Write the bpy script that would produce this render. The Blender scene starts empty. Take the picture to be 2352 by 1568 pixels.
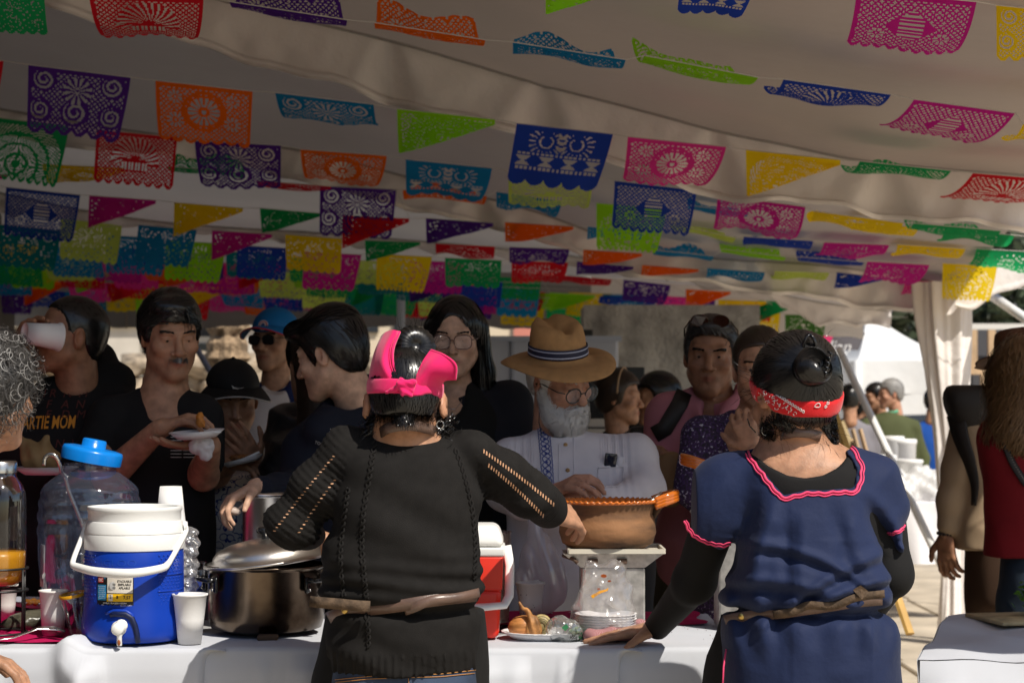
import bpy,bmesh,math,random
import numpy as np
from mathutils import Vector,Matrix
R = math.radians
random.seed(7); RNG = np.random.default_rng(7)
scene = bpy.context.scene
COL = scene.collection

# ---------------------------------------------------------------- camera, sky, sun, exposure
CAMZ = 1.42; F = 4573.0; CX = 1176.0; CY = 784.0     # photo measured on a 2352 x 1568 grid
PITCH = math.atan((927 - CY) / F)
cam_d = bpy.data.cameras.new('camera'); cam = bpy.data.objects.new('camera',cam_d); COL.objects.link(cam)
cam.location = (0,0,CAMZ); cam.rotation_euler = (math.pi / 2 + PITCH,0,0)
cam_d.sensor_width = 36.0; cam_d.lens = 36.0 * F / 2352.0
cam_d.clip_start = 0.1; cam_d.clip_end = 400
cam_d.dof.use_dof = True; cam_d.dof.focus_distance = 4.6; cam_d.dof.aperture_fstop = 7.0
scene.camera = cam

SUN = Vector((0.55,-0.62,1.0)).normalized()          # towards the sun
world = bpy.data.worlds.new('World'); scene.world = world; world.use_nodes = True
wn = world.node_tree; wn.nodes.clear()
wo = wn.nodes.new('ShaderNodeOutputWorld'); wb = wn.nodes.new('ShaderNodeBackground'); sky = wn.nodes.new('ShaderNodeTexSky')
sky.sky_type = 'NISHITA'; sky.sun_disc = False
sky.sun_elevation = math.asin(SUN.z); sky.sun_rotation = math.atan2(SUN.x,SUN.y)
wb.inputs['Strength'].default_value = 0.075
wn.links.new(sky.outputs[0],wb.inputs['Color']); wn.links.new(wb.outputs[0],wo.inputs['Surface'])
sun_d = bpy.data.lights.new('sun','SUN'); sun = bpy.data.objects.new('sun',sun_d); COL.objects.link(sun)
sun_d.energy = 3.6; sun_d.angle = R(0.53); sun_d.color = (1.0,0.94,0.84)
sun.location = (6,-8,12); sun.rotation_euler = (-SUN).to_track_quat('-Z','Y').to_euler()
scene.view_settings.view_transform = 'Standard'; scene.view_settings.look = 'None'
scene.view_settings.exposure = 0.5; scene.view_settings.gamma = 1.0
scene.view_settings.use_curve_mapping = False
scene.cycles.max_bounces = 8; scene.cycles.diffuse_bounces = 4; scene.cycles.transparent_max_bounces = 16
scene.cycles.transmission_bounces = 8; scene.cycles.caustics_reflective = False; scene.cycles.caustics_refractive = False

def W(u,v,y):
    """world point seen at (u, v) of the 2352-wide photo grid at depth y"""
    z = CAMZ + y * math.tan(PITCH + math.atan((CY - v) / F))
    d = y * math.cos(PITCH) + (z - CAMZ) * math.sin(PITCH)
    return Vector(((u - CX) / F * d,y,z))
def S(y): return y / F

# ---------------------------------------------------------------- materials
_mats = {}
def hexc(h):
    h = h.lstrip('#'); c = [int(h[i:i+2],16) / 255 for i in (0,2,4)]
    return tuple(x / 12.92 if x <= .04045 else ((x + .055) / 1.055) ** 2.4 for x in c)
def mat(name,col=(.5,.5,.5),rough=.6,metal=0.0,var=0.0,vscale=6.0,bump=0.0,bscale=60.0,bdist=.003,wave=None,
        transl=0.0,trans=0.0,ior=1.45,alpha=1.0,sss=0.0,spec=.5,coat=0.0,sheen=0.0,attr=None,col2=None,emit=None,aniso=0.0,detail=6.0,vstretch=None):
    m = bpy.data.materials.new(name); m.use_nodes = True
    nt = m.node_tree; N = nt.nodes; L = nt.links
    p = N['Principled BSDF']; out = N['Material Output']
    p.inputs['Roughness'].default_value = rough; p.inputs['Metallic'].default_value = metal
    p.inputs['Specular IOR Level'].default_value = spec; p.inputs['IOR'].default_value = ior
    p.inputs['Coat Weight'].default_value = coat; p.inputs['Sheen Weight'].default_value = sheen
    p.inputs['Transmission Weight'].default_value = trans; p.inputs['Alpha'].default_value = alpha
    if aniso: p.inputs['Anisotropic'].default_value = aniso
    if sss:
        p.inputs['Subsurface Weight'].default_value = sss; p.inputs['Subsurface Radius'].default_value = (.012,.005,.003)
        p.inputs['Subsurface Scale'].default_value = .6
    tc = N.new('ShaderNodeTexCoord'); c4 = (*col,1)
    src = None
    if var or col2:
        nz = N.new('ShaderNodeTexNoise'); nz.inputs['Scale'].default_value = vscale; nz.inputs['Detail'].default_value = detail
        if vstretch:
            mp = N.new('ShaderNodeMapping'); mp.inputs['Scale'].default_value = vstretch
            L.new(tc.outputs['Object'],mp.inputs[0]); L.new(mp.outputs[0],nz.inputs['Vector'])
        else: L.new(tc.outputs['Object'],nz.inputs['Vector'])
        rp = N.new('ShaderNodeValToRGB')
        a = tuple(x * (1 - var) for x in col); b = tuple(min(1,x * (1 + var)) for x in col)
        if col2: a,b = col,col2
        rp.color_ramp.elements[0].position = .34; rp.color_ramp.elements[1].position = .66
        rp.color_ramp.elements[0].color = (*a,1); rp.color_ramp.elements[1].color = (*b,1)
        L.new(nz.outputs['Fac'],rp.inputs[0]); src = rp.outputs[0]
    if attr:
        at = N.new('ShaderNodeAttribute'); at.attribute_name = attr
        mx = N.new('ShaderNodeMix'); mx.data_type = 'RGBA'; mx.blend_type = 'MULTIPLY'; mx.inputs[0].default_value = 1
        if src: L.new(src,mx.inputs[6])
        else: mx.inputs[6].default_value = c4
        L.new(at.outputs['Color'],mx.inputs[7]); src = mx.outputs[2]
    if src: L.new(src,p.inputs['Base Color'])
    else: p.inputs['Base Color'].default_value = c4
    if emit: p.inputs['Emission Color'].default_value = c4; p.inputs['Emission Strength'].default_value = emit
    hsrc = None
    if bump:
        nz = N.new('ShaderNodeTexNoise'); nz.inputs['Scale'].default_value = bscale; nz.inputs['Detail'].default_value = 5
        L.new(tc.outputs['Object'],nz.inputs['Vector']); hsrc = nz.outputs['Fac']
    if wave:       # (scale, direction vector, distortion, weight)
        mp = N.new('ShaderNodeMapping'); mp.inputs['Scale'].default_value = wave[1]
        wv = N.new('ShaderNodeTexWave'); wv.inputs['Scale'].default_value = wave[0]; wv.inputs['Distortion'].default_value = wave[2]
        wv.inputs['Detail'].default_value = 2; wv.bands_direction = 'DIAGONAL'
        L.new(tc.outputs['Object'],mp.inputs[0]); L.new(mp.outputs[0],wv.inputs['Vector'])
        if hsrc:
            ma = N.new('ShaderNodeMath'); ma.operation = 'MULTIPLY_ADD'; ma.inputs[1].default_value = wave[3]
            L.new(wv.outputs['Fac'],ma.inputs[0]); L.new(hsrc,ma.inputs[2]); hsrc = ma.outputs[0]
        else: hsrc = wv.outputs['Fac']
    if hsrc:
        bp = N.new('ShaderNodeBump'); bp.inputs['Strength'].default_value = bump or .5; bp.inputs['Distance'].default_value = bdist
        L.new(hsrc,bp.inputs['Height']); L.new(bp.outputs[0],p.inputs['Normal'])
    if transl:
        t = N.new('ShaderNodeBsdfTranslucent'); mx = N.new('ShaderNodeMixShader'); mx.inputs[0].default_value = transl
        if src: L.new(src,t.inputs['Color'])
        else: t.inputs['Color'].default_value = c4
        L.new(p.outputs[0],mx.inputs[1]); L.new(t.outputs[0],mx.inputs[2]); L.new(mx.outputs[0],out.inputs['Surface'])
    return m
def M(name,*a,**k):
    if name not in _mats: _mats[name] = mat(name,*a,**k)
    return _mats[name]

# ---------------------------------------------------------------- objects
def props(o,label=None,cat=None,group=None,kind=None):
    for k,v in (('label',label),('category',cat),('group',group),('kind',kind)):
        if v: o[k] = v
    return o
def thing(name,label,cat,loc=(0,0,0),group=None):
    o = bpy.data.objects.new(name,None); COL.objects.link(o); o.location = loc; o.empty_display_size = .05
    return props(o,label,cat,group)
def rootloc(parent):
    v = Vector((0,0,0))
    while parent is not None: v += parent.location; parent = parent.parent
    return v
def mesh_data(name,V,Fc,mats,smooth=True,fm=None):
    me = bpy.data.meshes.new(name)
    V = np.asarray(V,dtype=np.float32).reshape(-1,3)
    if isinstance(Fc,np.ndarray):
        n,k = Fc.shape
        me.vertices.add(len(V)); me.vertices.foreach_set('co',V.ravel())
        me.loops.add(n * k); me.loops.foreach_set('vertex_index',Fc.astype(np.int32).ravel())
        me.polygons.add(n); me.polygons.foreach_set('loop_start',np.arange(0,n * k,k,dtype=np.int32))
        me.polygons.foreach_set('loop_total',np.full(n,k,dtype=np.int32))
        me.update(calc_edges=True)
    else:
        me.from_pydata(V.tolist(),[],Fc); me.update()
    if not isinstance(mats,(list,tuple)): mats = [mats]
    for m in mats: me.materials.append(m)
    me.polygons.foreach_set('use_smooth',np.full(len(me.polygons),smooth,dtype=bool))
    if fm is not None: me.polygons.foreach_set('material_index',np.asarray(fm,dtype=np.int32))
    return me
def obj(name,V,Fc,mats,parent=None,smooth=True,fm=None,colors=None,label=None,cat=None,group=None,kind=None):
    """a mesh given in WORLD coordinates; kept local to its parent"""
    V = np.asarray(V,dtype=np.float64).reshape(-1,3)
    if parent is not None: V = V - np.array(rootloc(parent))
    me = mesh_data(name,V,Fc,mats,smooth,fm)
    if colors is not None:
        ca = me.color_attributes.new('tint','FLOAT_COLOR','POINT')
        c = np.ones((len(V),4),dtype=np.float32); c[:,:3] = colors; ca.data.foreach_set('color',c.ravel())
    o = bpy.data.objects.new(name,me); COL.objects.link(o)
    if parent is not None: o.parent = parent
    return props(o,label,cat,group,kind)

class MB:
    """collects simple shapes into one mesh"""
    def __init__(s): s.V = []; s.F = []; s.n = 0; s.fm = []; s.mi = 0
    def add(s,V,Fc):
        V = np.asarray(V,float).reshape(-1,3); s.V.append(V)
        s.F += [tuple(int(i) + s.n for i in f) for f in Fc]; s.fm += [s.mi] * len(Fc); s.n += len(V); return s
    def box(s,c,size,rot=None):
        c = np.array(c,float); h = np.array(size,float) / 2
        P = np.array([[x,y,z] for x in (-1,1) for y in (-1,1) for z in (-1,1)]) * h
        if rot is not None: P = P @ np.array(rot).T
        return s.add(P + c,[(0,1,3,2),(4,6,7,5),(0,4,5,1),(2,3,7,6),(0,2,6,4),(1,5,7,3)])
    def rbox(s,c,size,r=.01,seg=2,rot=None):
        bm = bmesh.new(); bmesh.ops.create_cube(bm,size=1); bmesh.ops.scale(bm,vec=size,verts=bm.verts)
        bmesh.ops.bevel(bm,geom=list(bm.edges),offset=r,segments=seg,affect='EDGES',profile=.5)
        V = np.array([v.co for v in bm.verts]); bm.verts.index_update()
        Fs = [[v.index for v in f.verts] for f in bm.faces]; bm.free()
        if rot is not None: V = V @ np.array(rot).T
        return s.add(V + np.array(c),Fs)
    def lathe(s,prof,c=(0,0,0),n=40,rot=None,fn=None,cap0=False,cap1=False,arc=None):
        """prof: list of (r, z); fn(ang, r, z) -> (r, z) may warp"""
        th = np.linspace(0,2 * math.pi,n,endpoint=False); V = []
        for r,z in prof:
            for a in th:
                rr,zz = (r,z) if fn is None else fn(a,r,z)
                V.append((rr * math.cos(a),rr * math.sin(a),zz))
        V = np.array(V)
        if rot is not None: V = V @ np.array(rot).T
        Fs = [(i * n + j,i * n + (j + 1) % n,(i + 1) * n + (j + 1) % n,(i + 1) * n + j) for i in range(len(prof) - 1) for j in range(n)]
        if cap0: Fs.append(tuple(range(n))[::-1])
        if cap1: Fs.append(tuple((len(prof) - 1) * n + j for j in range(n)))
        return s.add(V + np.array(c),Fs)
    def tube(s,pts,r,n=8,closed=False,flat=None,up=None):
        """tube along pts; r scalar or list; flat=(w,h) gives a strap cross-section"""
        P = np.array([tuple(p) for p in pts],float); m = len(P)
        rr = np.full(m,r) if np.isscalar(r) else np.array(r,float)
        T = np.empty_like(P)
        if closed: T[:] = np.roll(P,-1,0) - np.roll(P,1,0)
        else: T[1:-1] = P[2:] - P[:-2]; T[0] = P[1] - P[0]; T[-1] = P[-1] - P[-2]
        T /= np.linalg.norm(T,axis=1)[:,None] + 1e-12
        a = np.array(up,float) if up is not None else (np.array([0,0,1.]) if abs(T[0][2]) < .9 else np.array([1.,0,0]))
        V = []
        for i in range(m):
            a = a - T[i] * a.dot(T[i]); a /= np.linalg.norm(a) + 1e-12
            b = np.cross(T[i],a)
            for k in range(n):
                t = 2 * math.pi * (k + .5) / n
                ca,sa = math.cos(t),math.sin(t)
                if flat:
                    q = max(abs(ca),abs(sa)); V.append(P[i] + a * (ca / q) * flat[1] * rr[i] + b * (sa / q) * flat[0] * rr[i])
                else: V.append(P[i] + (a * ca + b * sa) * rr[i])
        Fs = []
        for i in range(m if closed else m - 1):
            j = (i + 1) % m
            for k in range(n):
                k2 = (k + 1) % n; Fs.append((i * n + k,i * n + k2,j * n + k2,j * n + k))
        if not closed: Fs.append(tuple(range(n))[::-1]); Fs.append(tuple((m - 1) * n + k for k in range(n)))
        return s.add(V,Fs)
    def ball(s,c,r,n=12,rot=None):
        r = np.full(3,r) if np.isscalar(r) else np.array(r,float); V = []; m = n // 2
        for i in range(m + 1):
            p = math.pi * i / m
            for j in range(n):
                t = 2 * math.pi * j / n; V.append((math.sin(p) * math.cos(t),math.sin(p) * math.sin(t),math.cos(p)))
        V = np.array(V) * r
        if rot is not None: V = V @ np.array(rot).T
        return s.add(V + np.array(c),[(i * n + j,(i + 1) * n + j,(i + 1) * n + (j + 1) % n,i * n + (j + 1) % n) for i in range(m) for j in range(n)])
    def grid(s,P,flip=False):
        """P: (a, b, 3) array"""
        a,b = P.shape[:2]
        Fs = [(i * b + j,i * b + j + 1,(i + 1) * b + j + 1,(i + 1) * b + j) for i in range(a - 1) for j in range(b - 1)]
        if flip: Fs = [f[::-1] for f in Fs]
        return s.add(P.reshape(-1,3),Fs)
    def poly(s,pts): return s.add(pts,[tuple(range(len(pts)))])
    def prism(s,pts,d):
        P = np.array([tuple(p) for p in pts],float); n = len(P); d = np.array(d,float)
        return s.add(np.vstack([P,P + d]),[tuple(range(n))[::-1],tuple(range(n,2 * n))] + [(i,(i + 1) % n,n + (i + 1) % n,n + i) for i in range(n)])
    def build(s,name,m,parent=None,smooth=True,**k):
        V = np.vstack(s.V)
        return obj(name,V,s.F,m,parent,smooth,fm=s.fm if isinstance(m,(list,tuple)) else None,**k)
def autosmooth(o,deg=40):
    me = o.data
    try: me.set_sharp_from_angle(angle=R(deg))
    except Exception: pass
    return o
def rotm(rx=0,ry=0,rz=0): return np.array(Matrix.Rotation(R(rz),3,'Z') @ Matrix.Rotation(R(ry),3,'Y') @ Matrix.Rotation(R(rx),3,'X'))
def tnoise(x,y,seed=0,oct=3):
    """cheap smooth noise from sines, about -1..1"""
    r = np.random.default_rng(seed); v = 0; a = 1; tot = 0
    for k in range(oct):
        f = 2.0 ** k
        for j in range(3):
            t = r.uniform(0,6.28); v = v + a * np.sin(f * (x * math.cos(t) + y * math.sin(t)) * r.uniform(.8,1.3) + r.uniform(0,6.28)); tot += a * .6
        a *= .55
    return v / tot
def text_mesh(name,s,size,origin,xdir,ydir,m,parent,extrude=.0006,align='CENTER',bold=0.0,shear=0.0,xscale=1.0,project=None,**k):
    cu = bpy.data.curves.new(name,'FONT'); cu.body = s; cu.size = size; cu.align_x = align; cu.align_y = 'CENTER'
    cu.extrude = 0 if project else extrude; cu.offset = bold; cu.shear = shear; cu.resolution_u = 3
    to = bpy.data.objects.new('tmp_text',cu); COL.objects.link(to)
    bpy.context.view_layer.update()
    me = to.evaluated_get(bpy.context.evaluated_depsgraph_get()).to_mesh()
    me.calc_loop_triangles(); V = np.array([v.co[:] for v in me.vertices]).reshape(-1,3); Fs = [list(p.vertices) for p in me.loop_triangles]
    to.to_mesh_clear() if hasattr(to,'to_mesh_clear') else None
    bpy.data.objects.remove(to); bpy.data.curves.remove(cu)
    if not len(V): return None
    x = Vector(xdir).normalized(); y = Vector(ydir).normalized(); n = x.cross(y)
    P = np.array(origin)[None] + V[:,:1] * xscale * np.array(x) + V[:,1:2] * np.array(y) + V[:,2:3] * np.array(n)
    if project: P = project(P)
    return obj(name,P,Fs,m,parent,smooth=False,**k)

# ---------------------------------------------------------------- implicit surfaces (for bodies, hair and clothes)
class Vol:
    def __init__(s,lo,hi,h):
        s.lo = np.array(lo,float); s.h = h
        s.n = np.maximum(3,np.ceil((np.array(hi,float) - s.lo) / h).astype(int) + 1)
        s.F = np.full(s.n,.25,dtype=np.float32)
        s.ax = [(s.lo[i] + np.arange(s.n[i]) * h).astype(np.float32) for i in range(3)]
    def block(s,lo,hi,mg):
        a = np.clip(np.floor((np.array(lo) - mg - s.lo) / s.h).astype(int),0,s.n)
        b = np.clip(np.ceil((np.array(hi) + mg - s.lo) / s.h).astype(int) + 1,0,s.n)
        if np.any(b <= a): return None
        sl = tuple(slice(a[i],b[i]) for i in range(3))
        return sl,s.ax[0][sl[0]][:,None,None],s.ax[1][sl[1]][None,:,None],s.ax[2][sl[2]][None,None,:]
    def comb(s,sl,d,k,op):
        f = s.F[sl]
        if op == 'u':
            if k > 0:
                h = np.clip(.5 + .5 * (f - d) / k,0,1); s.F[sl] = f * (1 - h) + d * h - k * h * (1 - h)
            else: s.F[sl] = np.minimum(f,d)
        elif op == 'sub':
            d = -d
            if k > 0:
                h = np.clip(.5 - .5 * (f - d) / k,0,1); s.F[sl] = f * (1 - h) + d * h + k * h * (1 - h)
            else: s.F[sl] = np.maximum(f,d)
    def cap(s,a,b,ra,rb=None,k=0.0,op='u',flat=None):
        """tapered capsule; flat=(axis, factor): squash along a unit axis (factor>1 = thinner)"""
        rb = ra if rb is None else rb; a = np.array(a,float); b = np.array(b,float); r = max(ra,rb)
        bl = s.block(np.minimum(a,b) - r,np.maximum(a,b) + r,k + 3 * s.h)
        if bl is None: return s
        sl,X,Y,Z = bl; px,py,pz = X - a[0],Y - a[1],Z - a[2]; ba = b - a; L2 = max(ba.dot(ba),1e-12)
        h = np.clip((px * ba[0] + py * ba[1] + pz * ba[2]) / L2,0,1)
        qx,qy,qz = px - h * ba[0],py - h * ba[1],pz - h * ba[2]
        if flat:
            n = flat[0]; q = (qx * n[0] + qy * n[1] + qz * n[2]) * (flat[1] - 1)
            qx,qy,qz = qx + q * n[0],qy + q * n[1],qz + q * n[2]
        s.comb(sl,(np.sqrt(qx * qx + qy * qy + qz * qz) - (ra + (rb - ra) * h)).astype(np.float32),k,op); return s
    def ell(s,c,r,Rm=None,k=0.0,op='u'):
        c = np.array(c,float); r = np.array(r,float); Rm = np.eye(3) if Rm is None else np.array(Rm)
        ext = np.sqrt(((Rm * r[None,:]) ** 2).sum(1))
        bl = s.block(c - ext,c + ext,k + 3 * s.h)
        if bl is None: return s
        sl,X,Y,Z = bl; px,py,pz = X - c[0],Y - c[1],Z - c[2]
        lx = px * Rm[0,0] + py * Rm[1,0] + pz * Rm[2,0]; ly = px * Rm[0,1] + py * Rm[1,1] + pz * Rm[2,1]; lz = px * Rm[0,2] + py * Rm[1,2] + pz * Rm[2,2]
        k0 = np.sqrt((lx / r[0]) ** 2 + (ly / r[1]) ** 2 + (lz / r[2]) ** 2)
        k1 = np.sqrt((lx / r[0] ** 2) ** 2 + (ly / r[1] ** 2) ** 2 + (lz / r[2] ** 2) ** 2) + 1e-9
        s.comb(sl,(k0 * (k0 - 1) / k1).astype(np.float32),k,op); return s
    def loft(s,secs,k=0.0,op='u',p=2.3,yaw=0.0):
        """vertical stack of cross-sections (z, cx, cy, rx, ry), smooth in z"""
        A = np.array(sorted(secs),float); mx = A[:,3:5].max(1)
        lo = [(A[:,1] - mx).min(),(A[:,2] - mx).min(),A[0,0]]; hi = [(A[:,1] + mx).max(),(A[:,2] + mx).max(),A[-1,0]]
        bl = s.block(lo,hi,k + 3 * s.h)
        if bl is None: return s
        sl,X,Y,Z = bl; z = Z.ravel()
        t = [smooth_interp(z,A[:,0],A[:,i])[None,None,:] for i in range(1,5)]
        cy,sy = math.cos(yaw),math.sin(yaw); dx,dy = X - t[0],Y - t[1]
        lx,ly = dx * cy + dy * sy,-dx * sy + dy * cy
        q = (np.abs(lx / t[2]) ** p + np.abs(ly / t[3]) ** p) ** (1 / p)
        d = (q - 1) * np.minimum(t[2],t[3]) ** .5 * np.maximum(t[2],t[3]) ** .5 * .8
        d = np.maximum(d,np.maximum(A[0,0] - Z,Z - A[-1,0]))
        s.comb(sl,d.astype(np.float32),k,op); return s
    def disp(s,fn,band=.07):
        I = np.nonzero(np.abs(s.F) < band)
        x,y,z = s.ax[0][I[0]],s.ax[1][I[1]],s.ax[2][I[2]]
        s.F[I] += fn(x,y,z).astype(np.float32); return s
    def cut(s,fn):
        """remove where fn(x,y,z) < 0 ... keeps F = max(F, -fn)"""
        X,Y,Z = s.ax[0][:,None,None],s.ax[1][None,:,None],s.ax[2][None,None,:]
        s.F = np.maximum(s.F,(-fn(X,Y,Z)).astype(np.float32) + 0 * s.F); return s
    def sample(s,P):
        """trilinear field values and gradients at points"""
        q = (P - s.lo) / s.h; q = np.clip(q,0,s.n - 1.001); i = q.astype(int); f = q - i
        def g(a,b,c): return s.F[i[:,0] + a,i[:,1] + b,i[:,2] + c]
        fx,fy,fz = f.T; v = {}
        for a in (0,1):
            for b in (0,1):
                for c in (0,1): v[a,b,c] = g(a,b,c)
        def lerp(d,fy_,fz_): return (v[d,0,0] * (1 - fy_) + v[d,1,0] * fy_) * (1 - fz_) + (v[d,0,1] * (1 - fy_) + v[d,1,1] * fy_) * fz_
        x0,x1 = lerp(0,fy,fz),lerp(1,fy,fz); val = x0 * (1 - fx) + x1 * fx
        gx = x1 - x0
        gy = ((v[0,1,0] - v[0,0,0]) * (1 - fx) + (v[1,1,0] - v[1,0,0]) * fx) * (1 - fz) + ((v[0,1,1] - v[0,0,1]) * (1 - fx) + (v[1,1,1] - v[1,0,1]) * fx) * fz
        gz = ((v[0,0,1] - v[0,0,0]) * (1 - fx) + (v[1,0,1] - v[1,0,0]) * fx) * (1 - fy) + ((v[0,1,1] - v[0,1,0]) * (1 - fx) + (v[1,1,1] - v[1,1,0]) * fx) * fy
        G = np.stack([gx,gy,gz],1); G /= np.linalg.norm(G,axis=1)[:,None] + 1e-9
        return val,G
    def mesh(s):
        """surface nets -> (verts, quads)"""
        Fd = s.F.copy(); Fd[0] = Fd[-1] = .1; Fd[:,0] = Fd[:,-1] = .1; Fd[:,:,0] = Fd[:,:,-1] = .1
        ins = Fd < 0
        nx,ny,nz = Fd.shape; c = np.zeros((nx - 1,ny - 1,nz - 1),dtype=np.int8)
        for a in (0,1):
            for b in (0,1):
                for d in (0,1): c += ins[a:nx - 1 + a,b:ny - 1 + b,d:nz - 1 + d]
        I = np.nonzero((c > 0) & (c < 8)); n = len(I[0])
        if n == 0: return np.zeros((0,3)),np.zeros((0,4),int)
        idx = np.full(c.shape,-1,dtype=np.int64); idx[I] = np.arange(n)
        acc = np.zeros((n,3)); cnt = np.zeros(n); corner = {}
        for a in (0,1):
            for b in (0,1):
                for d in (0,1): corner[a,b,d] = Fd[I[0] + a,I[1] + b,I[2] + d]
        for ca in corner:
            for ax in range(3):
                if ca[ax] == 0:
                    cb = list(ca); cb[ax] = 1; cb = tuple(cb); f0,f1 = corner[ca],corner[cb]
                    mk = (f0 < 0) != (f1 < 0); t = np.where(mk,f0 / np.where(mk,f0 - f1,1),0)
                    p = np.tile(np.array(ca,float),(n,1)); p[:,ax] = t
                    acc[mk] += p[mk]; cnt[mk] += 1
        V = (np.stack(I,1) + acc / cnt[:,None]) * s.h + s.lo
        Q = []
        for ax in range(3):
            o1,o2 = (ax + 1) % 3,(ax + 2) % 3
            sl0 = [slice(None)] * 3; sl1 = [slice(None)] * 3; sl0[ax] = slice(0,-1); sl1[ax] = slice(1,None)
            ch = ins[tuple(sl0)] != ins[tuple(sl1)]
            E = np.stack(np.nonzero(ch),1)
            ok = (E[:,o1] > 0) & (E[:,o2] > 0) & (E[:,o1] < Fd.shape[o1] - 1) & (E[:,o2] < Fd.shape[o2] - 1); E = E[ok]
            flip = ins[tuple(sl0)][tuple(E.T)]
            def cell(d1,d2):
                e = E.copy(); e[:,o1] += d1; e[:,o2] += d2; return idx[tuple(e.T)]
            q = np.stack([cell(-1,-1),cell(0,-1),cell(0,0),cell(-1,0)],1)
            q[~flip] = q[~flip][:,::-1]; Q.append(q)
        Q = np.vstack(Q); Q = Q[(Q >= 0).all(1)]
        return V,Q
def smooth_interp(x,xp,fp):
    """monotone cubic (Hermite) interpolation"""
    xp = np.asarray(xp,float); fp = np.asarray(fp,float)
    if len(xp) < 3: return np.interp(x,xp,fp)
    d = np.diff(fp) / np.maximum(np.diff(xp),1e-9); m = np.zeros(len(xp)); m[1:-1] = (d[1:] + d[:-1]) / 2; m[0],m[-1] = d[0],d[-1]
    i = np.clip(np.searchsorted(xp,x) - 1,0,len(xp) - 2); h = xp[i + 1] - xp[i]; t = np.clip((x - xp[i]) / h,0,1)
    return (2 * t**3 - 3 * t**2 + 1) * fp[i] + (t**3 - 2 * t**2 + t) * h * m[i] + (-2 * t**3 + 3 * t**2) * fp[i + 1] + (t**3 - t**2) * h * m[i + 1]
# ================================================================ ground
m_ground = M('ground_concrete',(.50,.43,.33),.9,var=.18,vscale=1.3,bump=.5,bscale=40,bdist=.004)
m_slab = M('paving_slab',(.50,.425,.325),.88,var=.2,vscale=2.2,bump=.6,bscale=55,bdist=.003)
b = MB(); b.grid(np.array([[(x,y,-.03) for x in np.linspace(-150,150,7)] for y in np.linspace(-60,260,7)]),flip=False)
ground = b.build('ground',m_ground,None,False); ground['kind'] = 'structure'
rr = random.Random(3)
bm_cache = {}
for iy in range(14):
    for ix in range(8):
        x0,y0 = -.6 + ix * .86 + (.12 * iy) % .86 * .25,4.2 + iy * 1.15
        key = (ix + iy) % 4
        if key not in bm_cache:
            bb = MB().rbox((0,0,0),(.845,1.13,.05),.008,1); V = np.vstack(bb.V)
            bm_cache[key] = mesh_data('paving_slab',V,bb.F,m_slab,False)
        o = bpy.data.objects.new('paving_slab',bm_cache[key]); COL.objects.link(o); o.parent = ground
        o.location = (x0 + .43,y0 + .57,-.025 + rr.uniform(-.003,.003)); o.rotation_euler = (rr.uniform(-.003,.003),rr.uniform(-.003,.003),0)

# ================================================================ the market tents (canvas roofs)
m_canvas = M('shade_toned_canvas',(.42,.345,.295),.75,var=.07,vscale=.8,bump=.25,bscale=5,bdist=.02,transl=.07)  # white roof cloth, colour lowered and warmed to paint in its shade
m_canvas2 = M('shade_grey_canvas',(.38,.335,.32),.75,var=.05,vscale=1.0,bump=.25,bscale=5,bdist=.02,transl=.06)  # same white cloth, greyed for the deeper shade of the middle roof
m_canvas3 = M('pale_lit_canvas',(.52,.475,.455),.75,var=.05,vscale=1.0,bump=.25,bscale=5,bdist=.02,transl=.10)  # same white cloth, paler to paint the light reaching the rear roof
m_valance = M('valance_canvas',(.88,.82,.78),.7,var=.03,vscale=2.0,bump=.4,bscale=14,bdist=.02,transl=.08)  # same white cloth, palest, standing in for front light on the valances
m_pole = M('white_steel',(.78,.77,.75),.35,bump=.15,bscale=30,bdist=.002)
V1T = np.array([(-3.6,3.78),(-2.03,3.40),(-1.22,3.16),(-.80,3.06),(-.51,2.99),(.14,2.80),(.53,2.70),(.90,2.60),(1.19,2.54),(1.48,2.48),(2.21,2.41),(2.5,2.39)])
def xz(pts,y): return np.array([(W(u,v,y).x,W(u,v,y).z) for u,v in pts])
V1B = np.vstack([[(-3.6,3.52)],xz([(-240,-70),(99,16),(202,44),(423,99),(574,141),(753,193),(950,251),(1176,312),(1411,376),(1613,442),(1844,468),(2004,489),(2352,536)],8.6),[(2.5,2.12)]])
V2T = np.vstack([[(-3.9,3.35)],xz([(190,283),(430,318),(690,345),(897,396),(1076,443),(1231,486),(1472,570),(1631,592),(1866,607),(2045,628),(2164,650),(2215,655)],12),])
V2B = np.vstack([[(-3.9,3.2)],xz([(190,343),(430,360),(690,415),(897,471),(1076,511),(1231,548),(1340,590),(1472,635),(1631,655),(1866,686),(2045,711),(2164,718),(2215,712)],12)])
V3T = np.vstack([[(-4.6,3.2)],xz([(300,500),(800,540),(1200,575),(1600,630),(1863,690),(2046,715)],15.5)])
V3B = np.vstack([[(-4.6,3.0)],xz([(300,520),(800,560),(1200,598),(1600,655),(1780,690),(1863,735),(2046,748)],15.5)])
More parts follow.
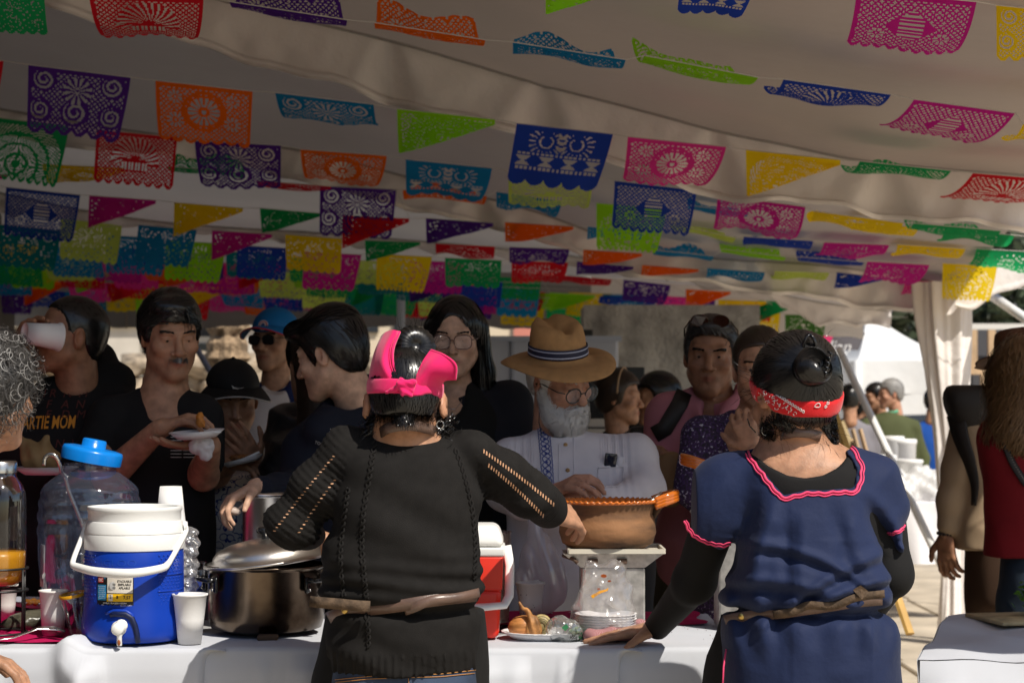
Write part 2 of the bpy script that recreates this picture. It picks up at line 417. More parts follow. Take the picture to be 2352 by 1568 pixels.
def roof_strip(name,A,ya,Bp,yb,parent,nx=90,ny=26,seed=0,x0=None,x1=None,sag=.05,m=None):
    xa0,xa1 = (A[0,0],A[-1,0]) if x0 is None else (x0,x1)
    P = np.zeros((ny,nx,3))
    for j in range(ny):
        t = j / (ny - 1)
        l = xa0 * (1 - t) + Bp[0,0] * t if x0 is None else x0; r = xa1 * (1 - t) + Bp[-1,0] * t if x0 is None else x1
        x = np.linspace(l,r,nx); y = ya + (yb - ya) * t
        z = smooth_interp(x,A[:,0],A[:,1]) * (1 - t) + smooth_interp(x,Bp[:,0],Bp[:,1]) * t
        z = z + sag * math.sin(math.pi * t) * 1.2 + .03 * math.sin(math.pi * t) * tnoise(x * 2.2,np.full_like(x,y * 2.2),seed)
        P[j] = np.stack([x,np.full_like(x,y),z],1)
    return MB().grid(P).build(name,m or m_canvas,parent)
m_hem = M('seam_grey',(.36,.33,.31),.8)
def valance(name,T,Bt,y,parent,nx=260,ny=14,seed=0,pinch=(),scallop=0,ripple=.012,amp=1.0,mt=None,hem=True):
    x = np.linspace(T[0,0],T[-1,0],nx); zt = smooth_interp(x,T[:,0],T[:,1]); zb = smooth_interp(x,Bt[:,0],Bt[:,1])
    if scallop: zb = zb + .035 * np.abs(np.sin(x * math.pi / scallop)) ** .6 - .03
    zb = zb + .010 * np.sin(x * 9 + seed) + .006 * np.sin(x * 23)
    P = np.zeros((ny,nx,3))
    for j in range(ny):
        t = j / (ny - 1)
        w = 2.2 * ripple * (.25 + t) * (tnoise(x * 14 + t * 1.5,np.full_like(x,t * 2.0),seed,3)) * amp + .03 * t * np.sin(x * 3.1 + seed)
        for p in pinch:
            q = np.exp(-((x - p) / (.035 + .17 * t)) ** 2); w = w - .12 * q * np.cos((x - p) / (.035 + .14 * t) * 1.6) * (.3 + .7 * t)
        w = w + (.012 if j == ny - 2 else 0)
        P[j] = np.stack([x,y - w,zt * (1 - t) + zb * t],1)
    o = MB().grid(P).build(name,mt or m_valance,parent)
    if hem: MB().tube(P[0][::3] + (0,-.012,.0),.010,6).build('top_seam',m_hem,o); MB().tube(P[-2][::2] + (0,-.006,0),.016,4,flat=(1,.12),up=(0,-1,0)).build('hem',m_valance,o)
    return o
tent_a = thing('market_tent','front white canvas tent roof with the long wrinkled valance across the top','tent',(2.6,8.6,0),'white market tents over the food stalls')
Near = V1T.copy(); Near[:,1] -= .0
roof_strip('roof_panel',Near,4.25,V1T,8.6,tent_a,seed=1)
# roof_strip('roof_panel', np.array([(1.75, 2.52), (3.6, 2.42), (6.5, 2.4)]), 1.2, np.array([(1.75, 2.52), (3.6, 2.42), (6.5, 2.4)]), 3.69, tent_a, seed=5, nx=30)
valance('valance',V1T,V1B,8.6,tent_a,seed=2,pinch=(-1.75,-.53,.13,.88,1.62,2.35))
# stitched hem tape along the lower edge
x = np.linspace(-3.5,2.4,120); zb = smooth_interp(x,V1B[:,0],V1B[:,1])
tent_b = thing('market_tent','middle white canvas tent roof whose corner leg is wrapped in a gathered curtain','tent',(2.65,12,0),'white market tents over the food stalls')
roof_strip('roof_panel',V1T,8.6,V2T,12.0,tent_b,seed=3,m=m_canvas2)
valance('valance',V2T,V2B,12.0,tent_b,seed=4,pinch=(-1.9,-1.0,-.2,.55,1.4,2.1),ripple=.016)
pc = W(2216,900,11.9)
b = MB(); b.tube([(pc.x,11.95,0),(pc.x,11.95,2.3)],.035,12); b.build('tent_leg',m_pole,tent_b)
b = MB(); a0 = W(2268,672,11.8); a1 = W(2400,762,11.2); b.tube([a0,a0.lerp(a1,.5),a1],.028,10); b.build('brace_bar',m_pole,tent_b)
def curtain(parent):
    nz,na = 50,90; P = np.zeros((nz,na,3))
    prof = [(2.12,.15,2122),(1.95,.145,2150),(1.6,.115,2160),(1.25,.085,2178),(.95,.075,2192),(.7,.07,2196),(.45,.07,2200),(.1,.085,2202)]
    pz = np.array(prof)[::-1]
    for i in range(nz):
        z = 2.14 - (2.05) * i / (nz - 1); r = smooth_interp(np.array([z]),pz[:,0],pz[:,1])[0]; cx = W(2172 + 14 * (1 - z / 2.1),900,11.8).x + (.15 - r) * .45 - .02
        for j in range(na):
            a = 2 * math.pi * j / na; f = 1 + .16 * math.sin(7 * a + 1.5 * z) + .10 * math.sin(13 * a - 2 * z)
            P[i,j] = (cx + r * f * math.cos(a),11.8 + r * .6 * f * math.sin(a),z)
    P = np.concatenate([P,P[:,:1]],1); return MB().grid(P,True).build('gathered_curtain',m_valance,parent)
curtain(tent_b)
# a scalloped end of the middle tent at its outer corner
T4 = xz([(2195,655),(2240,640),(2300,590),(2400,570)],11.6); B4 = xz([(2195,705),(2240,712),(2290,680),(2400,640)],11.6)
valance('valance',T4,B4,11.6,tent_b,nx=50,seed=8,ripple=.004,hem=False)
tent_c = thing('market_tent','rear white canvas tent roof with low plain back valance above the crowd','tent',(-1,18,0),'white market tents over the food stalls')
V4T = np.array([(-5.6,2.62),(0.1,2.62),(1.6,2.5),(4.2,2.35)])
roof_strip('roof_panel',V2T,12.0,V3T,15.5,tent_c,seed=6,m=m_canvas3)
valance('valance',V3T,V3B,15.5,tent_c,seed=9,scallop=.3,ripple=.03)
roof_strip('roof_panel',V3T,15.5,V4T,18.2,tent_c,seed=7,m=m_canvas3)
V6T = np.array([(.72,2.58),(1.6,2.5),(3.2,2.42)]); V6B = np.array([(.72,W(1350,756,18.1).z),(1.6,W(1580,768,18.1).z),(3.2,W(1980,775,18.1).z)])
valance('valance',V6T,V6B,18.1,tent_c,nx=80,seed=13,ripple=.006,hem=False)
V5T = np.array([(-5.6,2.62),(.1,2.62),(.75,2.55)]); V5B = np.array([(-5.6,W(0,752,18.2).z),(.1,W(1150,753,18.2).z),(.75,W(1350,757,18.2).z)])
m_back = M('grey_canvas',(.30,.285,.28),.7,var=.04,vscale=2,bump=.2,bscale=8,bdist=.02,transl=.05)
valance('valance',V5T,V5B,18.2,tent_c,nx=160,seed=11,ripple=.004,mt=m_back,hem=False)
for u in (290,425,700,1085):
    p = W(u,752,18.15); MB().tube([(p.x,18.15,p.z - .01),(p.x,18.15,2.6)],.008,6).build('seam',m_canvas,tent_c)
# unseen dark side wall, added to keep light off the left
m_side = M('light_block_canvas',(.075,.065,.06),.8,bump=.3,bscale=6,bdist=.02)  # kept dark so the added wall and canopy bounce little light
side = thing('added_side_wall','dark canvas side curtain added out of view to darken the left of the stall','tent wall',(-3.2,8,0))
P = np.array([[(-2.35 - .16 * (y - 4.3) + .05 * math.sin(y * 5) ,y,z) for z in np.linspace(0.02,3.9,8)] for y in np.linspace(4.3,18,60)])
MB().grid(P).build('side_panel',m_side,side)
P = np.array([[(-2.35 - .3 * max(0,2 - y) * .1 + .05 * math.sin(y * 5),y,z) for z in np.linspace(0.02,2.75,8)] for y in np.linspace(-7,4.25,50)])
MB().grid(P).build('side_panel',m_side,side)
nb_ = thing('added_canopy','dark canvas canopy added out of view to shade the near left','canopy',(-4,-2,0))  # unseen canopy, added only to cut fill light on the left
P = np.array([[(x,y,2.72 + .05 * math.sin(x * 2) + .04 * math.sin(y * 3)) for x in np.linspace(-8,-1.5,30)] for y in np.linspace(-8,2.85,30)])
MB().grid(P).build('roof_panel',m_side,nb_)
for x_,y_ in ((-1.6,2.7),(-1.6,-7.8),(-7.9,-7.8)): MB().tube([(x_,y_,0),(x_,y_,2.7)],.025,8).build('leg',m_pole,nb_)

# ================================================================ behind the stall, left: sunlit ruins, palm, dark arcade
m_stone = M('ruin_stone',(.33,.26,.185),.9,var=.5,vscale=3,bump=.8,bscale=12,bdist=.03)
m_dark = M('dark_facade',(.028,.026,.026),.5,var=.3,vscale=.6)
m_pale = M('pale_facade',(.55,.5,.43),.8,var=.15,vscale=1.0)
m_glass = M('dark_glass',(.02,.024,.03),.12,spec=.6)
ruin = thing('ruined_wall','sunlit beige ruin of rough stones behind the eating people','ruin',(-6,30,0))
rs = random.Random(11)
stone_me = []
for k in range(6):
    bm = bmesh.new(); bmesh.ops.create_icosphere(bm,subdivisions=2,radius=.5)
    for v in bm.verts:
        n = v.co.normalized(); d = 1 + .25 * math.sin(n.x * 5 + k * 2) * math.cos(n.y * 4 + k) + .15 * math.sin(n.z * 7 + k * 3)
        v.co = Vector((max(-.46,min(.46,n.x * d * .62)),max(-.4,min(.4,n.y * d * .55)),max(-.36,min(.36,n.z * d * .5))))
    me = bpy.data.meshes.new('stone'); bm.to_mesh(me); bm.free(); me.materials.append(m_stone); stone_me.append(me)
for row in range(7):
    for i in range(24):
        s = rs.uniform(.45,.8); o = bpy.data.objects.new('stone',stone_me[rs.randrange(6)]); COL.objects.link(o); o.parent = ruin
        o.location = (-5.4 + i * .62 + rs.uniform(-.15,.15),.1 * row + rs.uniform(-.2,.2) + (row % 2) * .1,.1 + row * .31 + rs.uniform(-.1,.1))
        o.scale = (s * 1.5,s,s * .85); o.rotation_euler = (rs.uniform(-.3,.3),rs.uniform(-.3,.3),rs.uniform(0,6))
arc = thing('arcade_building','dark arcaded building with pale pillars seen beyond the stone ruin','building',(-8,44,0))
b = MB(); b.box((-6,46,4.5),(30,.6,9)); b.build('wall',m_dark,arc,False)
for i in range(9):
    x = -17.5 + i * 2.9; b = MB(); b.box((x,45.2,1.7),(.75,.5,3.4)); b.box((x,45.15,3.3),(1.0,.7,.3)); b.build('pillar',m_pale,arc,False)
for i in range(8):
    x = -16 + i * 2.9; b = MB(); b.box((x,45.55,2.2),(1.5,.12,1.5)); b.build('window',M('window_frame',(.5,.46,.4),.6),arc,False)
    p = MB().box((x,45.47,2.2),(1.2,.04,1.2)).build('pane',m_glass,arc,False)
b = MB(); b.box((-6,45.0,4.0),(30,.9,.5)); b.build('cornice',m_pale,arc,False)
palm = thing('palm_tree','palm trunk with ragged brown bark lit by the sun behind the capped man','palm',(W(520,850,20).x,20,0))
b = MB(); px = W(522,850,20).x; prof = []
for i in range(70):
    z = i * .075; r = .19 + .02 * math.sin(i * 1.3) + (.022 if i % 2 else -.012); prof.append((r,z))
b.lathe(prof,(px,20,0),20,fn=lambda a,r,z: (r * (1 + .10 * math.sin(7 * a + z * 9) + .06 * math.sin(13 * a - z * 31)),z))
b.build('trunk',M('palm_bark',(.30,.21,.13),.95,var=.45,vscale=14,bump=1,bscale=30,bdist=.03),palm,False)
b = MB()
for k in range(22):
    a = k * 2.4; l = 2.2 + .5 * math.sin(k * 3.); up = .9 + .5 * math.cos(k * 1.7); P0 = np.array((px,20,5.2)); pts = []
    for i in range(8):
        t = i / 7; pts.append(P0 + np.array((math.cos(a) * l * t,math.sin(a) * l * t,up * t * 1.6 - 1.9 * t * t)))
    for i in range(7):
        d = pts[i + 1] - pts[i]; sd = np.cross(d,(0,0,1)); sd /= np.linalg.norm(sd)
        for sgn in (-1,1):
            for q in (0,.5): p0 = pts[i] + d * q; b.add([p0,p0 + d * .3,p0 + sd * sgn * .45 + d * .8 - np.array((0,0,.2))],[(0,1,2)])
b.build('crown',M('palm_leaf',(.06,.09,.03),.6),palm,False)
b = MB(); a0 = W(468,828,13); a1 = W(500,882,12.8); b.tube([a0 + (a0 - a1) * .9,a0,a1,a1 + (a1 - a0) * 6.5],.02,8)
props(b.build('guy_rope',M('blue_grey_rope',(.28,.32,.5),.7)),'pale blue slanting tie rope between the moustached man and the palm','rope')
b = MB(); p = W(921,850,16); b.tube([(p.x,16,0),(p.x,16,2.6)],.035,10)
props(b.build('tent_post',M('light_post',(.6,.66,.75),.4)),'slim pale post behind the pink head scarf','post')

# pale cabin, concrete wall, banners in the middle
cab = thing('site_cabin','pale blue grey panelled cabin behind the woman with glasses','cabin',(W(1120,900,13).x,13,0))
m_cab = M('cabin_panel',(.40,.43,.52),.45,var=.05,vscale=2)
x0,x1,xm,zt = W(985,800,13).x,W(1420,800,13).x,W(1113,800,13).x,W(1100,771,13).z
b = MB(); b.rbox(((x0 + x1) / 2,13.6,zt / 2),(x1 - x0,1.2,zt),.02); b.build('wall',m_cab,cab,False)
for xx in (xm,W(1178,800,13).x): MB().box((xx,12.99,zt / 2),(.018,.02,zt - .05)).build('seam',M('cabin_seam',(.30,.33,.42),.5),cab,False)
MB().box(((x0 + x1) / 2,12.97,zt - .02),(x1 - x0 + .04,.06,.035)).build('top_rail',M('cabin_rail',(.32,.36,.46),.4),cab,False)
bl = thing('site_building','cream and salmon painted building strip above the pale cabin','building',(W(1180,760,40).x,40,0))
b = MB(); p0,p1 = W(800,740,40),W(1178,740,40); b.box(((p0.x + p1.x) / 2,40.5,2.2),(p1.x - p0.x,1,4.4)); b.build('wall',M('cream_paint',(.62,.52,.38),.8),bl,False)
b = MB(); p0,p1 = W(1180,740,40),W(1300,740,40); b.box(((p0.x + p1.x) / 2,40.45,2.2),(p1.x - p0.x,1.1,4.4)); b.build('wall',M('salmon_paint',(.55,.20,.15),.8),bl,False)
for k in range(4):
    p0 = W(850 + k * 75,740,40); MB().box((p0.x,39.96,3.3),(.35,.1,.9)).build('window',m_glass,bl,False)
cw = thing('concrete_wall','rough grey concrete wall behind the pink shirted man','wall',(W(1475,900,15).x,15,0))
x0,x1,zt = W(1340,800,15).x,W(1745,800,15).x,W(1475,700,15).z
nx,nz = 80,60; P = np.zeros((nz,nx,3))
for i in range(nz):
    xx = np.linspace(x0,x1,nx); z = zt * i / (nz - 1); P[i] = np.stack([xx,15 - .025 * tnoise(xx * 9,np.full_like(xx,z * 9),5,4) - .03 * np.exp(-((xx - W(1400,800,15).x) / .1) ** 2),np.full_like(xx,z)],1)
b = MB().grid(P); b.box(((x0 + x1) / 2,15.35,zt / 2 - .005),(x1 - x0,.5,zt - .01)); b.build('wall',M('rough_concrete',(.33,.32,.30),.9,var=.3,vscale=5,bump=1,bscale=35,bdist=.02),cw)
b = MB(); p = W(1340,800,14); zb,zt = W(1340,960,14).z,W(1340,757,14).z; b.rbox((p.x,14,zt / 2),(.13,.1,zt),.01)
props(b.build('black_post',M('black_paint',(.012,.012,.013),.5),None,False),'tall black post behind the straw hat','post')
ban = thing('display_board','black framed board with white lower part behind the bearded man','board',(W(1390,900,10).x,10,0))
p0,p1 = W(1295,843,10),W(1481,1010,10); pm = W(1390,958,10)
MB().rbox(((p0.x + p1.x) / 2,10.0,(p0.z + .9) / 2 + .0),(p1.x - p0.x,.03,p0.z - .9),.006,1).build('frame',M('black_vinyl',(.014,.014,.016),.35,bump=.3,bscale=9,bdist=.01),ban,False)
MB().box(((p0.x + p1.x) / 2 - .03,9.98,1.13),(p1.x - p0.x - .14,.004,.43)).build('panel',M('white_print',(.6,.57,.53),.6),ban,False)
for k in range(5):
    MB().box(((p0.x + p1.x) / 2 - .03 ,9.975,1.30 - k * .035),(.11 - .015 * (k % 3),.003,.010)).build('print_line',M('grey_print',(.1,.1,.1),.6),ban,False)
for sx in (p0.x + .02,p1.x - .02): MB().box((sx,10.02,.45),(.03,.03,.9)).build('leg',M('black_paint'),ban,False)

# ================================================================ the sunny square on the right
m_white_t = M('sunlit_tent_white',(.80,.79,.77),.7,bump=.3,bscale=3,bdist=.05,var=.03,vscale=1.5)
def pagoda(label,cx,y,w,ze,zp,depth=4.0,seed=0,px=0):
    t = thing('pagoda_tent',label,'tent',(cx,y,0),'white pagoda tents across the square')
    n = 28; P = np.zeros((n,4 * 12 + 1,3))
    ring = []
    for sgn in range(4):
        for k in range(12):
            q = k / 12; c = [(-1,-1),(1,-1),(1,1),(-1,1)]; a = c[sgn]; b2 = c[(sgn + 1) % 4]; ring.append((a[0] + (b2[0] - a[0]) * q,a[1] + (b2[1] - a[1]) * q))
    ring.append(ring[0])
    for i in range(n):
        s = i / (n - 1); r = (1 - s); z = ze + (zp - ze) * (s ** 1.9 * .75 + s * .25)
        for j,(a,c) in enumerate(ring): P[i,j] = (cx + px * s + a * (w / 2 * r + .08 * s),y + depth / 2 + c * (depth / 2 * r + .08 * s),z)
    MB().grid(P,True).build('roof',m_white_t,t)
    for nm,zz0,zz1,off in (('valance',ze - .45,ze,.03),('wall',.05,ze - .4,0)):
        Q = np.zeros((16,80,3))
        for i in range(16):
            z = zz0 + (zz1 - zz0) * i / 15; xx = np.linspace(cx - w / 2 - off,cx + w / 2 + off,80)
            Q[i] = np.stack([xx,y - off + .03 * np.sin(xx * 6 + seed) * (1 - i / 15),np.full_like(xx,z)],1)
        MB().grid(Q).build(nm,m_white_t,t)
        MB().box((cx - w / 2,y + depth / 2,(zz0 + zz1) / 2),(.02 + off,depth,zz1 - zz0)).build(nm,m_white_t,t,False)
    for sx in (-1,1): MB().tube([(cx + sx * w / 2,y - .05,0),(cx + sx * w / 2,y - .05,ze)],.05,8).build('leg',m_pole,t)
    return t
p = W(2092,830,27); q0 = W(1968,831,27); q1 = W(2245,831,27)
pagoda('white pagoda tent with the tallest peak beside the gathered curtain',(q0.x + q1.x) / 2,27,q1.x - q0.x,W(2000,828,27).z,W(2067,716,27).z,px=W(2062,800,27).x - (q0.x + q1.x) / 2)
q0 = W(1890,831,31.5); q1 = W(2090,831,31.5)
pagoda('white pagoda tent half hidden behind the tallest one',(q0.x + q1.x) / 2,31.5,q1.x - q0.x,W(2000,818,31.5).z,W(2025,735,31.5).z,seed=2)
q0 = W(1760,831,29); q1 = W(1935,831,29)
pagoda('white tent wall left of the slanting white pole',(q0.x + q1.x) / 2,29,q1.x - q0.x,W(2000,808,29).z,W(2000,770,29).z,seed=4)
tower = thing('dark_office_building','dark glazed building filling the background above the white tents','building',(12,60,0))
b = MB(); b.box((14,64,9),(60,6,18)); b.build('wall',m_dark,tower,False)
m_mull = M('mullion_grey',(.30,.31,.33),.4); m_bl = M('blue_dark_glass',(.018,.024,.038),.1,spec=.7)
for i in range(17):
    x = -8 + i * 2.6
    MB().box((x,60.9,7),(.28,.25,14)).build('mullion',m_mull,tower,False)
    for j in range(4): MB().box((x + 1.3,60.98,1.6 + j * 3.2),(2.1,.08,2.7)).build('pane',m_bl,tower,False)
# timber stage frame
fr = thing('timber_frame','unfinished timber batten frame with grey boards beside the brown hat','frame',(W(2300,800,24).x,24,0))
m_tim = M('raw_timber',(.50,.34,.20),.8,var=.15,vscale=8); zt = W(2300,752,24)
for u0,v0,u1,v1,wd in ((2160,750,2480,750,.07),(2160,853,2480,853,.07)):
    a0,a1 = W(u0,v0,24),W(u1,v1,24); MB().box(((a0.x + a1.x) / 2,24,a0.z),(a1.x - a0.x,.08,wd)).build('batten',m_tim if v0 > 800 else M('white_batten',(.66,.63,.58),.6),fr,False)
for u,v0,v1 in ((2192,757,850),(2235,757,850),(2277,757,850),(2330,757,850),(2390,757,850),(2260,857,990),(2170,857,1010),(2350,857,1010),(2440,750,1010)):
    a0,a1 = W(u,v0,24),W(u,v1,24); MB().box((a0.x,24.0,(a0.z + a1.z) / 2),(.085,.075,a0.z - a1.z)).build('batten',m_tim,fr,False)
a0,a1 = W(2195,860,23.9),W(2228,838,23.9); MB().tube([a0,a1],.04,6).build('strut',m_tim,fr,False)
a0,a1 = W(2150,752,24.3),W(2480,1010,24.3); MB().box(((a0.x + a1.x) / 2,24.3,(a0.z) / 2),(a1.x - a0.x,.05,a0.z)).build('board',M('grey_board',(.075,.075,.085),.6),fr,False)
# dark trees above the frame
def leafy(name,label,cx,y,cz,rx,rz,n,seed,colr):
    t = thing(name,label,'tree',(cx,y,0),'dark trees behind the tents')
    MB().tube([(cx,y,0),(cx + .1,y,cz * .6),(cx,y,cz)],[.25,.18,.1],8).build('trunk',M('tree_bark',(.09,.06,.045),.9),t)
    g = np.random.default_rng(seed); nb = 26; cen = g.normal(size=(nb,3)) * (rx * .42,rx * .35,rz * .42) + (cx,y,cz)
    C = cen[g.integers(0,nb,n)] + g.normal(size=(n,3)) * .38; a = g.uniform(0,6.28,n); tl = g.uniform(-.9,.9,n); s = g.uniform(.10,.24,n)
    d1 = np.stack([np.cos(a) * np.cos(tl),np.sin(a) * np.cos(tl),np.sin(tl)],1) * s[:,None]; d2 = np.cross(d1,g.normal(size=(n,3))); d2 *= (s * .4 / (np.linalg.norm(d2,axis=1) + 1e-9))[:,None]
    V = np.stack([C - d1,C + d2,C + d1,C - d2],1).reshape(-1,3); obj('crown',V,np.arange(4 * n).reshape(n,4),M('tree_leaf',(.035,.05,.022),.6,var=.4,vscale=2),t,False)
for k,(u,v,y,rx,rz) in enumerate(((2230,700,38,4.2,3.2),(2420,690,36,3.6,3.4),(1950,720,46,3.5,2.0))):
    p = W(u,v,y); leafy('leafy_tree',('dark leafy tree above the timber frame','dark leafy tree at the far right behind the brown hat','dark leafy tree over the black awning')[k],p.x,y,p.z,rx,rz,2600,k,None)
# black awning with logo
aw = thing('black_awning','black stall awning with pink cone logo above the red bandana','awning',(W(1850,790,20).x,20,0))
m_blk = M('awning_black',(.012,.011,.013),.6); pA = [W(1745,772,20),W(1905,762,20),W(1862,803,19.6),W(1745,803,19.6)]
MB().prism(pA,(0,.04,.0)).build('front_panel',m_blk,aw,False)
MB().prism([W(1905,761,20.03),W(1988,764,21),W(1972,804,20.6),W(1868,804,19.63)],(0,.04,0)).build('side_panel',M('awning_grey',(.075,.065,.068),.7),aw,False)
c = W(1899 - 4,774,19.7); MB().prism([c + Vector((math.cos(a) * .085,0,.04 + math.sin(a) * .085)) for a in np.linspace(-.4,math.pi + .4,14)] + [c + Vector((0,0,-.17))],(0,-.012,0)).build('logo',M('pink_print',(.62,.02,.12),.6),aw,False)
text_mesh('lettering','Ladian',.17,W(1902,797,19.45),(1,0,0),(0,0,1),M('white_print2',(.7,.68,.66),.6),aw,shear=.35)
for u in (1752,1900): MB().tube([(W(u,800,20.2).x,20.2,0),(W(u,800,20.2).x,20.2,W(u,800,20.2).z)],.03,8).build('leg',M('black_paint'),aw)
b = MB(); a0,a1 = W(1928,803,13.2),W(2046,1052,12.4); b.tube([a0,a1,a1 + (a1 - a0) * .95],.024,10)
props(b.build('leaning_pole',m_pole),'white pole leaning beside the red bandana, in front of the tents','pole')
# barriers
m_bar = M('barrier_steel',(.42,.42,.43),.35,metal=.6)
for k,(u0,u1) in enumerate(((2068,2160),(2172,2262),(2275,2370))):
    a0,a1 = W(u0,972,20.5),W(u1,972,20.5); t = thing('crowd_barrier',('steel crowd barrier in front of the yellow car','steel crowd barrier right of the gathered curtain','steel crowd barrier at the right edge behind the red top')[k],'barrier',(a0.x,20.5,0),'steel barriers across the square')
    b = MB(); zt = a0.z; b.tube([(a0.x,20.5,.12),(a0.x,20.5,zt),(a1.x,20.5,zt),(a1.x,20.5,.12)],.022,8); b.build('frame',m_bar,t)
    for j in range(9):
        x = a0.x + (a1.x - a0.x) * (j + 1) / 10; MB().tube([(x,20.5,.15),(x,20.5,zt)],.012,6).build('bar',m_bar,t)
    MB().tube([(a0.x,20.5,.15),(a1.x,20.5,.15)],.018,6).build('rail',m_bar,t)
    for x in (a0.x,a1.x): MB().box((x,20.5,.02),(.06,.6,.03)).build('foot',m_bar,t,False)
# yellow car beyond the barrier
car = thing('parked_car','yellow car parked beyond the steel barrier','car',(W(2090,1000,24.5).x,24.5,0))
cx,cy = W(2082,1000,24.5).x,24.5
sec = [(-1.0,.30),(-1.02,.62),(-.9,.80),(-.35,.90),(.25,.92),(.85,.88),(1.15,.70),(1.2,.34),(.9,.28),(-.7,.28)]
P = np.array([[(cx + sx * (1 if abs(s) < .8 else .97),cy + .75 * s,z - (0 if abs(s) < .8 else .03)) for sx,z in sec] for s in (-1,-.75,0,.75,1)])
b = MB()
for i in range(4):
    for j in range(len(sec)): j2 = (j + 1) % len(sec); b.add([P[i,j],P[i,j2],P[i + 1,j2],P[i + 1,j]],[(0,1,2,3)])
b.poly(P[0][::-1]); b.poly(P[-1]); b.build('body',M('yellow_car_paint',(.72,.42,.01),.25,coat=.6),car,False)
cab2 = [(-.55,.88),(-.28,1.28),(.45,1.30),(.82,.88)]
Q = np.array([[(cx + sx,cy + s * (.68 if z < 1 else .56),z) for sx,z in cab2] for s in (-1,1)])
b = MB(); b.poly(Q[0]); b.poly(Q[1][::-1])
for j in range(3): b.add([Q[0,j],Q[1,j],Q[1,j + 1],Q[0,j + 1]],[(0,1,2,3)])
b.build('window',M('car_glass',(.03,.035,.04),.08,spec=.7),car,False)
for sx in (-.62,.72):
    w = MB(); w.lathe([(.12,-.09),(.30,-.09),(.34,-.04),(.34,.06),(.30,.09)],(cx + sx,cy - .72,.34),24,rot=rotm(90),cap0=True); wo_ = w.build('wheel',M('tyre_rubber',(.012,.012,.012),.7),car)
    w = MB(); w.lathe([(.02,.10),(.10,.115),(.17,.10),(.19,.08)],(cx + sx,cy - .72,.34),16,rot=rotm(90),cap0=True); w.build('rim',M('wheel_rim',(.5,.5,.5),.3,metal=.8),wo_)
MB().box((cx + 1.12,cy - .62,.62),(.12,.2,.12)).build('headlight',M('lamp_white',(.75,.75,.72),.2),car,False)
MB().rbox((cx + .1,cy - .755,.6),(.34,.012,.22),.003,1).build('door_sign',M('sign_white',(.75,.7,.66),.5),car,False)
# wooden easel legs, white buckets, bulging bags and table in the square
b = MB(); a0,a1 = W(1908,925,9.0),W(1962,1082,8.8); b.tube([a0 + (a0 - a1) * .4,a0,a1,a1 + (a1 - a0) * 2.2],.022,6,flat=(1,.5))
props(b.build('wooden_stake',M('yellow_wood',(.52,.31,.08),.6,var=.15,vscale=9),None,False),'slanting yellow wooden stake beside the bandana woman\'s neck','stake')
st = thing('wooden_stool','light wooden folding stool with black seat in the sunny square','stool',(W(1978,1020,15).x,15,0))
p = W(1972,1050,15)
for a0,a1 in ((W(1958,985,15),W(1982,1075,15)),(W(1975,985,15.2),W(2000,1075,15.2)),(W(1962,1010,15.1),W(1955,1080,15.3))):
    MB().tube([a0,a1,a1 + (a1 - a0) * ((a1.z - .0) / max(.05,a0.z - a1.z))],.022,6,flat=(1.2,.7)).build('leg',m_tim,st,False)
MB().rbox((p.x,15,W(1972,1052,15).z),(.24,.3,.05),.01,1).build('seat',m_blk,st,False)
MB().rbox((p.x,14.95,W(1972,1068,15).z),(.20,.3,.05),.01,1).build('tray',M('sign_white'),st,False)
ft = thing('market_table','white clothed table in the sunny square with buckets and bags','table',(W(2160,1200,13.4).x,13.4,0))
m_cloth_far = M('white_cloth_far',(.74,.72,.73),.8,bump=.4,bscale=6,bdist=.02)
x0,x1 = W(1990,1160,13.2).x,W(2262,1160,13.2).x; zt = W(2100,1156,13.3).z
MB().rbox(((x0 + x1) / 2,13.7,zt),(x1 - x0,1.0,.03),.012).build('table_top',m_cloth_far,ft)
Q = np.zeros((14,120,3))
for i in range(14):
    t = i / 13; xx = np.linspace(x0 - .02,x1 + .02,120); Q[i] = np.stack([xx,13.19 - .02 - .06 * t - .05 * t * np.sin(xx * 17) * np.sin(xx * 5 + 1),zt + .012 - t * (zt - .33) + .03 * np.sin(xx * 3) * t],1)
MB().grid(Q).build('tablecloth',m_cloth_far,ft)
for sx in (x0 + .06,x1 - .06):
    for yy in (13.3,14.1): MB().tube([(sx,yy,0),(sx,yy,zt)],.018,8).build('leg',m_bar,ft)
m_plw = M('white_plastic',(.80,.79,.77),.35)
for k,(u,y,h,r) in enumerate(((2033,13.5,.30,.075),(2062,13.55,.27,.08),(2090,13.45,.27,.085),(2050,13.9,.42,.08),(2075,13.9,.40,.09))):
    c = W(u,1100,y); t = thing('plastic_bucket',('white plastic bucket nearest the blue puffed sleeve','white plastic bucket in the middle of the front row on the far table','white plastic bucket with dark label, rightmost of the front row','taller white bucket behind the front row, beside the pole foot','taller white bucket with a lid at the right of the pole foot')[k],'bucket',(c.x,y,zt),'white buckets on the far table')
    MB().lathe([(0,0),(r * .86,0),(r,h * .92),(r * 1.06,h * .93),(r * 1.06,h),(r * .9,h + .004),(0,h + .006)],(c.x,y,zt + .016),20).build('body',m_plw,t)
    MB().box((c.x + .02,y - r * .96,zt + h * .5),(r * .9,.01,h * .2)).build('label',M('bucket_label',(.12,.13,.2),.5),t,False)
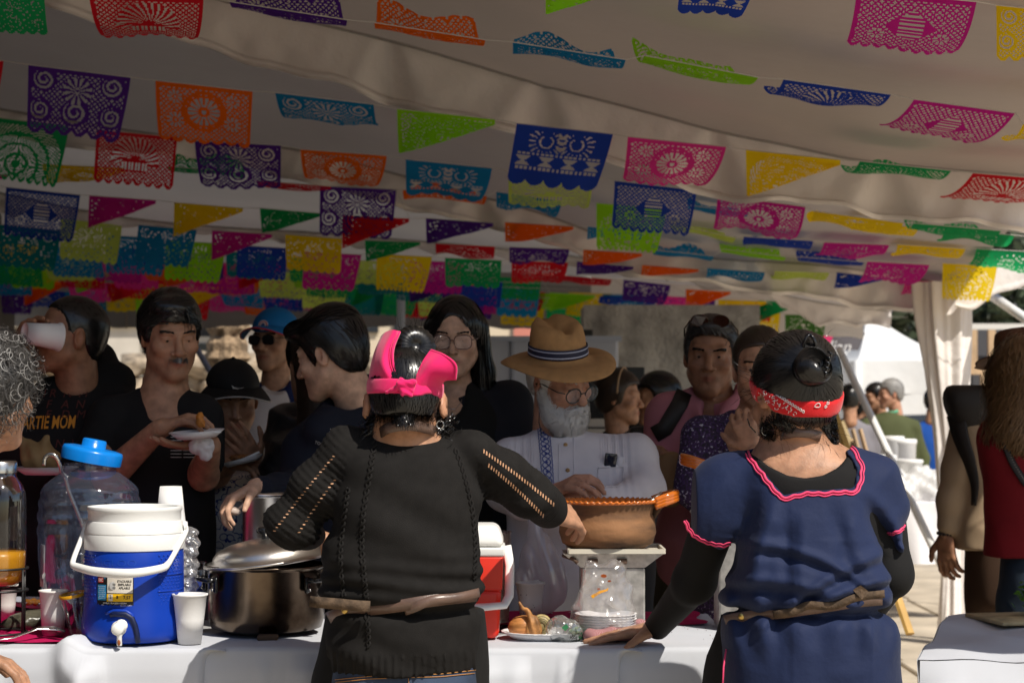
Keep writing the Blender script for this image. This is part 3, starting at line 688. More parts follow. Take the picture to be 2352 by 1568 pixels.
for k,(u,y,sx,sz) in enumerate(((2062,13.35,.16,.13),(2125,13.4,.19,.14))):
    c = W(u,1125,y); v = Vol((c.x - .3,y - .25,zt - .02),(c.x + .3,y + .25,zt + .35),.014)
    v.ell((c.x,y,zt + .09),(sx,.13,sz)); v.ell((c.x - .05,y,zt + .17),(sx * .5,.1,sz * .5),k=.05)
    v.disp(lambda X,Y,Z: .012 * np.sin(X * 40 + Z * 22) * np.sin(Z * 31 + Y * 20) + .008 * np.sin(X * 75 - Z * 60)); Vv,Qq = v.mesh()
    props(obj('plastic_bag',Vv,Qq,M('white_bag',(.78,.77,.76),.3,transl=.25)),('bulging white plastic bag at the left of the far table','bulging white plastic bag at the right of the far table')[k],'bag')
# ================================================================ people: helpers
m_skin = {}
def skin(kind):
    c = {'tan': (.40,.21,.125),'brown': (.30,.145,.08),'dark': (.20,.095,.055),'fair': (.56,.34,.23),'ruddy': (.46,.24,.155)}[kind]
    return M('skin_' + kind,c,.5,var=.22,vscale=34,bump=.5,bscale=150,bdist=.0014,sss=.12,attr='tint',spec=.4)
m_eyew = M('eye_white',(.20,.165,.15),.45,spec=.2); m_iris = M('eye_iris',(.018,.010,.006),.25,spec=.3)
def hairmat(k):
    c,r = {'black': ((.010,.009,.0085),.27),'brown': ((.035,.021,.013),.38),'grey': ((.24,.23,.22),.5),'white': ((.62,.60,.57),.55),'pepper': ((.045,.042,.04),.4),'blond': ((.19,.105,.045),.45),'darkgrey': ((.03,.027,.025),.4)}[k]
    return M('hair_' + k,c,r,spec=.55)
def cloth(name,col=(.02,.02,.024),rough=.85,var=.08,bump=.35,bscale=420,wave=None,sheen=.0,vscale=7,**k):
    return M(name,col,rough,var=var,vscale=vscale,bump=bump,bscale=bscale,bdist=.0018,wave=wave,sheen=sheen,spec=k.pop('spec',.25),**k)
class Head:
    def __init__(s,u,v,y,yaw=0,pitch=0,roll=0,sc=1.0,off=(0,0,0)):
        s.c = np.array(W(u,v,y)) + np.array(off); s.R = np.array(Matrix.Rotation(R(yaw),3,'Z') @ Matrix.Rotation(R(roll),3,'Y') @ Matrix.Rotation(R(pitch),3,'X')); s.s = sc
    def w(s,p): return s.c + s.R @ (np.array(p,float) * s.s)
    def ws(s,P): return s.c + (np.asarray(P,float) * s.s) @ s.R.T
    def loc(s,P): return ((np.asarray(P) - s.c) @ s.R) / s.s
    def grid(s,X,Y,Z):
        px,py,pz = X - s.c[0],Y - s.c[1],Z - s.c[2]; r = s.R
        return [(px * r[0,i] + py * r[1,i] + pz * r[2,i]) / s.s for i in range(3)]
    def ell(s,vol,c,r,k=0,op='u',rot=None): vol.ell(s.w(c),np.array(r) * s.s,s.R if rot is None else s.R @ rot,k * s.s,op)
    def cap(s,vol,a,b,ra,rb=None,k=0,op='u'): vol.cap(s.w(a),s.w(b),ra * s.s,(ra if rb is None else rb) * s.s,k * s.s,op)
def face_vol(vol,H,fat=0.0,ear=0.0,nose=1.0,jaw=1.0,brow=1.0,eyes='open',smile=0.0,detail=True,cheek=1.0):
    f = 1 + fat
    H.ell(vol,(0,.016,.030),(.074 * f ** .3,.097,.088))
    H.ell(vol,(0,-.030,-.035),(.060 * f,.060,.076),.03)
    H.cap(vol,(-.045 * f,-.005,-.058),(-.016,-.070,-.101),.021,.018,.03); H.cap(vol,(.045 * f,-.005,-.058),(.016,-.070,-.101),.021,.018,.03)
    H.ell(vol,(0,-.074,-.100),(.022 * jaw,.018,.017),.02)
    if not detail: 
        for sx in (-1,1): H.ell(vol,(sx * (.076 + ear),.012,-.010),(.010,.019,.032),.006,rot=rotm(0,0,sx * 20))
        return
    H.cap(vol,(-.040,-.072,.024),(-.008,-.082,.020),.011 * brow,.011,.012); H.cap(vol,(.040,-.072,.024),(.008,-.082,.020),.011 * brow,.011,.012)
    for sx in (-1,1):
        H.ell(vol,(sx * .032,-.094,.001),(.0165,.014,.0125),.010,'sub')
        H.ell(vol,(sx * .046,-.062,-.026),(.020,.020,.018 * cheek),.02)
        H.ell(vol,(sx * .0315,-.0735,.000),(.0150,.0125,.0125),.004)
        if eyes: 
            op = .0026 if eyes == 'open' else .0015; zz = .0 if eyes == 'open' else -.0035
            H.ell(vol,(sx * .0315,-.0860,zz),(.0125,.006,op),.0015,'sub')
            H.cap(vol,(sx * .019,-.0835,.0055),(sx * .044,-.0785,.0045),.0022,.0018,.003)
    H.cap(vol,(0,-.084,.012),(0,-.108 - .006 * (nose - 1),-.030),.0068,.0112 * nose,.010)
    H.ell(vol,(0,-.110 - .006 * (nose - 1),-.034),(.0105 * nose,.010 * nose,.0095),.005)
    for sx in (-1,1):
        H.ell(vol,(sx * .0135 * nose,-.098,-.037),(.0082 * nose,.0105,.0075),.004)
        H.ell(vol,(sx * .0065 * nose,-.103,-.0445),(.0036,.0045,.003),.002,'sub')
        H.cap(vol,(sx * .019,-.092,-.040),(sx * .030,-.083,-.066),.0028,.002,.006,'sub')
    H.ell(vol,(0,-.080,-.066),(.030,.014,.022),.014)
    H.cap(vol,(-.025,-.0835,-.0660 + smile),(0,-.0955,-.0632),.0030,.0046,.004); H.cap(vol,(.025,-.0835,-.0660 + smile),(0,-.0955,-.0632),.0030,.0046,.004)
    H.cap(vol,(-.021,-.0840,-.0715 + smile),(0,-.0938,-.0745),.0030,.0056,.004); H.cap(vol,(.021,-.0840,-.0715 + smile),(0,-.0938,-.0745),.0030,.0056,.004)
    H.cap(vol,(-.026,-.0865,-.0680 + smile),(0,-.1005,-.0682),.0012,.0014,.0015,'sub'); H.cap(vol,(.026,-.0865,-.0680 + smile),(0,-.1005,-.0682),.0012,.0014,.0015,'sub')
    for sx in (-1,1):
        H.ell(vol,(sx * (.076 + ear),.012,-.008),(.0095,.019,.032),.006,rot=rotm(0,0,sx * 25))
        H.ell(vol,(sx * (.083 + ear),.008,-.004),(.005,.009,.018),.004,'sub',rot=rotm(0,0,sx * 25))
def face_tint(H,V,lip=(.86,.55,.55),stub=0.0,stubcol=(.55,.55,.58)):
    L = H.loc(V); C = np.ones((len(V),3)); x,y,z = L.T
    def blob(cx,cy,cz,rx,ry,rz): return np.exp(-(((np.abs(x) - cx) / rx) ** 2 + ((y - cy) / ry) ** 2 + ((z - cz) / rz) ** 2))
    def mul(w,c):
        for i in range(3): C[:,i] *= 1 - np.clip(w,0,1) * (1 - c[i])
    mul(1.3 * blob(0,-.097,-.0685,.021,.02,.0085),lip)
    mul(.5 * blob(.045,-.075,-.03,.022,.03,.02),(1.0,.86,.84)); mul(.5 * blob(0,-.112,-.033,.014,.014,.012),(1,.85,.82))
    mul(.55 * blob(.0315,-.086,.004,.02,.02,.011),(.72,.66,.66))
    mul(.7 * blob(.080,.01,-.01,.012,.02,.03),(1.,.8,.76))
    if stub: mul(stub * (1 / (1 + np.exp((z + .040 + .02 * (np.abs(x) > .03)) / .008))) * (y < .0) * (z > -.13),stubcol)
    return C
def hand(vol,w,d,n,thumb,curl=.5,sc=1.0,spread=.10,tcurl=.5,curls=None):
    """w wrist, d fingers' direction, n direction the palm faces, thumb=+1/-1 side along d x n"""
    w = np.array(w,float); d = np.array(d,float); d = d / np.linalg.norm(d); n = np.array(n,float); n -= d * n.dot(d); n /= np.linalg.norm(n); sd = np.cross(d,n) * thumb
    L = sc * .088
    for i in range(4):
        o = (1.5 - i) * .0185 * sc; k0 = w + sd * o * .55 + d * .012; k1 = w + d * L * (1 - .03 * abs(i - 1)) + sd * o
        vol.cap(k0,k1,.0155 * sc,.0112 * sc,.012)
    for i in range(4):
        o = (1.5 - i) * .0195 * sc; p = w + d * L * (1 - .03 * abs(i - 1)) + sd * o; c = curl if curls is None else curls[i]
        fl = (.040,.046,.043,.033)[i] * sc; a = 0; dd = d + sd * (1.5 - i) * spread; dd /= np.linalg.norm(dd)
        for j,(ln,rr) in enumerate(((1.0,.0098),(.66,.0088),(.52,.0078))):
            a += c * (.8,1.0,.7)[j]; q = p + (dd * math.cos(a) + n * math.sin(a)) * fl * ln; vol.cap(p,q,rr * sc * (1.04 if j else 1.08),rr * sc * .95,.003); p = q
    p = w + sd * .030 * sc + d * .020 * sc; td = d * .62 + sd * .72 + n * .25; td /= np.linalg.norm(td)
    q = p + td * .044 * sc; vol.cap(w + sd * .012 * sc + d * .01,q,.017 * sc,.012 * sc,.012)
    td2 = td * math.cos(tcurl) + (d * .5 + n * .6 - sd * .4) * math.sin(tcurl); td2 /= np.linalg.norm(td2); q2 = q + td2 * .030 * sc; vol.cap(q,q2,.0108 * sc,.010 * sc,.003)
    q3 = q2 + (td2 * .8 + n * .2 * tcurl) * .022 * sc; vol.cap(q2,q3,.0098 * sc,.0078 * sc,.003)
def hand_mesh(w,d,n,thumb,fore=None,h=.0038,rf=.03,**k):
    w = np.array(w,float); lo,hi = w - .2,w + .2
    v = Vol(lo,hi,h); hand(v,w,d,n,thumb,**k)
    if fore is not None:
        f = np.array(fore,float); dv = f - w; ln = np.linalg.norm(dv); e = w + dv / ln * min(ln,.14); v.cap(w - np.array(d) / np.linalg.norm(d) * -.006,e,.026 * k.get('sc',1),rf,.02)
    return v.mesh()
def ribbons(P,wd,lift=None):
    """P: (n, steps, 3) strand paths -> flat ribbons crossing to a 3-sided look"""
    n,m,_ = P.shape; T = np.empty_like(P); T[:,1:-1] = P[:,2:] - P[:,:-2]; T[:,0] = P[:,1] - P[:,0]; T[:,-1] = P[:,-1] - P[:,-2]
    T /= np.linalg.norm(T,axis=2,keepdims=True) + 1e-9
    O = P - P.reshape(-1,3).mean(0); A = np.cross(T,O); A /= np.linalg.norm(A,axis=2,keepdims=True) + 1e-9
    w = wd * 1.25 * (1 - .75 * (np.linspace(0,1,m) ** 3))[None,:,None]
    V = np.stack([P + A * w,P - A * w],2).reshape(-1,3); base = (np.arange(n)[:,None] * m + np.arange(m - 1)[None,:]) * 2
    return V,np.stack([base,base + 1,base + 3,base + 2],-1).reshape(-1,4)
def comb(vol,starts,dirfn,steps,step,jitter=.25,off=.002,seed=0,noise=0.0,gravity=0.0,stick=True):
    """strand paths that run over the surface of vol along dirfn(P)"""
    g = np.random.default_rng(seed); P = starts.copy(); n = len(P); out = []; jit = g.normal(size=(n,3)) * jitter; o = off * (.3 + g.random(n))[:,None]
    for i in range(steps):
        val,G = vol.sample(P)
        if stick: P = P - G * (val[:,None] - o)
        out.append(P.copy())
        D = dirfn(P) + jit + g.normal(size=(n,3)) * noise; D[:,2] -= gravity
        if stick: D = D - G * (D * G).sum(1)[:,None]
        D /= np.linalg.norm(D,axis=1)[:,None] + 1e-9; P = P + D * step
    return np.stack(out,1)
def join(parts,bridge=False):
    V,Fs,n = [],[],0
    for v,f in parts:
        if len(v) == 0: continue
        f = np.asarray(f)
        if bridge and n:      # sew the new piece on where it lies nearest
            A = np.vstack(V); a = A[::5]; b = v[::3]; best = (9,0,0)
            for i in range(0,len(b),200):
                d = ((b[i:i + 200,None] - a[None]) ** 2).sum(2); k = np.unravel_index(d.argmin(),d.shape)
                if d[k] < best[0]: best = (d[k],(i + k[0]) * 3,k[1] * 5)
            _,ib,ia = best; fb = f[np.nonzero((f == ib).any(1))[0][0]]; j2 = [q for q in fb if q != ib][0]; fa = np.vstack(Fs); fa = fa[np.nonzero((fa == ia).any(1))[0][0]]; a2 = [q for q in fa if q != ia][0]
            Fs.append(np.array([[ia,a2,j2 + n,ib + n]]))
        V.append(v); Fs.append(f + n); n += len(v)
    return np.vstack(V),np.vstack(Fs)
SHORT = [(-.12,.062),(-.075,.060),(-.05,.050),(-.036,.030),(-.026,-.010),(-.012,-.014),(.0,.010),(.016,.016),(.028,-.01),(.045,-.045),(.07,-.062),(.12,-.066)]
def hair_cap(H,line,th=.010,h=.006,extra=None,wid=1.0,top=None):
    v = Vol(H.c - .19,H.c + .19,h)
    H.ell(v,(0,.017,.032),(.074 * wid + th,.097 + th,.088 + th)); H.ell(v,(0,.045,-.02),(.060 * wid + th * .7,.056 + th * .7,.07),.03)
    if extra: extra(v)
    X,Y,Z = H.grid(v.ax[0][:,None,None],v.ax[1][None,:,None],v.ax[2][None,None,:])
    L = np.array(line); f = smooth_interp(Y,L[:,0],L[:,1])
    v.F = np.maximum(v.F,((f - Z) * H.s * .8).astype(np.float32))
    if top is not None: v.F = np.maximum(v.F,((Z - top) * H.s).astype(np.float32))
    return v
def surf_starts(V,Q,n,seed=0,fn=None):
    g = np.random.default_rng(seed); c = V[Q].mean(1)
    if fn is not None: c = c[fn(c)]
    return c[g.integers(0,len(c),n)] + g.normal(size=(n,3)) * .002
def add_hair(parent,H,vol,k='black',n=700,dirfn=None,steps=9,step=.009,wd=.0009,jitter=.25,seed=1,off=.0025,extra=None,name='hair',noise=0.0):
    V,Q = vol.mesh(); parts = [(V,Q)]
    if n:
        st = surf_starts(V,Q,n,seed); D = dirfn or (lambda P: np.tile(H.R @ np.array((0,.8,-.6)),(len(P),1)))
        parts.append(ribbons(comb(vol,st,D,steps,step,jitter,off,seed,noise),wd))
    if extra: parts += extra
    V,Q = join(parts); return obj(name,V,Q,hairmat(k),parent)
def eyes(parent,H,gaze=(0,0)):
    for sx in (-1,1):
        c = np.array((sx * .0315,-.0745,0)); b = MB(); b.mi = 0; b.ball(H.w(c),.0101 * H.s,14)
        b.mi = 1; d = np.array((gaze[0],-1.0,gaze[1])); d = d / np.linalg.norm(d); b.ball(H.w(c + d * .0043),.0067 * H.s,12)
        b.build('eye',[m_eyew,m_iris],parent)
def brows(parent,H,k='black',th=1.0,frown=0.0,seed=0):
    g = np.random.default_rng(seed); n = 150; sx = np.where(np.arange(n) % 2 == 0,-1,1); t = g.random(n)
    x = sx * (.012 + .036 * t); z = .0215 + .005 * np.sin(t * 2.4) - frown * (1 - t) * .004 - .003 * t + g.normal(size=n) * .0016 * th; y = -.0925 + .014 * t ** 1.6 + .001
    P0 = np.stack([x,y,z],1); d = np.stack([sx * .008,.0022 * np.ones(n),.002 * np.ones(n)],1) + g.normal(size=(n,3)) * .001
    P = H.ws(np.stack([P0,P0 + d * .5,P0 + d],1).reshape(-1,3))
    if getattr(H,'vol',None) is not None:
        for _ in range(2): val,G = H.vol.sample(P); P = P - G * (val - .0009)[:,None]
    P = P.reshape(n,3,3)
    for s_ in (0,1): V,Q = ribbons(P[s_::2],.0010 * th); obj('eyebrow',V,Q,hairmat(k),parent)
def glasses(parent,H,kind='round',col=(.02,.03,.04),lens=None,r=(.024,.021),y=-.103,z=-.004,gap=.033,th=.0016):
    m = M('frame_%d_%d' % (int(col[0] * 999),int(col[2] * 999)),col,.25,spec=.6); b = MB()
    for sx in (-1,1):
        pts = []
        for a in np.linspace(0,2 * math.pi,22,endpoint=False):
            ca,sa = math.cos(a),math.sin(a); q = 1 if kind == 'round' else (abs(ca) ** 3 + abs(sa) ** 3) ** (-1 / 3.)
            pts.append(H.w((sx * gap + r[0] * ca * q,y + .35 * (abs(sx * gap + r[0] * ca * q) - .02) ** 2 * 10,z + r[1] * sa * q)))
        b.tube(pts,th * H.s,6,closed=True)
        b.tube([H.w((sx * (gap + r[0]),y + .012,z + .006)),H.w((sx * .073,y + .03,z + .006)),H.w((sx * .079,-.01,z + .006)),H.w((sx * .080,.016,z - .004))],th * .9 * H.s,6)
        if lens is not None:
            Lp = [H.w((sx * gap + (r[0] - .001) * math.cos(a) * (1 if kind == 'round' else (abs(math.cos(a)) ** 3 + abs(math.sin(a)) ** 3) ** (-1 / 3.)),y + .001,z + (r[1] - .001) * math.sin(a) * (1 if kind == 'round' else (abs(math.cos(a)) ** 3 + abs(math.sin(a)) ** 3) ** (-1 / 3.)))) for a in np.linspace(0,2 * math.pi,22,endpoint=False)]
            lb = MB(); lb.prism(Lp,H.R @ np.array((0,.0012,0)) * H.s); lb.build('lens',lens,parent,False)
    b.tube([H.w((-(gap - r[0]),y,z + .004)),H.w((0,y - .003,z + .007)),H.w((gap - r[0],y,z + .004))],th * H.s,6)
    return b.build('glasses',m,parent)
m_lens = M('clear_lens',(.9,.9,.9),.03,alpha=.06,spec=1.0); m_dlens = M('dark_lens',(.01,.01,.012),.08,spec=.8)

def folds(kind,seed=0,a=1.0,zc=0.0):
    def fn(x,y,z):
        w = tnoise(x * 9 + y * 5,z * 7,seed,2); w2 = tnoise(x * 14 - y * 9 + w,z * 11 + w,seed + 5,2)
        if kind == 'soft': return a * (.006 * w + .004 * np.abs(w2))
        if kind == 'knit': return a * (.004 * w + .0035 * np.sin(z * 60 + 3 * w + x * 25) * (.3 + .7 * np.clip(w2,0,1)))
        if kind == 'drape':
            s = np.sin(x * 52 + 2.6 * w + y * 20); return a * (.009 * np.abs(s) ** 1.5 * np.clip(.5 + w2,0,1) + .006 * w)
        return a * .004 * w
    return fn
def torso_secs(secs,y):
    """(v, u, half px, depth m[, dy]) -> loft sections"""
    out = []
    for e in secs:
        p = W(e[1],e[0],y); out.append((p.z,p.x,y + (e[4] if len(e) > 4 else 0),e[2] * S(y),e[3]))
    return out
def hit(vol,uv,y0,y1,off=.0):
    """where the view rays through (u, v) first meet a volume between depths y0 and y1 -> points, normals, ok"""
    uv = np.asarray(uv,float).reshape(-1,2); n = len(uv); cur = np.full(n,y0); done = np.zeros(n,bool)
    for _ in range(120):
        P = np.array([tuple(W(u,v,yy)) for (u,v),yy in zip(uv,cur)]); val,G = vol.sample(P)
        done |= val < .0008; cur = np.where(done,cur,cur + np.clip(val * .7,.001,.009)); cur = np.minimum(cur,y1)
        if done.all(): break
    P = np.array([tuple(W(u,v,yy)) for (u,v),yy in zip(uv,cur)]); val,G = vol.sample(P); P = P - G * val[:,None] + G * off
    return P,G,done
def rays(pts,y): return [tuple(W(u,v,y)) for u,v in pts]
def trousers(parent,cx,cy,top,wd,dp,m,name='trousers'):
    v = Vol((cx - wd - .1,cy - dp - .12,.02),(cx + wd + .1,cy + dp + .12,top + .05),.028)
    v.loft([(top,cx,cy,wd,dp),(top - .14,cx,cy,wd * 1.04,dp * 1.05),(top - .26,cx,cy,wd * .98,dp)],p=2.4)
    for s in (-1,1): v.cap((cx + s * wd * .5,cy,top - .2),(cx + s * wd * .5,cy,.12),wd * .55,.065,.03)
    V,Q = v.mesh(); o = obj(name,V,Q,m,parent)
    for s in (-1,1):
        MB().rbox((cx + s * wd * .5,cy - .04 if cy > 5 else cy + .04,.045),(.10,.26,.09),.03,2).build('shoe',M('shoe_black',(.02,.018,.017),.5),parent)
    return o
def garment(parent,name,m,box,h,torso=None,arms=(),neck=None,fold=None,k=.04,extra=None,colors=None,p=2.3,cut=None,trap=True):
    lo,hi = np.array(box[0],float),np.array(box[1],float)
    for a in arms:
        for q,r in a: lo = np.minimum(lo,np.array(tuple(q)) - r - .04); hi = np.maximum(hi,np.array(tuple(q)) + r + .04)
    if torso:
        A = np.array(torso); lo[0] = max(lo[0],min((A[:,1] - A[:,3]).min(),min([q[0] - r for a in arms for q,r in a] + [9])) - .06); hi[0] = min(hi[0],max((A[:,1] + A[:,3]).max(),max([q[0] + r for a in arms for q,r in a] + [-9])) + .06)
        lo[1] = min([(A[:,2] - A[:,4]).min() - .04] + [q[1] - r - .03 for a in arms for q,r in a]); hi[1] = max([(A[:,2] + A[:,4]).max() + .05] + [q[1] + r + .03 for a in arms for q,r in a])
        lo[2] = min([max(lo[2],A[:,0].min() - .03)] + [q[2] - r - .03 for a in arms for q,r in a])
    v = Vol(lo,hi,h)
    if torso: v.loft(torso,p=p)
    k = min(k,.03)
    if torso and arms and trap:
        T = sorted(torso)[-1]
        for a in arms: q,r = a[0]; v.cap((T[1] + (q[0] - T[1]) * .25,T[2],T[0] - .055),(q[0],q[1],q[2] + r * .12),.045,r * .80,.035)
    for a in arms:
        a = [(a[0][0],a[0][1] * .90)] + list(a[1:])
        for i in range(len(a) - 1): v.cap(a[i][0],a[i + 1][0],a[i][1],a[i + 1][1],k)
    if extra: extra(v)
    if fold: v.disp(fold)
    if cut: cut(v)
    for c,r,kk,rot in (neck or ()): v.ell(c,r,rot,kk,'sub')
    V,Q = v.mesh(); o = obj(name,V,Q,m,parent,colors=colors(V) if colors else None); return o,v
def bx(pts,pad):
    P = np.array([tuple(p) for p in pts]); return P.min(0) - pad,P.max(0) + pad
# ================================================================ people: the individuals
def std_torso(H_or_y,uc,vneck,hwpx,depth=.125,belly=0.0,low=.95,dy=0.0,slope=.055,yaw=0):
    y = H_or_y; c = W(uc,vneck,y); hw = hwpx * S(y); z = c.z
    return [(z + .015,c.x,y + .012,.055,.05),(z - slope * .45,c.x,y + .01,hw * .58,depth * .62),(z - slope - .03,c.x,y,hw * .92,depth * .85),(z - .13,c.x,y - .01,hw,depth),(z - .28,c.x,y - .015,hw * .97,depth * 1.05 + belly * .5),(z - .44,c.x,y - .015 - belly * .5,hw * .93 + belly * .4,depth + belly),(z - .60,c.x,y - .01,hw * .95,depth),(low if low < z - .61 else z - .66,c.x,y,hw * .93,depth * .95)]
def body(parent,H,sk='tan',neck=None,nr=.054,chest=None,arms=(),hands=(),face={},tint={},h=.0042,feat=True,hh=.0052):
    nb = np.array(neck if neck is not None else H.w((0,.05,-.20)))
    lo = np.minimum(H.c - .16,nb - .13); hi = np.maximum(H.c + .16,nb + .13)
    if chest:
        t0 = chest[-1]; chest = list(chest) + [(t0[0] + .030,t0[1],t0[2] + .006,t0[3] * .62,t0[4] * .8)]; A = np.array(chest); lo = np.minimum(lo,[(A[:,1] - A[:,3]).min() - .02,(A[:,2] - A[:,4]).min() - .02,A[:,0].min() - .01]); hi = np.maximum(hi,[(A[:,1] + A[:,3]).max() + .02,(A[:,2] + A[:,4]).max() + .02,A[:,0].max() + .01])
    v = Vol(lo,hi,h); face_vol(v,H,**face)
    v.cap(H.w((0,.028,-.045)),nb,nr * .96,nr * 1.06,.022)
    if chest: v.loft(chest,k=.045)
    V,Q = v.mesh(); parts = [(V,Q)]; ns = [len(V)]
    for a in arms:
        P = [np.array(tuple(p)) for p,r in a]; b0,b1 = bx(P,.1); va = Vol(b0,b1,.010)
        for i in range(len(a) - 1): va.cap(P[i],P[i + 1],a[i][1],a[i + 1][1],.02)
        parts.append(va.mesh())
    for hd in hands:
        via = hd.pop('via',None)
        if via:
            Pv = [np.array(tuple(q)) for q in via] + [np.array(tuple(hd['w']))]; b0,b1 = bx(Pv,.08); va = Vol(b0,b1,.012)
            for i in range(len(Pv) - 1): va.cap(Pv[i],Pv[i + 1],.030,.026,.02)
            parts.append(va.mesh())
        parts.append(hand_mesh(h=hh,**hd))
    Va,Qa = join(parts,True); C = np.ones((len(Va),3)); C[:ns[0]] = face_tint(H,V,**tint) if feat else 1
    o = obj('body',Va,Qa,skin(sk),parent,colors=C); H.vol = v; return o,v
def person(label,loc,group=None): return thing('person',label,'person',loc,group)
D3 = lambda a,b: np.array(tuple(b)) - np.array(tuple(a))

# ---- man in black hooded top drinking from a cup (far left)
y = 5.9; root = person('man in a black hoodie drinking from a white paper cup',(W(150,900,y).x,y,0),'customers along the food counter')
H = Head(158,772,y,yaw=-62,pitch=-9)
nb = W(178,905,y + .03); tor = std_torso(y + .03,150,888,158,.15,.05)
hw_ = W(72,800,y - .12)
body(root,H,'brown',nb,.062,arms=[[(nb,.04),(W(20,970,y),.045),(W(-35,1010,y - .06),.04),(W(44,850,y - .10),.028)]],hands=[dict(w=W(44,838,y - .10),d=(.20,-.05,.95),n=(.85,-.5,-.1),thumb=-1,curl=.55,tcurl=.3)],
     face=dict(fat=.12,nose=1.15,eyes='shut'),tint=dict(stub=.35,stubcol=(.8,.8,.82)),h=.005)
v = hair_cap(H,[(-.12,.080),(-.07,.076),(-.045,.06),(-.03,.03),(-.018,-.02),(-.005,-.02),(.005,.016),(.02,.016),(.034,-.02),(.06,-.055),(.12,-.06)],th=.005); add_hair(root,H,v,'black',500,steps=3,step=.006)
brows(root,H); eyes(root,H)
g = np.random.default_rng(3); n = 240; a = g.uniform(-.9,.9,n); P0 = np.stack([np.sin(a) * .036,-.055 - .048 * np.cos(a),-.100 + g.normal(size=n) * .010],1); P = np.stack([P0,P0 + np.stack([np.sin(a) * .003,-.004 * np.cos(a),-.006 + 0 * a],1)],1)
Vg,Qg = ribbons(H.ws(P.reshape(-1,3)).reshape(n,2,3),.0008); obj('goatee',Vg,Qg,hairmat('grey'),root)
m_hood = cloth('black_hoodie',(.012,.011,.011),.9,bump=.4)
def ex(v):
    v.cap(W(110,905,y + .05),W(265,880,y + .10),.055,.065,.05); v.ell(W(232,850,y + .14),(.055,.07,.085),None,.04)
go,gv = garment(root,'hoodie',m_hood,bx([W(-60,780,y),W(320,1300,y)],.22),.010,tor,[[(W(20,960,y),.075),(W(-35,1010,y - .06),.062),(W(35,905,y - .10),.05),(W(44,862,y - .10),.042)],[(W(270,945,y + .03),.08),(W(300,1150,y),.065),(W(180,1140,y - .2),.05),(W(140,1120,y - .26),.045)]],
    neck=[(np.array(W(160,850,y - .08)),(.070,.12,.075),.02,None)],fold=folds('soft',2,1.2),extra=ex)
m_or = M('print_orange',(.62,.24,.02),.7); m_rd = M('print_dark_red',(.09,.018,.012),.8)
def on_surface(vol,y0,y1,off=.002):
    def f(P):
        d = P - np.array((0,0,CAMZ)); cur = P.copy()
        uv = []
        c,s_ = math.cos(PITCH),math.sin(PITCH)
        for q in d: 
            fw = q[1] * c + q[2] * s_; up = -q[1] * s_ + q[2] * c; uv.append((CX + q[0] / fw * F,CY - up / fw * F))
        Q_,G,ok = hit(vol,uv,y0,y1,off); return Q_
    return f
oc = W(104,972,y - .17); ts = S(y)
text_mesh('lettering','HARTIE MOM',40 * ts,oc,(1,0,.02),(.06,0,1),m_or,root,bold=.0008,xscale=.56,shear=.12,project=on_surface(gv,y - .4,y,.003))
for k,(s_,u,v_) in enumerate((('I R  N  M',150,905),('F   A  N',150,930),('E   D  M',150,953),('M  N  W',140,1020),('A  M',165,1046))):
    text_mesh('lettering',s_,26 * ts,W(u,v_,y - .17),(1,0,0),(.1,0,1),m_rd,root,shear=.15,project=on_surface(gv,y - .4,y,.003))
trousers(root,W(150,900,y).x,y + .03,.95,.19,.14,cloth('dark_trousers',(.02,.02,.024)))
# cup at his mouth
cup = thing('paper_cup','white paper cup tipped up at the drinking man\'s mouth','cup',tuple(W(85,768,y - .16)),None)
m_paper = M('white_paper_cup',(.80,.77,.74),.6,transl=.06)
def cup_mesh(parent,base,axis,h,r0,r1,m=None,name='body',bottom=True):
    ax = Vector(axis).normalized(); q = Vector((0,0,1)).rotation_difference(ax).to_matrix()
    prof = ([(0,.004),(r0 * .97,.004)] if bottom else []) + [(r0,0),(r0 + (r1 - r0) * .5,h * .5),(r1,h - .004),(r1 + .003,h - .002),(r1 + .003,h + .002),(r1 - .001,h + .002),(r1 - .003,h - .004),(r0 - .001,.006)]
    return MB().lathe(prof,base,28,rot=np.array(q)).build(name,m or m_paper,parent)
a0,a1 = W(56,764,y - .20),W(121,772,y - .15); cup_mesh(cup,a0,a1 - a0,(a1 - a0).length + .02,.029,.039)
# plate with tamale bag that he holds
pl = thing('foam_plate','small foam plate held low by the drinking man','plate',tuple(W(105,1080,y - .28)),None)
MB().lathe([(0,-.010),(.055,-.010),(.088,.008),(.092,.008),(.058,-.014),(0,-.014)],W(105,1078,y - .30),32).build('body',M('foam_white',(.7,.66,.64),.5),pl)
tb = thing('corn_husk_bundle','pale corn husk bundle with twisted ends lying on the foam plate','food',tuple(W(95,1050,y - .3)),None)
c = np.array(W(95,1052,y - .30)); v = Vol(c - .14,c + .14,.0055); v.ell(c,(.058,.05,.040)); v.cap(c + (-.03,0,.02),c + (-.075,0,.075),.02,.008,.03); v.cap(c + (.0,0,.02),c + (.02,0,.062),.018,.008,.02)
v.disp(lambda X,Y,Z: .003 * np.sin((X - c[0]) * 160 + (Z - c[2]) * 60) + .003 * tnoise(X * 50,Z * 50,4)); Vv,Qq = v.mesh(); obj('husk',Vv,Qq,M('corn_husk',(.27,.17,.07),.7,var=.2,vscale=12),tb)

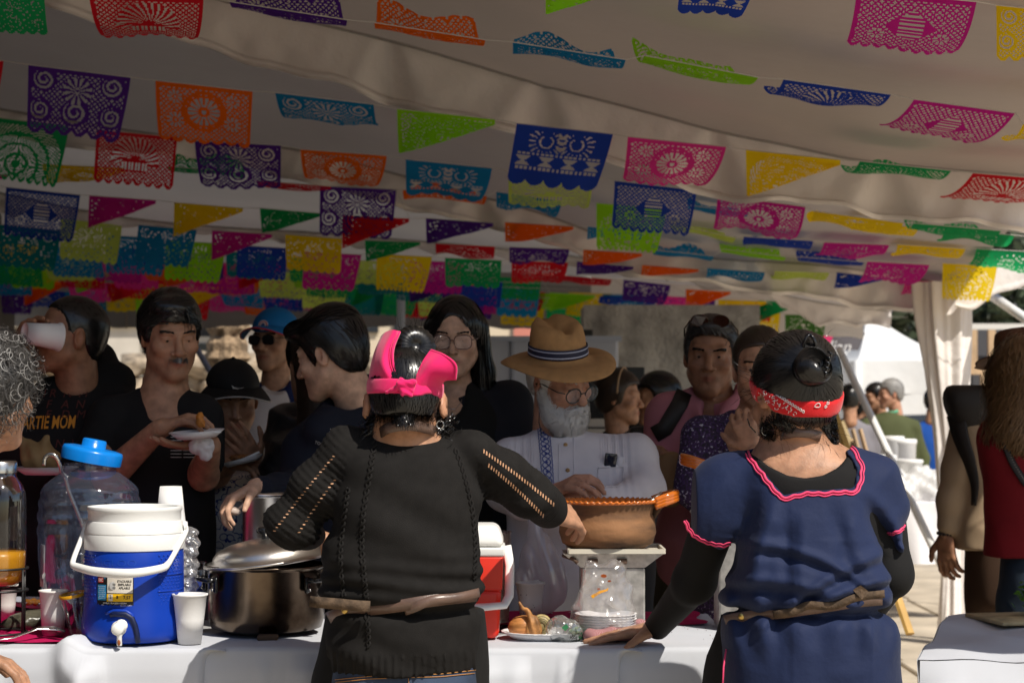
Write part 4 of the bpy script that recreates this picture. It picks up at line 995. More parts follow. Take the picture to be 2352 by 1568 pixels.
# ---- man with moustache in black T-shirt, eating
y = 5.78; root = person('grey moustached man in a black T-shirt eating from a white plate',(W(380,900,y).x,y,0),'customers along the food counter')
H = Head(392,768,y,yaw=24,pitch=13,roll=-2)
nb = W(378,922,y + .03); tor = std_torso(y + .02,368,896,128,.13,.04,slope=.075)
e1 = W(250,1095,y - .12); w1 = W(366,985,y - .27); e2 = W(468,1092,y - .1); w2 = W(484,1022,y - .28)
chest = [(W(0,1010,y).z,nb.x + .01,y + .02,.10,.100),(W(0,955,y).z,nb.x + .005,y + .015,.09,.085),(W(0,905,y).z,nb.x,y + .025,.068,.06)]
body(root,H,'tan',nb,.060,chest,arms=[[(W(232,1010,y - .02),.05),(e1,.046),(w1,.029)],[(W(462,1000,y),.044),(e2,.042),(w2,.029)]],
     hands=[dict(w=w1,d=(.92,-.10,.36),n=(.35,.15,-.92),thumb=1,curl=.62,tcurl=.7,sc=.95,fore=e1,rf=.036),dict(w=w2,d=(-.75,-.15,-.02),n=(.1,.1,.95),thumb=1,curl=.2,sc=.9,fore=e2,rf=.034)],
     face=dict(fat=.06,nose=1.25,eyes='down',brow=1.15),tint=dict(stub=.12))
eyes(root,H,(.1,-.35)); brows(root,H,'darkgrey',1.1)
def ex(v): H.ell(v,(-.01,-.055,.093),(.062,.04,.028),.02); H.ell(v,(.0,.05,.03),(.082,.07,.07),.02)
v = hair_cap(H,[(-.14,.052),(-.095,.052),(-.075,.050),(-.05,.040),(-.036,.020),(-.030,-.004),(-.012,-.010),(.0,.012),(.018,.016),(.030,-.01),(.05,-.05),(.07,-.068),(.12,-.07)],th=.016,extra=ex)
def cd(P): L = H.loc(P); d = np.stack([np.where(L[:,0] > -.02,.8,-.8) * (L[:,1] < .03),.35 + 0 * L[:,0],-.55 + 0 * L[:,0]],1); return d @ H.R.T
fr = H.ws(np.stack([np.linspace(.005,.045,26),np.full(26,-.098),.075 - .012 * np.sin(np.arange(26))],1)); fp = np.stack([fr,fr + H.R @ np.array((.006,-.004,-.018)),fr + H.R @ np.array((.008,-.001,-.04))],1)
add_hair(root,H,v,'black',1000,cd,9,.009,extra=[ribbons(fp,.0008)])
g = np.random.default_rng(4); n = 260; t = g.uniform(-1,1,n); P0 = np.stack([t * .026,-.1035 + .014 * t * t,-.052 - .004 * t * t + g.normal(size=n) * .003],1); P = np.stack([P0,P0 + np.stack([t * .004,-.003 + 0 * t,-.009 + 0 * t],1)],1)
Vg,Qg = ribbons(H.ws(P.reshape(-1,3)).reshape(n,2,3),.0009); obj('moustache',Vg,Qg,hairmat('grey'),root)
m_tee = cloth('black_tshirt',(.013,.012,.012),.9,bump=.3)
go,gv = garment(root,'tshirt',m_tee,bx([W(190,860,y),W(540,1400,y)],.2),.009,tor,[[(W(252,965,y + .01),.076),(W(228,1045,y - .03),.072),(W(238,1078,y - .07),.066)],[(W(455,962,y),.070),(W(470,1060,y - .04),.056)]],
    neck=[(np.array(W(386,868,y - .06)),(.060,.13,.052),.01,None),(np.array(W(372,872,y + .02)),(.068,.08,.05),.01,None)],fold=folds('soft',6,1.3))
m_wp = M('print_white',(.62,.60,.58),.8)
for k in range(4):
    b = MB(); p,_,_ = hit(gv,[(372 + i * 3.2,951 + k * 7.2 - (i > 3) * .8) for i in range(8)],y - .4,y,.002); b.tube(p,2.0 * S(y) * .6,4); b.build('print_stripe',m_wp,root)
for k in range(7):
    for j in range(3):
        u0 = 392 + j * 29; b = MB(); p,_,_ = hit(gv,[(u0 + i * 3.5 + k * .0,1004 + k * 7.6) for i in range(8)],y - .4,y,.002); b.tube(p,1.7 * S(y) * .6,4); b.build('print_stripe',m_wp,root)
trousers(root,nb.x,y + .02,.96,.17,.13,cloth('dark_trousers'))
pl = thing('paper_plate','white plate held in front of the moustached man\'s chest','plate',tuple(W(462,995,y - .32)),None)
MB().lathe([(0,-.010),(.05,-.010),(.072,.006),(.076,.006),(.052,-.014),(0,-.014)],W(452,994,y - .36),32,rot=rotm(3,-4,0)).build('body',M('foam_white'),pl)
ff = thing('plastic_fork','white plastic fork lying across the moustached man\'s plate','fork',tuple(W(470,992,y - .38)),None)
MB().tube([W(425,996,y - .41),W(470,994,y - .40),W(508,992,y - .40)],.004,6,flat=(1,.5)).build('handle',m_plw,ff)
fd = thing('fried_morsel','orange brown morsel of food in the moustached man\'s fingers','food',tuple(W(459,962,y - .30)),None)
c = np.array(W(459,962,y - .33)); v = Vol(c - .05,c + .05,.004); v.ell(c,(.011,.012,.020)); v.ell(c + (.004,0,-.014),(.012,.01,.010),k=.006); v.disp(lambda X,Y,Z: .003 * np.sin(X * 420) * np.sin(Z * 380 + Y * 300)); Vv,Qq = v.mesh(); obj('morsel',Vv,Qq,M('fried_orange',(.45,.16,.02),.6,var=.3,vscale=60),fd)
nk = thing('crumpled_napkin','crumpled white napkin under the moustached man\'s plate','napkin',tuple(W(461,1020,y - .33)),None)
c = np.array(W(462,1022,y - .34)); v = Vol(c - .07,c + .07,.004); v.ell(c,(.036,.028,.026)); v.ell(c + (.012,0,-.026),(.018,.016,.02),k=.01); v.disp(lambda X,Y,Z: .010 * np.abs(tnoise(X * 90,Z * 90 + Y * 60,3)) - .003); Vv,Qq = v.mesh(); obj('napkin',Vv,Qq,M('napkin_white',(.66,.62,.62),.9),nk)

# ---- woman with black cap and plate
y = 6.4; root = person('woman in a black cap with a pale swoosh looking down at her plate',(W(540,900,y).x,y,0),'customers along the food counter')
H = Head(534,916,y,yaw=14,pitch=15,sc=.97); nb = W(535,1020,y + .04); tor = std_torso(y + .03,537,1025,100,.12,.06)
w1 = W(530,1066,y - .26); w2 = W(588,1062,y - .22)
body(root,H,'tan',nb,.052,[(W(0,1075,y).z,nb.x,y + .015,.12,.09),(W(0,1030,y).z,nb.x,y + .03,.07,.06)],arms=[[(nb,.04),(W(475,1075,y),.04),(W(470,1110,y - .05),.042),(W(500,1090,y - .2),.036),(w1,.026)],[(nb,.04),(W(600,1075,y),.04),(W(612,1110,y),.042),(w2,.027)]],
     hands=[dict(w=w1,d=(.9,-.4,-.05),n=(0,.2,-1),thumb=1,curl=.6,sc=.9),dict(w=w2,d=(-.25,-.6,.5),n=(-.6,.2,.6),thumb=-1,curl=.4,sc=.9)],face=dict(fat=.14,nose=1.05,eyes='down',jaw=.9),tint=dict(lip=(.75,.42,.45)),h=.005)
eyes(root,H,(0,-.4)); brows(root,H)
v = hair_cap(H,[(-.12,.065),(-.05,.04),(-.035,.0),(-.02,-.03),(0,-.03),(.02,-.04),(.06,-.08),(.12,-.08)],th=.009); add_hair(root,H,v,'black',250)
def cap_hat(parent,H,m_crown,m_brim,m_trim=None,back=False,tall=.0,m_fr=None):
    v = Vol(H.c - .2,H.c + .2,.0055); H.ell(v,(0,.014,.040),(.090,.112,.092 + tall)); 
    X,Y,Z = H.grid(v.ax[0][:,None,None],v.ax[1][None,:,None],v.ax[2][None,None,:]); v.F = np.maximum(v.F,((.050 + Y * .22 - Z) * H.s).astype(np.float32))
    V,Q = v.mesh(); o = obj('cap',V,Q,m_crown,parent)
    P = np.zeros((10,25,3)); sg = 1 if back else -1
    for i in range(10):
        for j in range(25):
            a = (j / 24 - .5) * 2.5; r = .108 + i / 9 * .060 * math.cos(a * .62); x = math.sin(a) * r * .86; yy = .014 + sg * (math.cos(a) * r)
            P[i,j] = (x,yy,.058 - .008 * i / 9 - 3.0 * x * x * (.4 + .6 * i / 9))
    V = H.ws(P.reshape(-1,3)).reshape(10,25,3); n_ = H.R @ np.array((0,0,-.004)); b = MB().grid(V).grid(V + n_,True)
    e = np.concatenate([V[-1],V[-1][::-1] + n_]); b.build('brim',m_brim,o)
    if m_trim: MB().tube(V[-1] + n_ * .5,.0026,6).build('brim_trim',m_trim,o)
    MB().ball(H.w((0,.014,.134 + tall)),.007,8).build('cap_button',m_crown,o)
    return o,v
m_bcap = cloth('black_cap',(.012,.012,.013),.7)
co,cv = cap_hat(root,H,m_bcap,m_bcap,M('silver_piping',(.45,.43,.42),.4))
sw = [(532,884),(535,892),(545,893.5),(562,889.5),(545,890.2),(538,889)]
p,_,_ = hit(cv,sw,y - .3,y + .1,.0015); MB().poly(p).build('swoosh',M('silver_print',(.6,.58,.56),.4),co,False)
m_cream = cloth('cream_blouse',(.50,.45,.40),.85)
garment(root,'blouse',m_cream,bx([W(440,960,y),W(640,1350,y)],.18),.010,tor,[[(W(475,1065,y + .02),.062),(W(463,1120,y - .04),.055)],[(W(600,1065,y + .02),.062),(W(615,1120,y - .03),.055)]],neck=[(np.array(W(535,1005,y - .06)),(.07,.12,.085),.01,None)],fold=folds('soft',9,1.4))
# blue and white tile apron
m_ap = bpy.data.materials.new('tile_pattern_apron'); m_ap.use_nodes = True; nt = m_ap.node_tree; pb = nt.nodes['Principled BSDF']; pb.inputs['Roughness'].default_value = .8
tcn = nt.nodes.new('ShaderNodeTexCoord'); vo = nt.nodes.new('ShaderNodeTexVoronoi'); vo.inputs['Scale'].default_value = 15; vo.inputs['Randomness'].default_value = .25
vo2 = nt.nodes.new('ShaderNodeTexVoronoi'); vo2.inputs['Scale'].default_value = 46; mxn = nt.nodes.new('ShaderNodeMath'); mxn.operation = 'MULTIPLY_ADD'; mxn.inputs[1].default_value = .5
rpn = nt.nodes.new('ShaderNodeValToRGB'); rpn.color_ramp.interpolation = 'CONSTANT'; E = rpn.color_ramp.elements; E[0].position = 0; E[0].color = (.02,.04,.2,1); E[1].position = .30; E[1].color = (.62,.60,.58,1)
for q,c_ in ((.52,(.025,.05,.24,1)),(.60,(.62,.6,.58,1)),(.80,(.03,.06,.22,1)),(.86,(.62,.6,.58,1))): e = E.new(q); e.color = c_
L_ = nt.links; L_.new(tcn.outputs['Object'],vo.inputs['Vector']); L_.new(tcn.outputs['Object'],vo2.inputs['Vector']); L_.new(vo2.outputs['Distance'],mxn.inputs[0]); L_.new(vo.outputs['Distance'],mxn.inputs[2]); L_.new(mxn.outputs[0],rpn.inputs[0]); L_.new(rpn.outputs[0],pb.inputs['Base Color'])
c = W(540,1100,y)
garment(root,'apron',m_ap,bx([W(440,1060,y),W(640,1500,y)],.2),.011,[(W(0,1085,y).z,c.x,y + .01,.125,.140),(W(0,1180,y).z,c.x,y,.155,.185),(W(0,1300,y).z,c.x,y,.165,.175),(.55,c.x,y,.18,.17),(.45,c.x,y,.18,.17)],fold=folds('drape',3,.8))
trousers(root,nb.x,y + .03,.9,.16,.13,cloth('dark_trousers'))
pl = thing('plate_of_food','white plate with dark food held by the woman in the black cap','plate',tuple(W(560,1052,y - .3)),None)
MB().lathe([(0,-.008),(.045,-.008),(.066,.004),(.070,.004),(.046,-.012),(0,-.012)],W(556,1056,y - .34),28,rot=rotm(0,-14,0)).build('body',M('foam_white'),pl)
c = np.array(W(552,1051,y - .34)); v = Vol(c - .06,c + .06,.005); v.ell(c,(.034,.03,.010)); v.disp(lambda X,Y,Z: .004 * np.sin(X * 260) * np.sin(Y * 280)); Vv,Qq = v.mesh(); obj('food',Vv,Qq,M('brown_food',(.2,.08,.02),.5,var=.4,vscale=50),pl)
MB().tube([W(545,1060,y - .38),W(596,1038,y - .38)],.004,6).build('fork',m_plw,pl)

# ---- man with blue cap and sunglasses
y = 8.0; root = person('man in a blue and red cap with dark sunglasses',(W(630,900,y).x,y,0),'customers along the food counter')
H = Head(630,780,y,yaw=-24,pitch=2); nb = W(632,885,y + .03); tor = std_torso(y + .02,635,885,92,.125,.03)
body(root,H,'tan',nb,.056,face=dict(nose=1.15,eyes=None,fat=.03),tint=dict(stub=.3),h=.0055)
v = hair_cap(H,SHORT,th=.006); add_hair(root,H,v,'darkgrey',250); brows(root,H)
m_blc = cloth('bright_blue_cap',(.006,.13,.36),.6); m_redt = M('red_trim',(.5,.015,.02),.6); co,cv = cap_hat(root,H,m_blc,m_blc,m_redt)
p,G,_ = hit(cv,[(605,747)],y - .3,y + .1,.0015); cc = p[0]; nn = Vector(G[0]); q = Vector(G[0]).to_track_quat('Z','Y').to_matrix()
for r_,mm,o_ in ((.021,m_wp,0),(.017,m_redt,.001),(.013,m_wp,.002),(.008,M('print_navy',(.02,.04,.2),.6),.003)):
    MB().prism([Vector(cc) + q @ Vector((math.cos(a) * r_,math.sin(a) * r_,o_)) for a in np.linspace(0,2 * math.pi,20,endpoint=False)],nn * .001).build('cap_badge',mm,co,False)
for u0,v0 in ((655,754),(663,758),(661,763)):
    p,_,_ = hit(cv,[(u0 - 3,v0 - 3),(u0 + 4,v0 - 1),(u0 + 3,v0 + 3),(u0 - 3,v0 + 1)],y - .3,y + .2,.002); MB().poly(p).build('cap_logo',m_wp,co,False)
p,_,_ = hit(cv,[(583,768),(600,756),(622,752),(648,756),(668,764)],y - .3,y + .2,.002); MB().tube(p,.004,6).build('red_piping',m_redt,co)
glasses(root,H,'square',(.01,.01,.01),m_dlens,r=(.027,.019),y=-.104,z=0)
m_tw = cloth('white_tshirt',(.62,.58,.57),.85); m_nav = cloth('navy_jacket',(.012,.022,.09),.8)
garment(root,'tshirt',m_tw,bx([W(540,860,y),W(740,1100,y)],.2),.012,[(a,b_,c_ - .012,d,e) for a,b_,c_,d,e in std_torso(y,632,890,78,.12,.03)],fold=folds('soft',2),neck=[(np.array(W(628,872,y - .09)),(.07,.1,.06),.01,None)])
garment(root,'jacket',m_nav,bx([W(520,840,y),W(760,1200,y)],.22),.011,std_torso(y + .02,638,880,98,.135,.03),[[(W(565,925,y + .02),.08),(W(548,1060,y),.06)],[(W(712,925,y + .03),.08),(W(728,1060,y),.06)]],
    neck=[(np.array(W(624,930,y - .15)),(.062,.12,.30),.02,rotm(0,6,0)),(np.array(W(628,855,y - .04)),(.075,.11,.075),.01,None)],fold=folds('soft',4,1.3))
trousers(root,nb.x,y + .02,.98,.17,.13,cloth('dark_trousers'))

# ---- person in shiny black puffer jacket with long brown hair
y = 6.15; root = person('long haired person in a shiny black puffer jacket seen from behind',(W(715,900,y).x,y,0),'customers along the food counter')
H = Head(722,835,y,yaw=215,pitch=6); nb = W(722,930,y - .02); tor = std_torso(y,735,930,120,.14,.04)
body(root,H,'tan',nb,.052,face=dict(detail=False),h=.006,feat=False)
def ex(v):
    H.cap(v,(0,.06,-.02),(.0,.075,-.20),.070,.060,.04); H.cap(v,(.03,.05,-.02),(.05,.05,-.22),.05,.04,.03); H.cap(v,(-.03,.05,-.02),(-.05,.05,-.22),.05,.04,.03)
v = Vol(H.c + (-.22,-.22,-.34),H.c + (.22,.22,.2),.006); H.ell(v,(0,.02,.034),(.088,.112,.10)); ex(v)
X,Y,Z = H.grid(v.ax[0][:,None,None],v.ax[1][None,:,None],v.ax[2][None,None,:]); v.F = np.maximum(v.F,(np.minimum(-.02 - Y,.06 - Z) * -1 * 0 + np.minimum((-.035 - Y),(.05 - Z))).astype(np.float32))
add_hair(root,H,v,'brown',900,lambda P: np.tile((0,0,-1.),(len(P),1)),12,.016,.0010,.12)
m_puff = M('black_puffer',(.012,.012,.014),.28,bump=.6,bscale=24,bdist=.006,spec=.6,var=.1)
def pf(x,y_,z): return .012 * np.abs(np.sin(z * 34 + 1.2 * np.sin(x * 9))) - .008 + .006 * tnoise(x * 22,z * 24 + y_ * 14,8)
garment(root,'puffer_jacket',m_puff,bx([W(560,880,y),W(880,1350,y)],.2),.009,tor,[[(W(672,985,y + .01),.085),(W(655,1110,y - .02),.072),(W(670,1200,y - .15),.06)],[(W(812,985,y + .01),.10),(W(842,1120,y),.085)]],fold=pf)
trousers(root,nb.x,y,.95,.17,.13,cloth('dark_trousers'))

# ---- young man in dark navy jacket, turned away to the left
y = 5.75; root = person('young man with neat dark hair in a navy jacket, face turned away to the left',(W(790,900,y).x,y,0),'customers along the food counter')
H = Head(757,812,y,yaw=-112,pitch=17,roll=2); nb = W(822,935,y + .03)
tor = std_torso(y + .04,800,922,128,.14,.03); w1 = W(595,1122,y - .42); e1 = W(700,1180,y - .15)
body(root,H,'fair',nb,.058,hands=[dict(w=W(588,1118,y - .42),d=(-.78,-.4,-.38),n=(.35,.1,-.9),thumb=1,curl=.75,tcurl=.6,sc=.9,via=[nb,W(705,1040,y - .02),W(690,1130,y - .12),W(640,1128,y - .30)])],face=dict(nose=1.05,eyes='down'),tint=dict(stub=.16,stubcol=(.7,.66,.64)))
eyes(root,H,(0,-.3)); brows(root,H)
def ex(v): H.ell(v,(.0,-.068,.088),(.066,.045,.034),.02,rot=rotm(-12)); H.ell(v,(0,.03,.07),(.078,.09,.07),.02)
v = hair_cap(H,[(-.16,.066),(-.10,.062),(-.075,.056),(-.05,.040),(-.040,.022),(-.032,-.016),(-.014,-.020),(-.002,.012),(.014,.020),(.026,.010),(.04,-.032),(.062,-.070),(.08,-.076),(.12,-.078)],th=.014,extra=ex)
def cd(P):
    L = H.loc(P); top = L[:,2] > .075; d = np.stack([np.where(top,.5,0) + 0 * L[:,0],np.where(top,-.7,.6),np.where(top,.1,-.8)],1); return d @ H.R.T
add_hair(root,H,v,'black',1300,cd,8,.009,.0009,.18)
m_nvj = cloth('dark_navy_jacket',(.011,.013,.022),.85,bump=.25)
def ex(v): v.cap(W(735,985,y - .10),W(848,905,y + .10),.050,.058,.04)
go,gv = garment(root,'jacket',m_nvj,bx([W(600,850,y),W(950,1400,y)],.3),.009,tor,[[(W(705,1040,y - .02),.085),(W(690,1130,y - .12),.07),(W(640,1128,y - .30),.055),(W(606,1122,y - .40),.044)],[(W(905,1010,y + .05),.085),(W(930,1180,y),.065)]],
    neck=[(np.array(W(790,880,y - .02)),(.075,.09,.085),.012,None)],fold=folds('soft',3,1.2),extra=ex)
m_silver = M('silver_thread',(.55,.53,.52),.5)
for pts in ([(747,1004),(752,995),(760,993),(763,1000),(757,1008),(749,1008)],[(758,985),(767,992),(768,1003),(762,1012)],[(752,1002),(760,998)],[(757,990),(756,1007)]):
    p,_,_ = hit(gv,pts,y - .45,y + .1,.002); MB().tube(p,.0013,4).build('logo_stitching',m_silver,root)
text_mesh('lettering','TORRE',9 * S(y),W(737,1019,y - .1),(1,0,-.35),(.3,0,1),m_silver,root,project=on_surface(gv,y - .45,y + .1,.002))
trousers(root,nb.x,y + .04,.98,.17,.13,cloth('dark_trousers'))
sp = thing('serving_spoon','pale spoon with brown sauce in the hand at the steel pot','spoon',tuple(W(540,1150,5.15)),None)
MB().ball(W(535,1172,y - .47),(.022,.014,.012),12,rot=rotm(0,15,0)).tube([W(548,1168,y - .47),W(580,1140,y - .46)],.004,6).build('spoon',M('spoon_pale',(.62,.5,.42),.4),sp)

# ---- woman with glasses and long black hair
y = 6.15; root = person('woman with long black hair, glasses and a dark blazer',(W(1050,900,y).x,y,0),'customers along the food counter')
H = Head(1046,773,y,yaw=-4,pitch=9,sc=.99); nb = W(1050,895,y + .05); tor = std_torso(y + .05,1062,884,138,.125,.03)
chest = [(W(0,1010,y).z,nb.x - .012,y + .03,.075,.115),(W(0,945,y).z,nb.x - .01,y + .04,.075,.10),(W(0,905,y).z,nb.x,y + .045,.065,.06)]
body(root,H,'fair',nb,.050,chest,face=dict(fat=.06,nose=1.0,brow=.9,jaw=.85,eyes='down',cheek=1.15),tint=dict(lip=(.80,.42,.46)))
eyes(root,H,(0,-.3)); brows(root,H,'black',.9,.3)
glasses(root,H,'square',(.10,.05,.045),m_lens,r=(.027,.022),y=-.105,z=-.004,th=.0015)
v = Vol(H.c + (-.2,-.2,-.36),H.c + (.2,.22,.2),.0052); H.ell(v,(0,.022,.034),(.086,.104,.096)); 
for sx in (-1,1): H.cap(v,(sx * .066,.03,.02),(sx * .082,.02,-.12),.036,.036,.03); v.cap(H.w((sx * .082,.02,-.12)),H.w((sx * .088,.05 - .09,-.30)),.036,.030,.03,flat=(H.R @ np.array((0,1,0)),1.4))
H.cap(v,(0,.08,0),(0,.08,-.2),.07,.06,.03)
H.ell(v,(0,-.095,-.028),(.0585,.09,.104),.008,'sub'); H.ell(v,(0,-.05,-.13),(.055,.07,.06),.01,'sub')
add_hair(root,H,v,'black',1500,lambda P: (lambda L: np.stack([np.sign(L[:,0]) * np.clip(.6 - np.abs(L[:,0]) * 8,0,1),.3 * (L[:,2] > .06),-1 + 0 * L[:,0]],1) @ H.R.T)(H.loc(P)),12,.013,.0009,.08)
m_blz = cloth('dark_blazer',(.013,.014,.020),.8,bump=.25); m_btop = cloth('black_top',(.010,.010,.010),.85)
garment(root,'top',m_btop,bx([W(930,880,y),W(1180,1250,y)],.2),.010,[(a,b_,c_ - .008,d * .85,e) for a,b_,c_,d,e in tor],neck=[(np.array(W(1036,890,y - .08)),(.046,.16,.085),.008,None)])
garment(root,'blazer',m_blz,bx([W(880,850,y),W(1260,1300,y)],.2),.010,tor,[[(W(940,950,y + .05),.072),(W(925,1100,y),.06)],[(W(1168,930,y + .05),.080),(W(1195,1100,y),.064)]],neck=[(np.array(W(1036,960,y - .16)),(.046,.13,.22),.014,None),(np.array(W(1046,872,y + .0)),(.060,.10,.05),.012,None)],fold=folds('soft',12,1.0))
m_slv = M('silver_metal',(.7,.68,.64),.25,metal=1)
gv = Vol((nb.x - .2,y - .3,W(0,1010,y).z),(nb.x + .2,y + .2,W(0,860,y).z),.006); gv.loft(chest); gv.cap(H.w((0,.028,-.045)),nb,.05,.053,.02)
p,_,_ = hit(gv,[(1010,905),(1018,920),(1030,935),(1039,941),(1048,938),(1058,925),(1066,908)],y - .3,y + .2,.002); MB().tube(p,.0011,5).build('necklace',m_slv,root)
p,_,_ = hit(gv,[(1039,941),(1039,946),(1039,958),(1034,950),(1045,950),(1035,945),(1044,956)],y - .3,y + .2,.003)
MB().tube([p[1],p[2]],.0015,5).tube([p[3],p[4]],.0013,5).tube([p[5],p[6]],.001,5).build('pendant',m_slv,root)
MB().tube([H.w((.078,.0,-.046)) + np.array((.008 * math.sin(a),0,.008 * math.cos(a) - .006)) for a in np.linspace(0,6.28,12,endpoint=False)],.0012,5,closed=True).build('earring',m_slv,root)
trousers(root,nb.x,y + .05,.98,.16,.12,cloth('dark_trousers'))

# ---- old man with straw hat
y = 5.85; root = person('white bearded old man in a tan straw hat and white embroidered shirt',(W(1310,900,y).x,y,0),'customers along the food counter')
H = Head(1288,868,y,yaw=36,pitch=22,roll=-7); nb = W(1268,1005,y + .06); tor = [(W(0,990,y).z,W(1275,0,y).x,y + .05,.07,.06),(W(0,1010,y).z,W(1285,0,y).x,y + .04,.135,.085),(W(0,1045,y).z,W(1305,0,y).x,y + .03,.19,.12),(W(0,1110,y).z,W(1318,0,y).x,y + .01,.208,.145),(W(0,1200,y).z,W(1318,0,y).x,y,.205,.165),(W(0,1300,y).z,W(1315,0,y).x,y,.205,.17),(W(0,1400,y).z,W(1312,0,y).x,y,.20,.15)]
w1 = W(1362,1142,y - .32); w2 = W(1262,1136,y - .33)
body(root,H,'ruddy',nb,.056,hands=[dict(w=w1,d=(-.92,-.25,.02),n=(.1,.2,-.9),thumb=-1,curl=.4,via=[nb,W(1458,1062,y + .02),W(1480,1125,y - .06),W(1435,1152,y - .22)]),dict(w=w2,d=(.6,-.5,.35),n=(.5,.2,-.8),thumb=1,curl=.6,via=[nb,W(1172,1062,y + .02),W(1160,1125,y - .06),W(1200,1155,y - .22)])],face=dict(nose=1.35,eyes='down',fat=.03),tint=dict(lip=(.95,.7,.68)))
eyes(root,H,(0,-.3)); brows(root,H,'white',1.5)
glasses(root,H,'round',(.012,.03,.035),m_lens,r=(.025,.0225),y=-.110,z=-.010,th=.0019)
# beard and moustache: volume plus strands
v = Vol(H.c - .2,H.c + .2,.005); H.ell(v,(0,-.062,-.105),(.055,.048,.048)); H.ell(v,(0,-.062,-.140),(.038,.034,.030),.02)
for sx in (-1,1): H.cap(v,(sx * .066,-.010,-.030),(sx * .048,-.045,-.095),.013,.026,.02)
H.ell(v,(0,-.110,-.068),(.022,.02,.0055),.003,'sub')
for sx in (-1,1): H.cap(v,(sx * .002,-.108,-.054),(sx * .030,-.092,-.070),.0085,.006,.004)
Vb,Qb = v.mesh(); st = surf_starts(Vb,Qb,2600,5)
dd = lambda P: (lambda L: np.stack([L[:,0] * 4,-.15 + 0 * L[:,0],-1 + 0 * L[:,0]],1) @ H.R.T)(H.loc(P))
Pst = comb(v,st,dd,6,.007,.7,.009,3,.5); Vs,Qs = ribbons(Pst,.0007); Va,Qa = join([(Vb,Qb),(Vs,Qs)]); obj('beard',Va,Qa,hairmat('white'),root)
v = hair_cap(H,[(-.12,.075),(-.05,.05),(-.035,.02),(-.026,-.035),(-.010,-.03),(.0,.012),(.018,.016),(.030,-.02),(.05,-.06),(.12,-.075)],th=.012,top=.045); add_hair(root,H,v,'white',700,lambda P: np.tile((0.,.2,-1.),(len(P),1)),7,.008,.0008,.4,noise=.3)
# hat in its own tilted frame
hat = Head(1289,864,y,yaw=30,pitch=13,roll=-9,sc=.985); m_straw = M('tan_straw',(.42,.225,.085),.75,var=.10,vscale=40,bump=.7,bscale=380,bdist=.0015,wave=(160,(1,1,1),1.0,.6)); m_strawd = M('straw_dark',(.32,.17,.07),.8)
b = MB(); prof = [(.120,.052),(.110,.0535),(.098,.058),(.0935,.066),(.0925,.085),(.0895,.12),(.084,.148),(.072,.163),(.05,.160),(.02,.153),(0,.151)]
def warp(a,r,z):
    k = 1 + .10 * (abs(math.cos(a)) ** 2) * 0; t = max(0,(z - .10) / .07); pin = 1 - .22 * t * max(0,math.cos(a + math.pi / 2)) ** 2
    zz = z + .012 * t * -math.sin(a) * -1; return r * pin,zz - .028 * t * math.exp(-((r * math.cos(a)) / .02) ** 2) * (r < .08)
n = 56; th = np.linspace(0,2 * math.pi,n,endpoint=False); P = np.zeros((len(prof) + 8,n,3))
brim = [(.186,.030),(.184,.033),(.172,.041),(.158,.047),(.142,.0505),(.130,.0515)]
full = [(.184,.0275),(.170,.037),(.12,.047)][::-1] + brim + prof
P = np.zeros((len(full),n,3))
for i,(r,z) in enumerate(full):
    for j,a in enumerate(th):
        rr,zz = warp(a,r,z); lift = 0 if r < .125 else (r - .12) * (.40 * abs(math.cos(a)) ** 3 - .10)
        P[i,j] = (rr * .90 * math.cos(a),.016 + rr * 1.0 * math.sin(a),zz + lift)
P = np.concatenate([P,P[:,:1]],1); hats = MB().grid(hat.ws(P.reshape(-1,3)).reshape(P.shape)).build('straw_hat',m_straw,root)
for z0,z1,rr,mm in ((.0665,.098,.0962,M('hatband_navy',(.012,.014,.04),.6)),(.0715,.0765,.0972,M('hatband_pale',(.38,.40,.50),.6)),(.0885,.0932,.0968,M('hatband_pale'))):
    P = np.zeros((4,57,3))
    for j in range(57):
        a = 2 * math.pi * j / 56
        for i,(dr,zz) in enumerate(((0,z0),(.0015,z0 + .001),(.0015,z1 - .001),(0,z1))): q = rr + dr - (zz - .066) * .05; P[i,j] = (q * .90 * math.cos(a),.016 + q * math.sin(a),zz)
    MB().grid(hat.ws(P.reshape(-1,3)).reshape(P.shape)).build('hat_band',mm,hats)
m_shirt = cloth('white_guayabera',(.66,.62,.64),.8,bump=.25)
def ex(v):
    for k,(ro,rr) in enumerate(((0,.064),)):
        v.cap(W(1268,1000,y + .055),W(1285,990,y + .01),.062,.058,.02); 
def pleat(x,y_,z):
    base = folds('soft',21,1.4)(x,y_,z); c0 = W(1195,0,y).x; c1 = W(1415,0,y).x; zz = (z > W(0,1150,y).z)
    w = np.exp(-((x - c0) / .036) ** 4) + np.exp(-((x - c1) / .045) ** 4); return base + .0022 * np.sin(x * 640) * w * zz * (y_ < y + .02)
go,gv = garment(root,'shirt',m_shirt,bx([W(1080,950,y),W(1580,1420,y)],.3),.0068,tor,[[(W(1172,1052,y + .02),.070),(W(1160,1125,y - .06),.060),(W(1200,1155,y - .22),.046),(W(1250,1140,y - .31),.038)],[(W(1458,1052,y + .02),.076),(W(1480,1125,y - .06),.062),(W(1435,1152,y - .22),.048),(W(1385,1142,y - .30),.039)]],
    neck=[(np.array(W(1285,970,y - .0)),(.058,.075,.05),.004,None)],fold=pleat,extra=ex)
m_emb = M('blue_embroidery',(.06,.08,.27),.8)
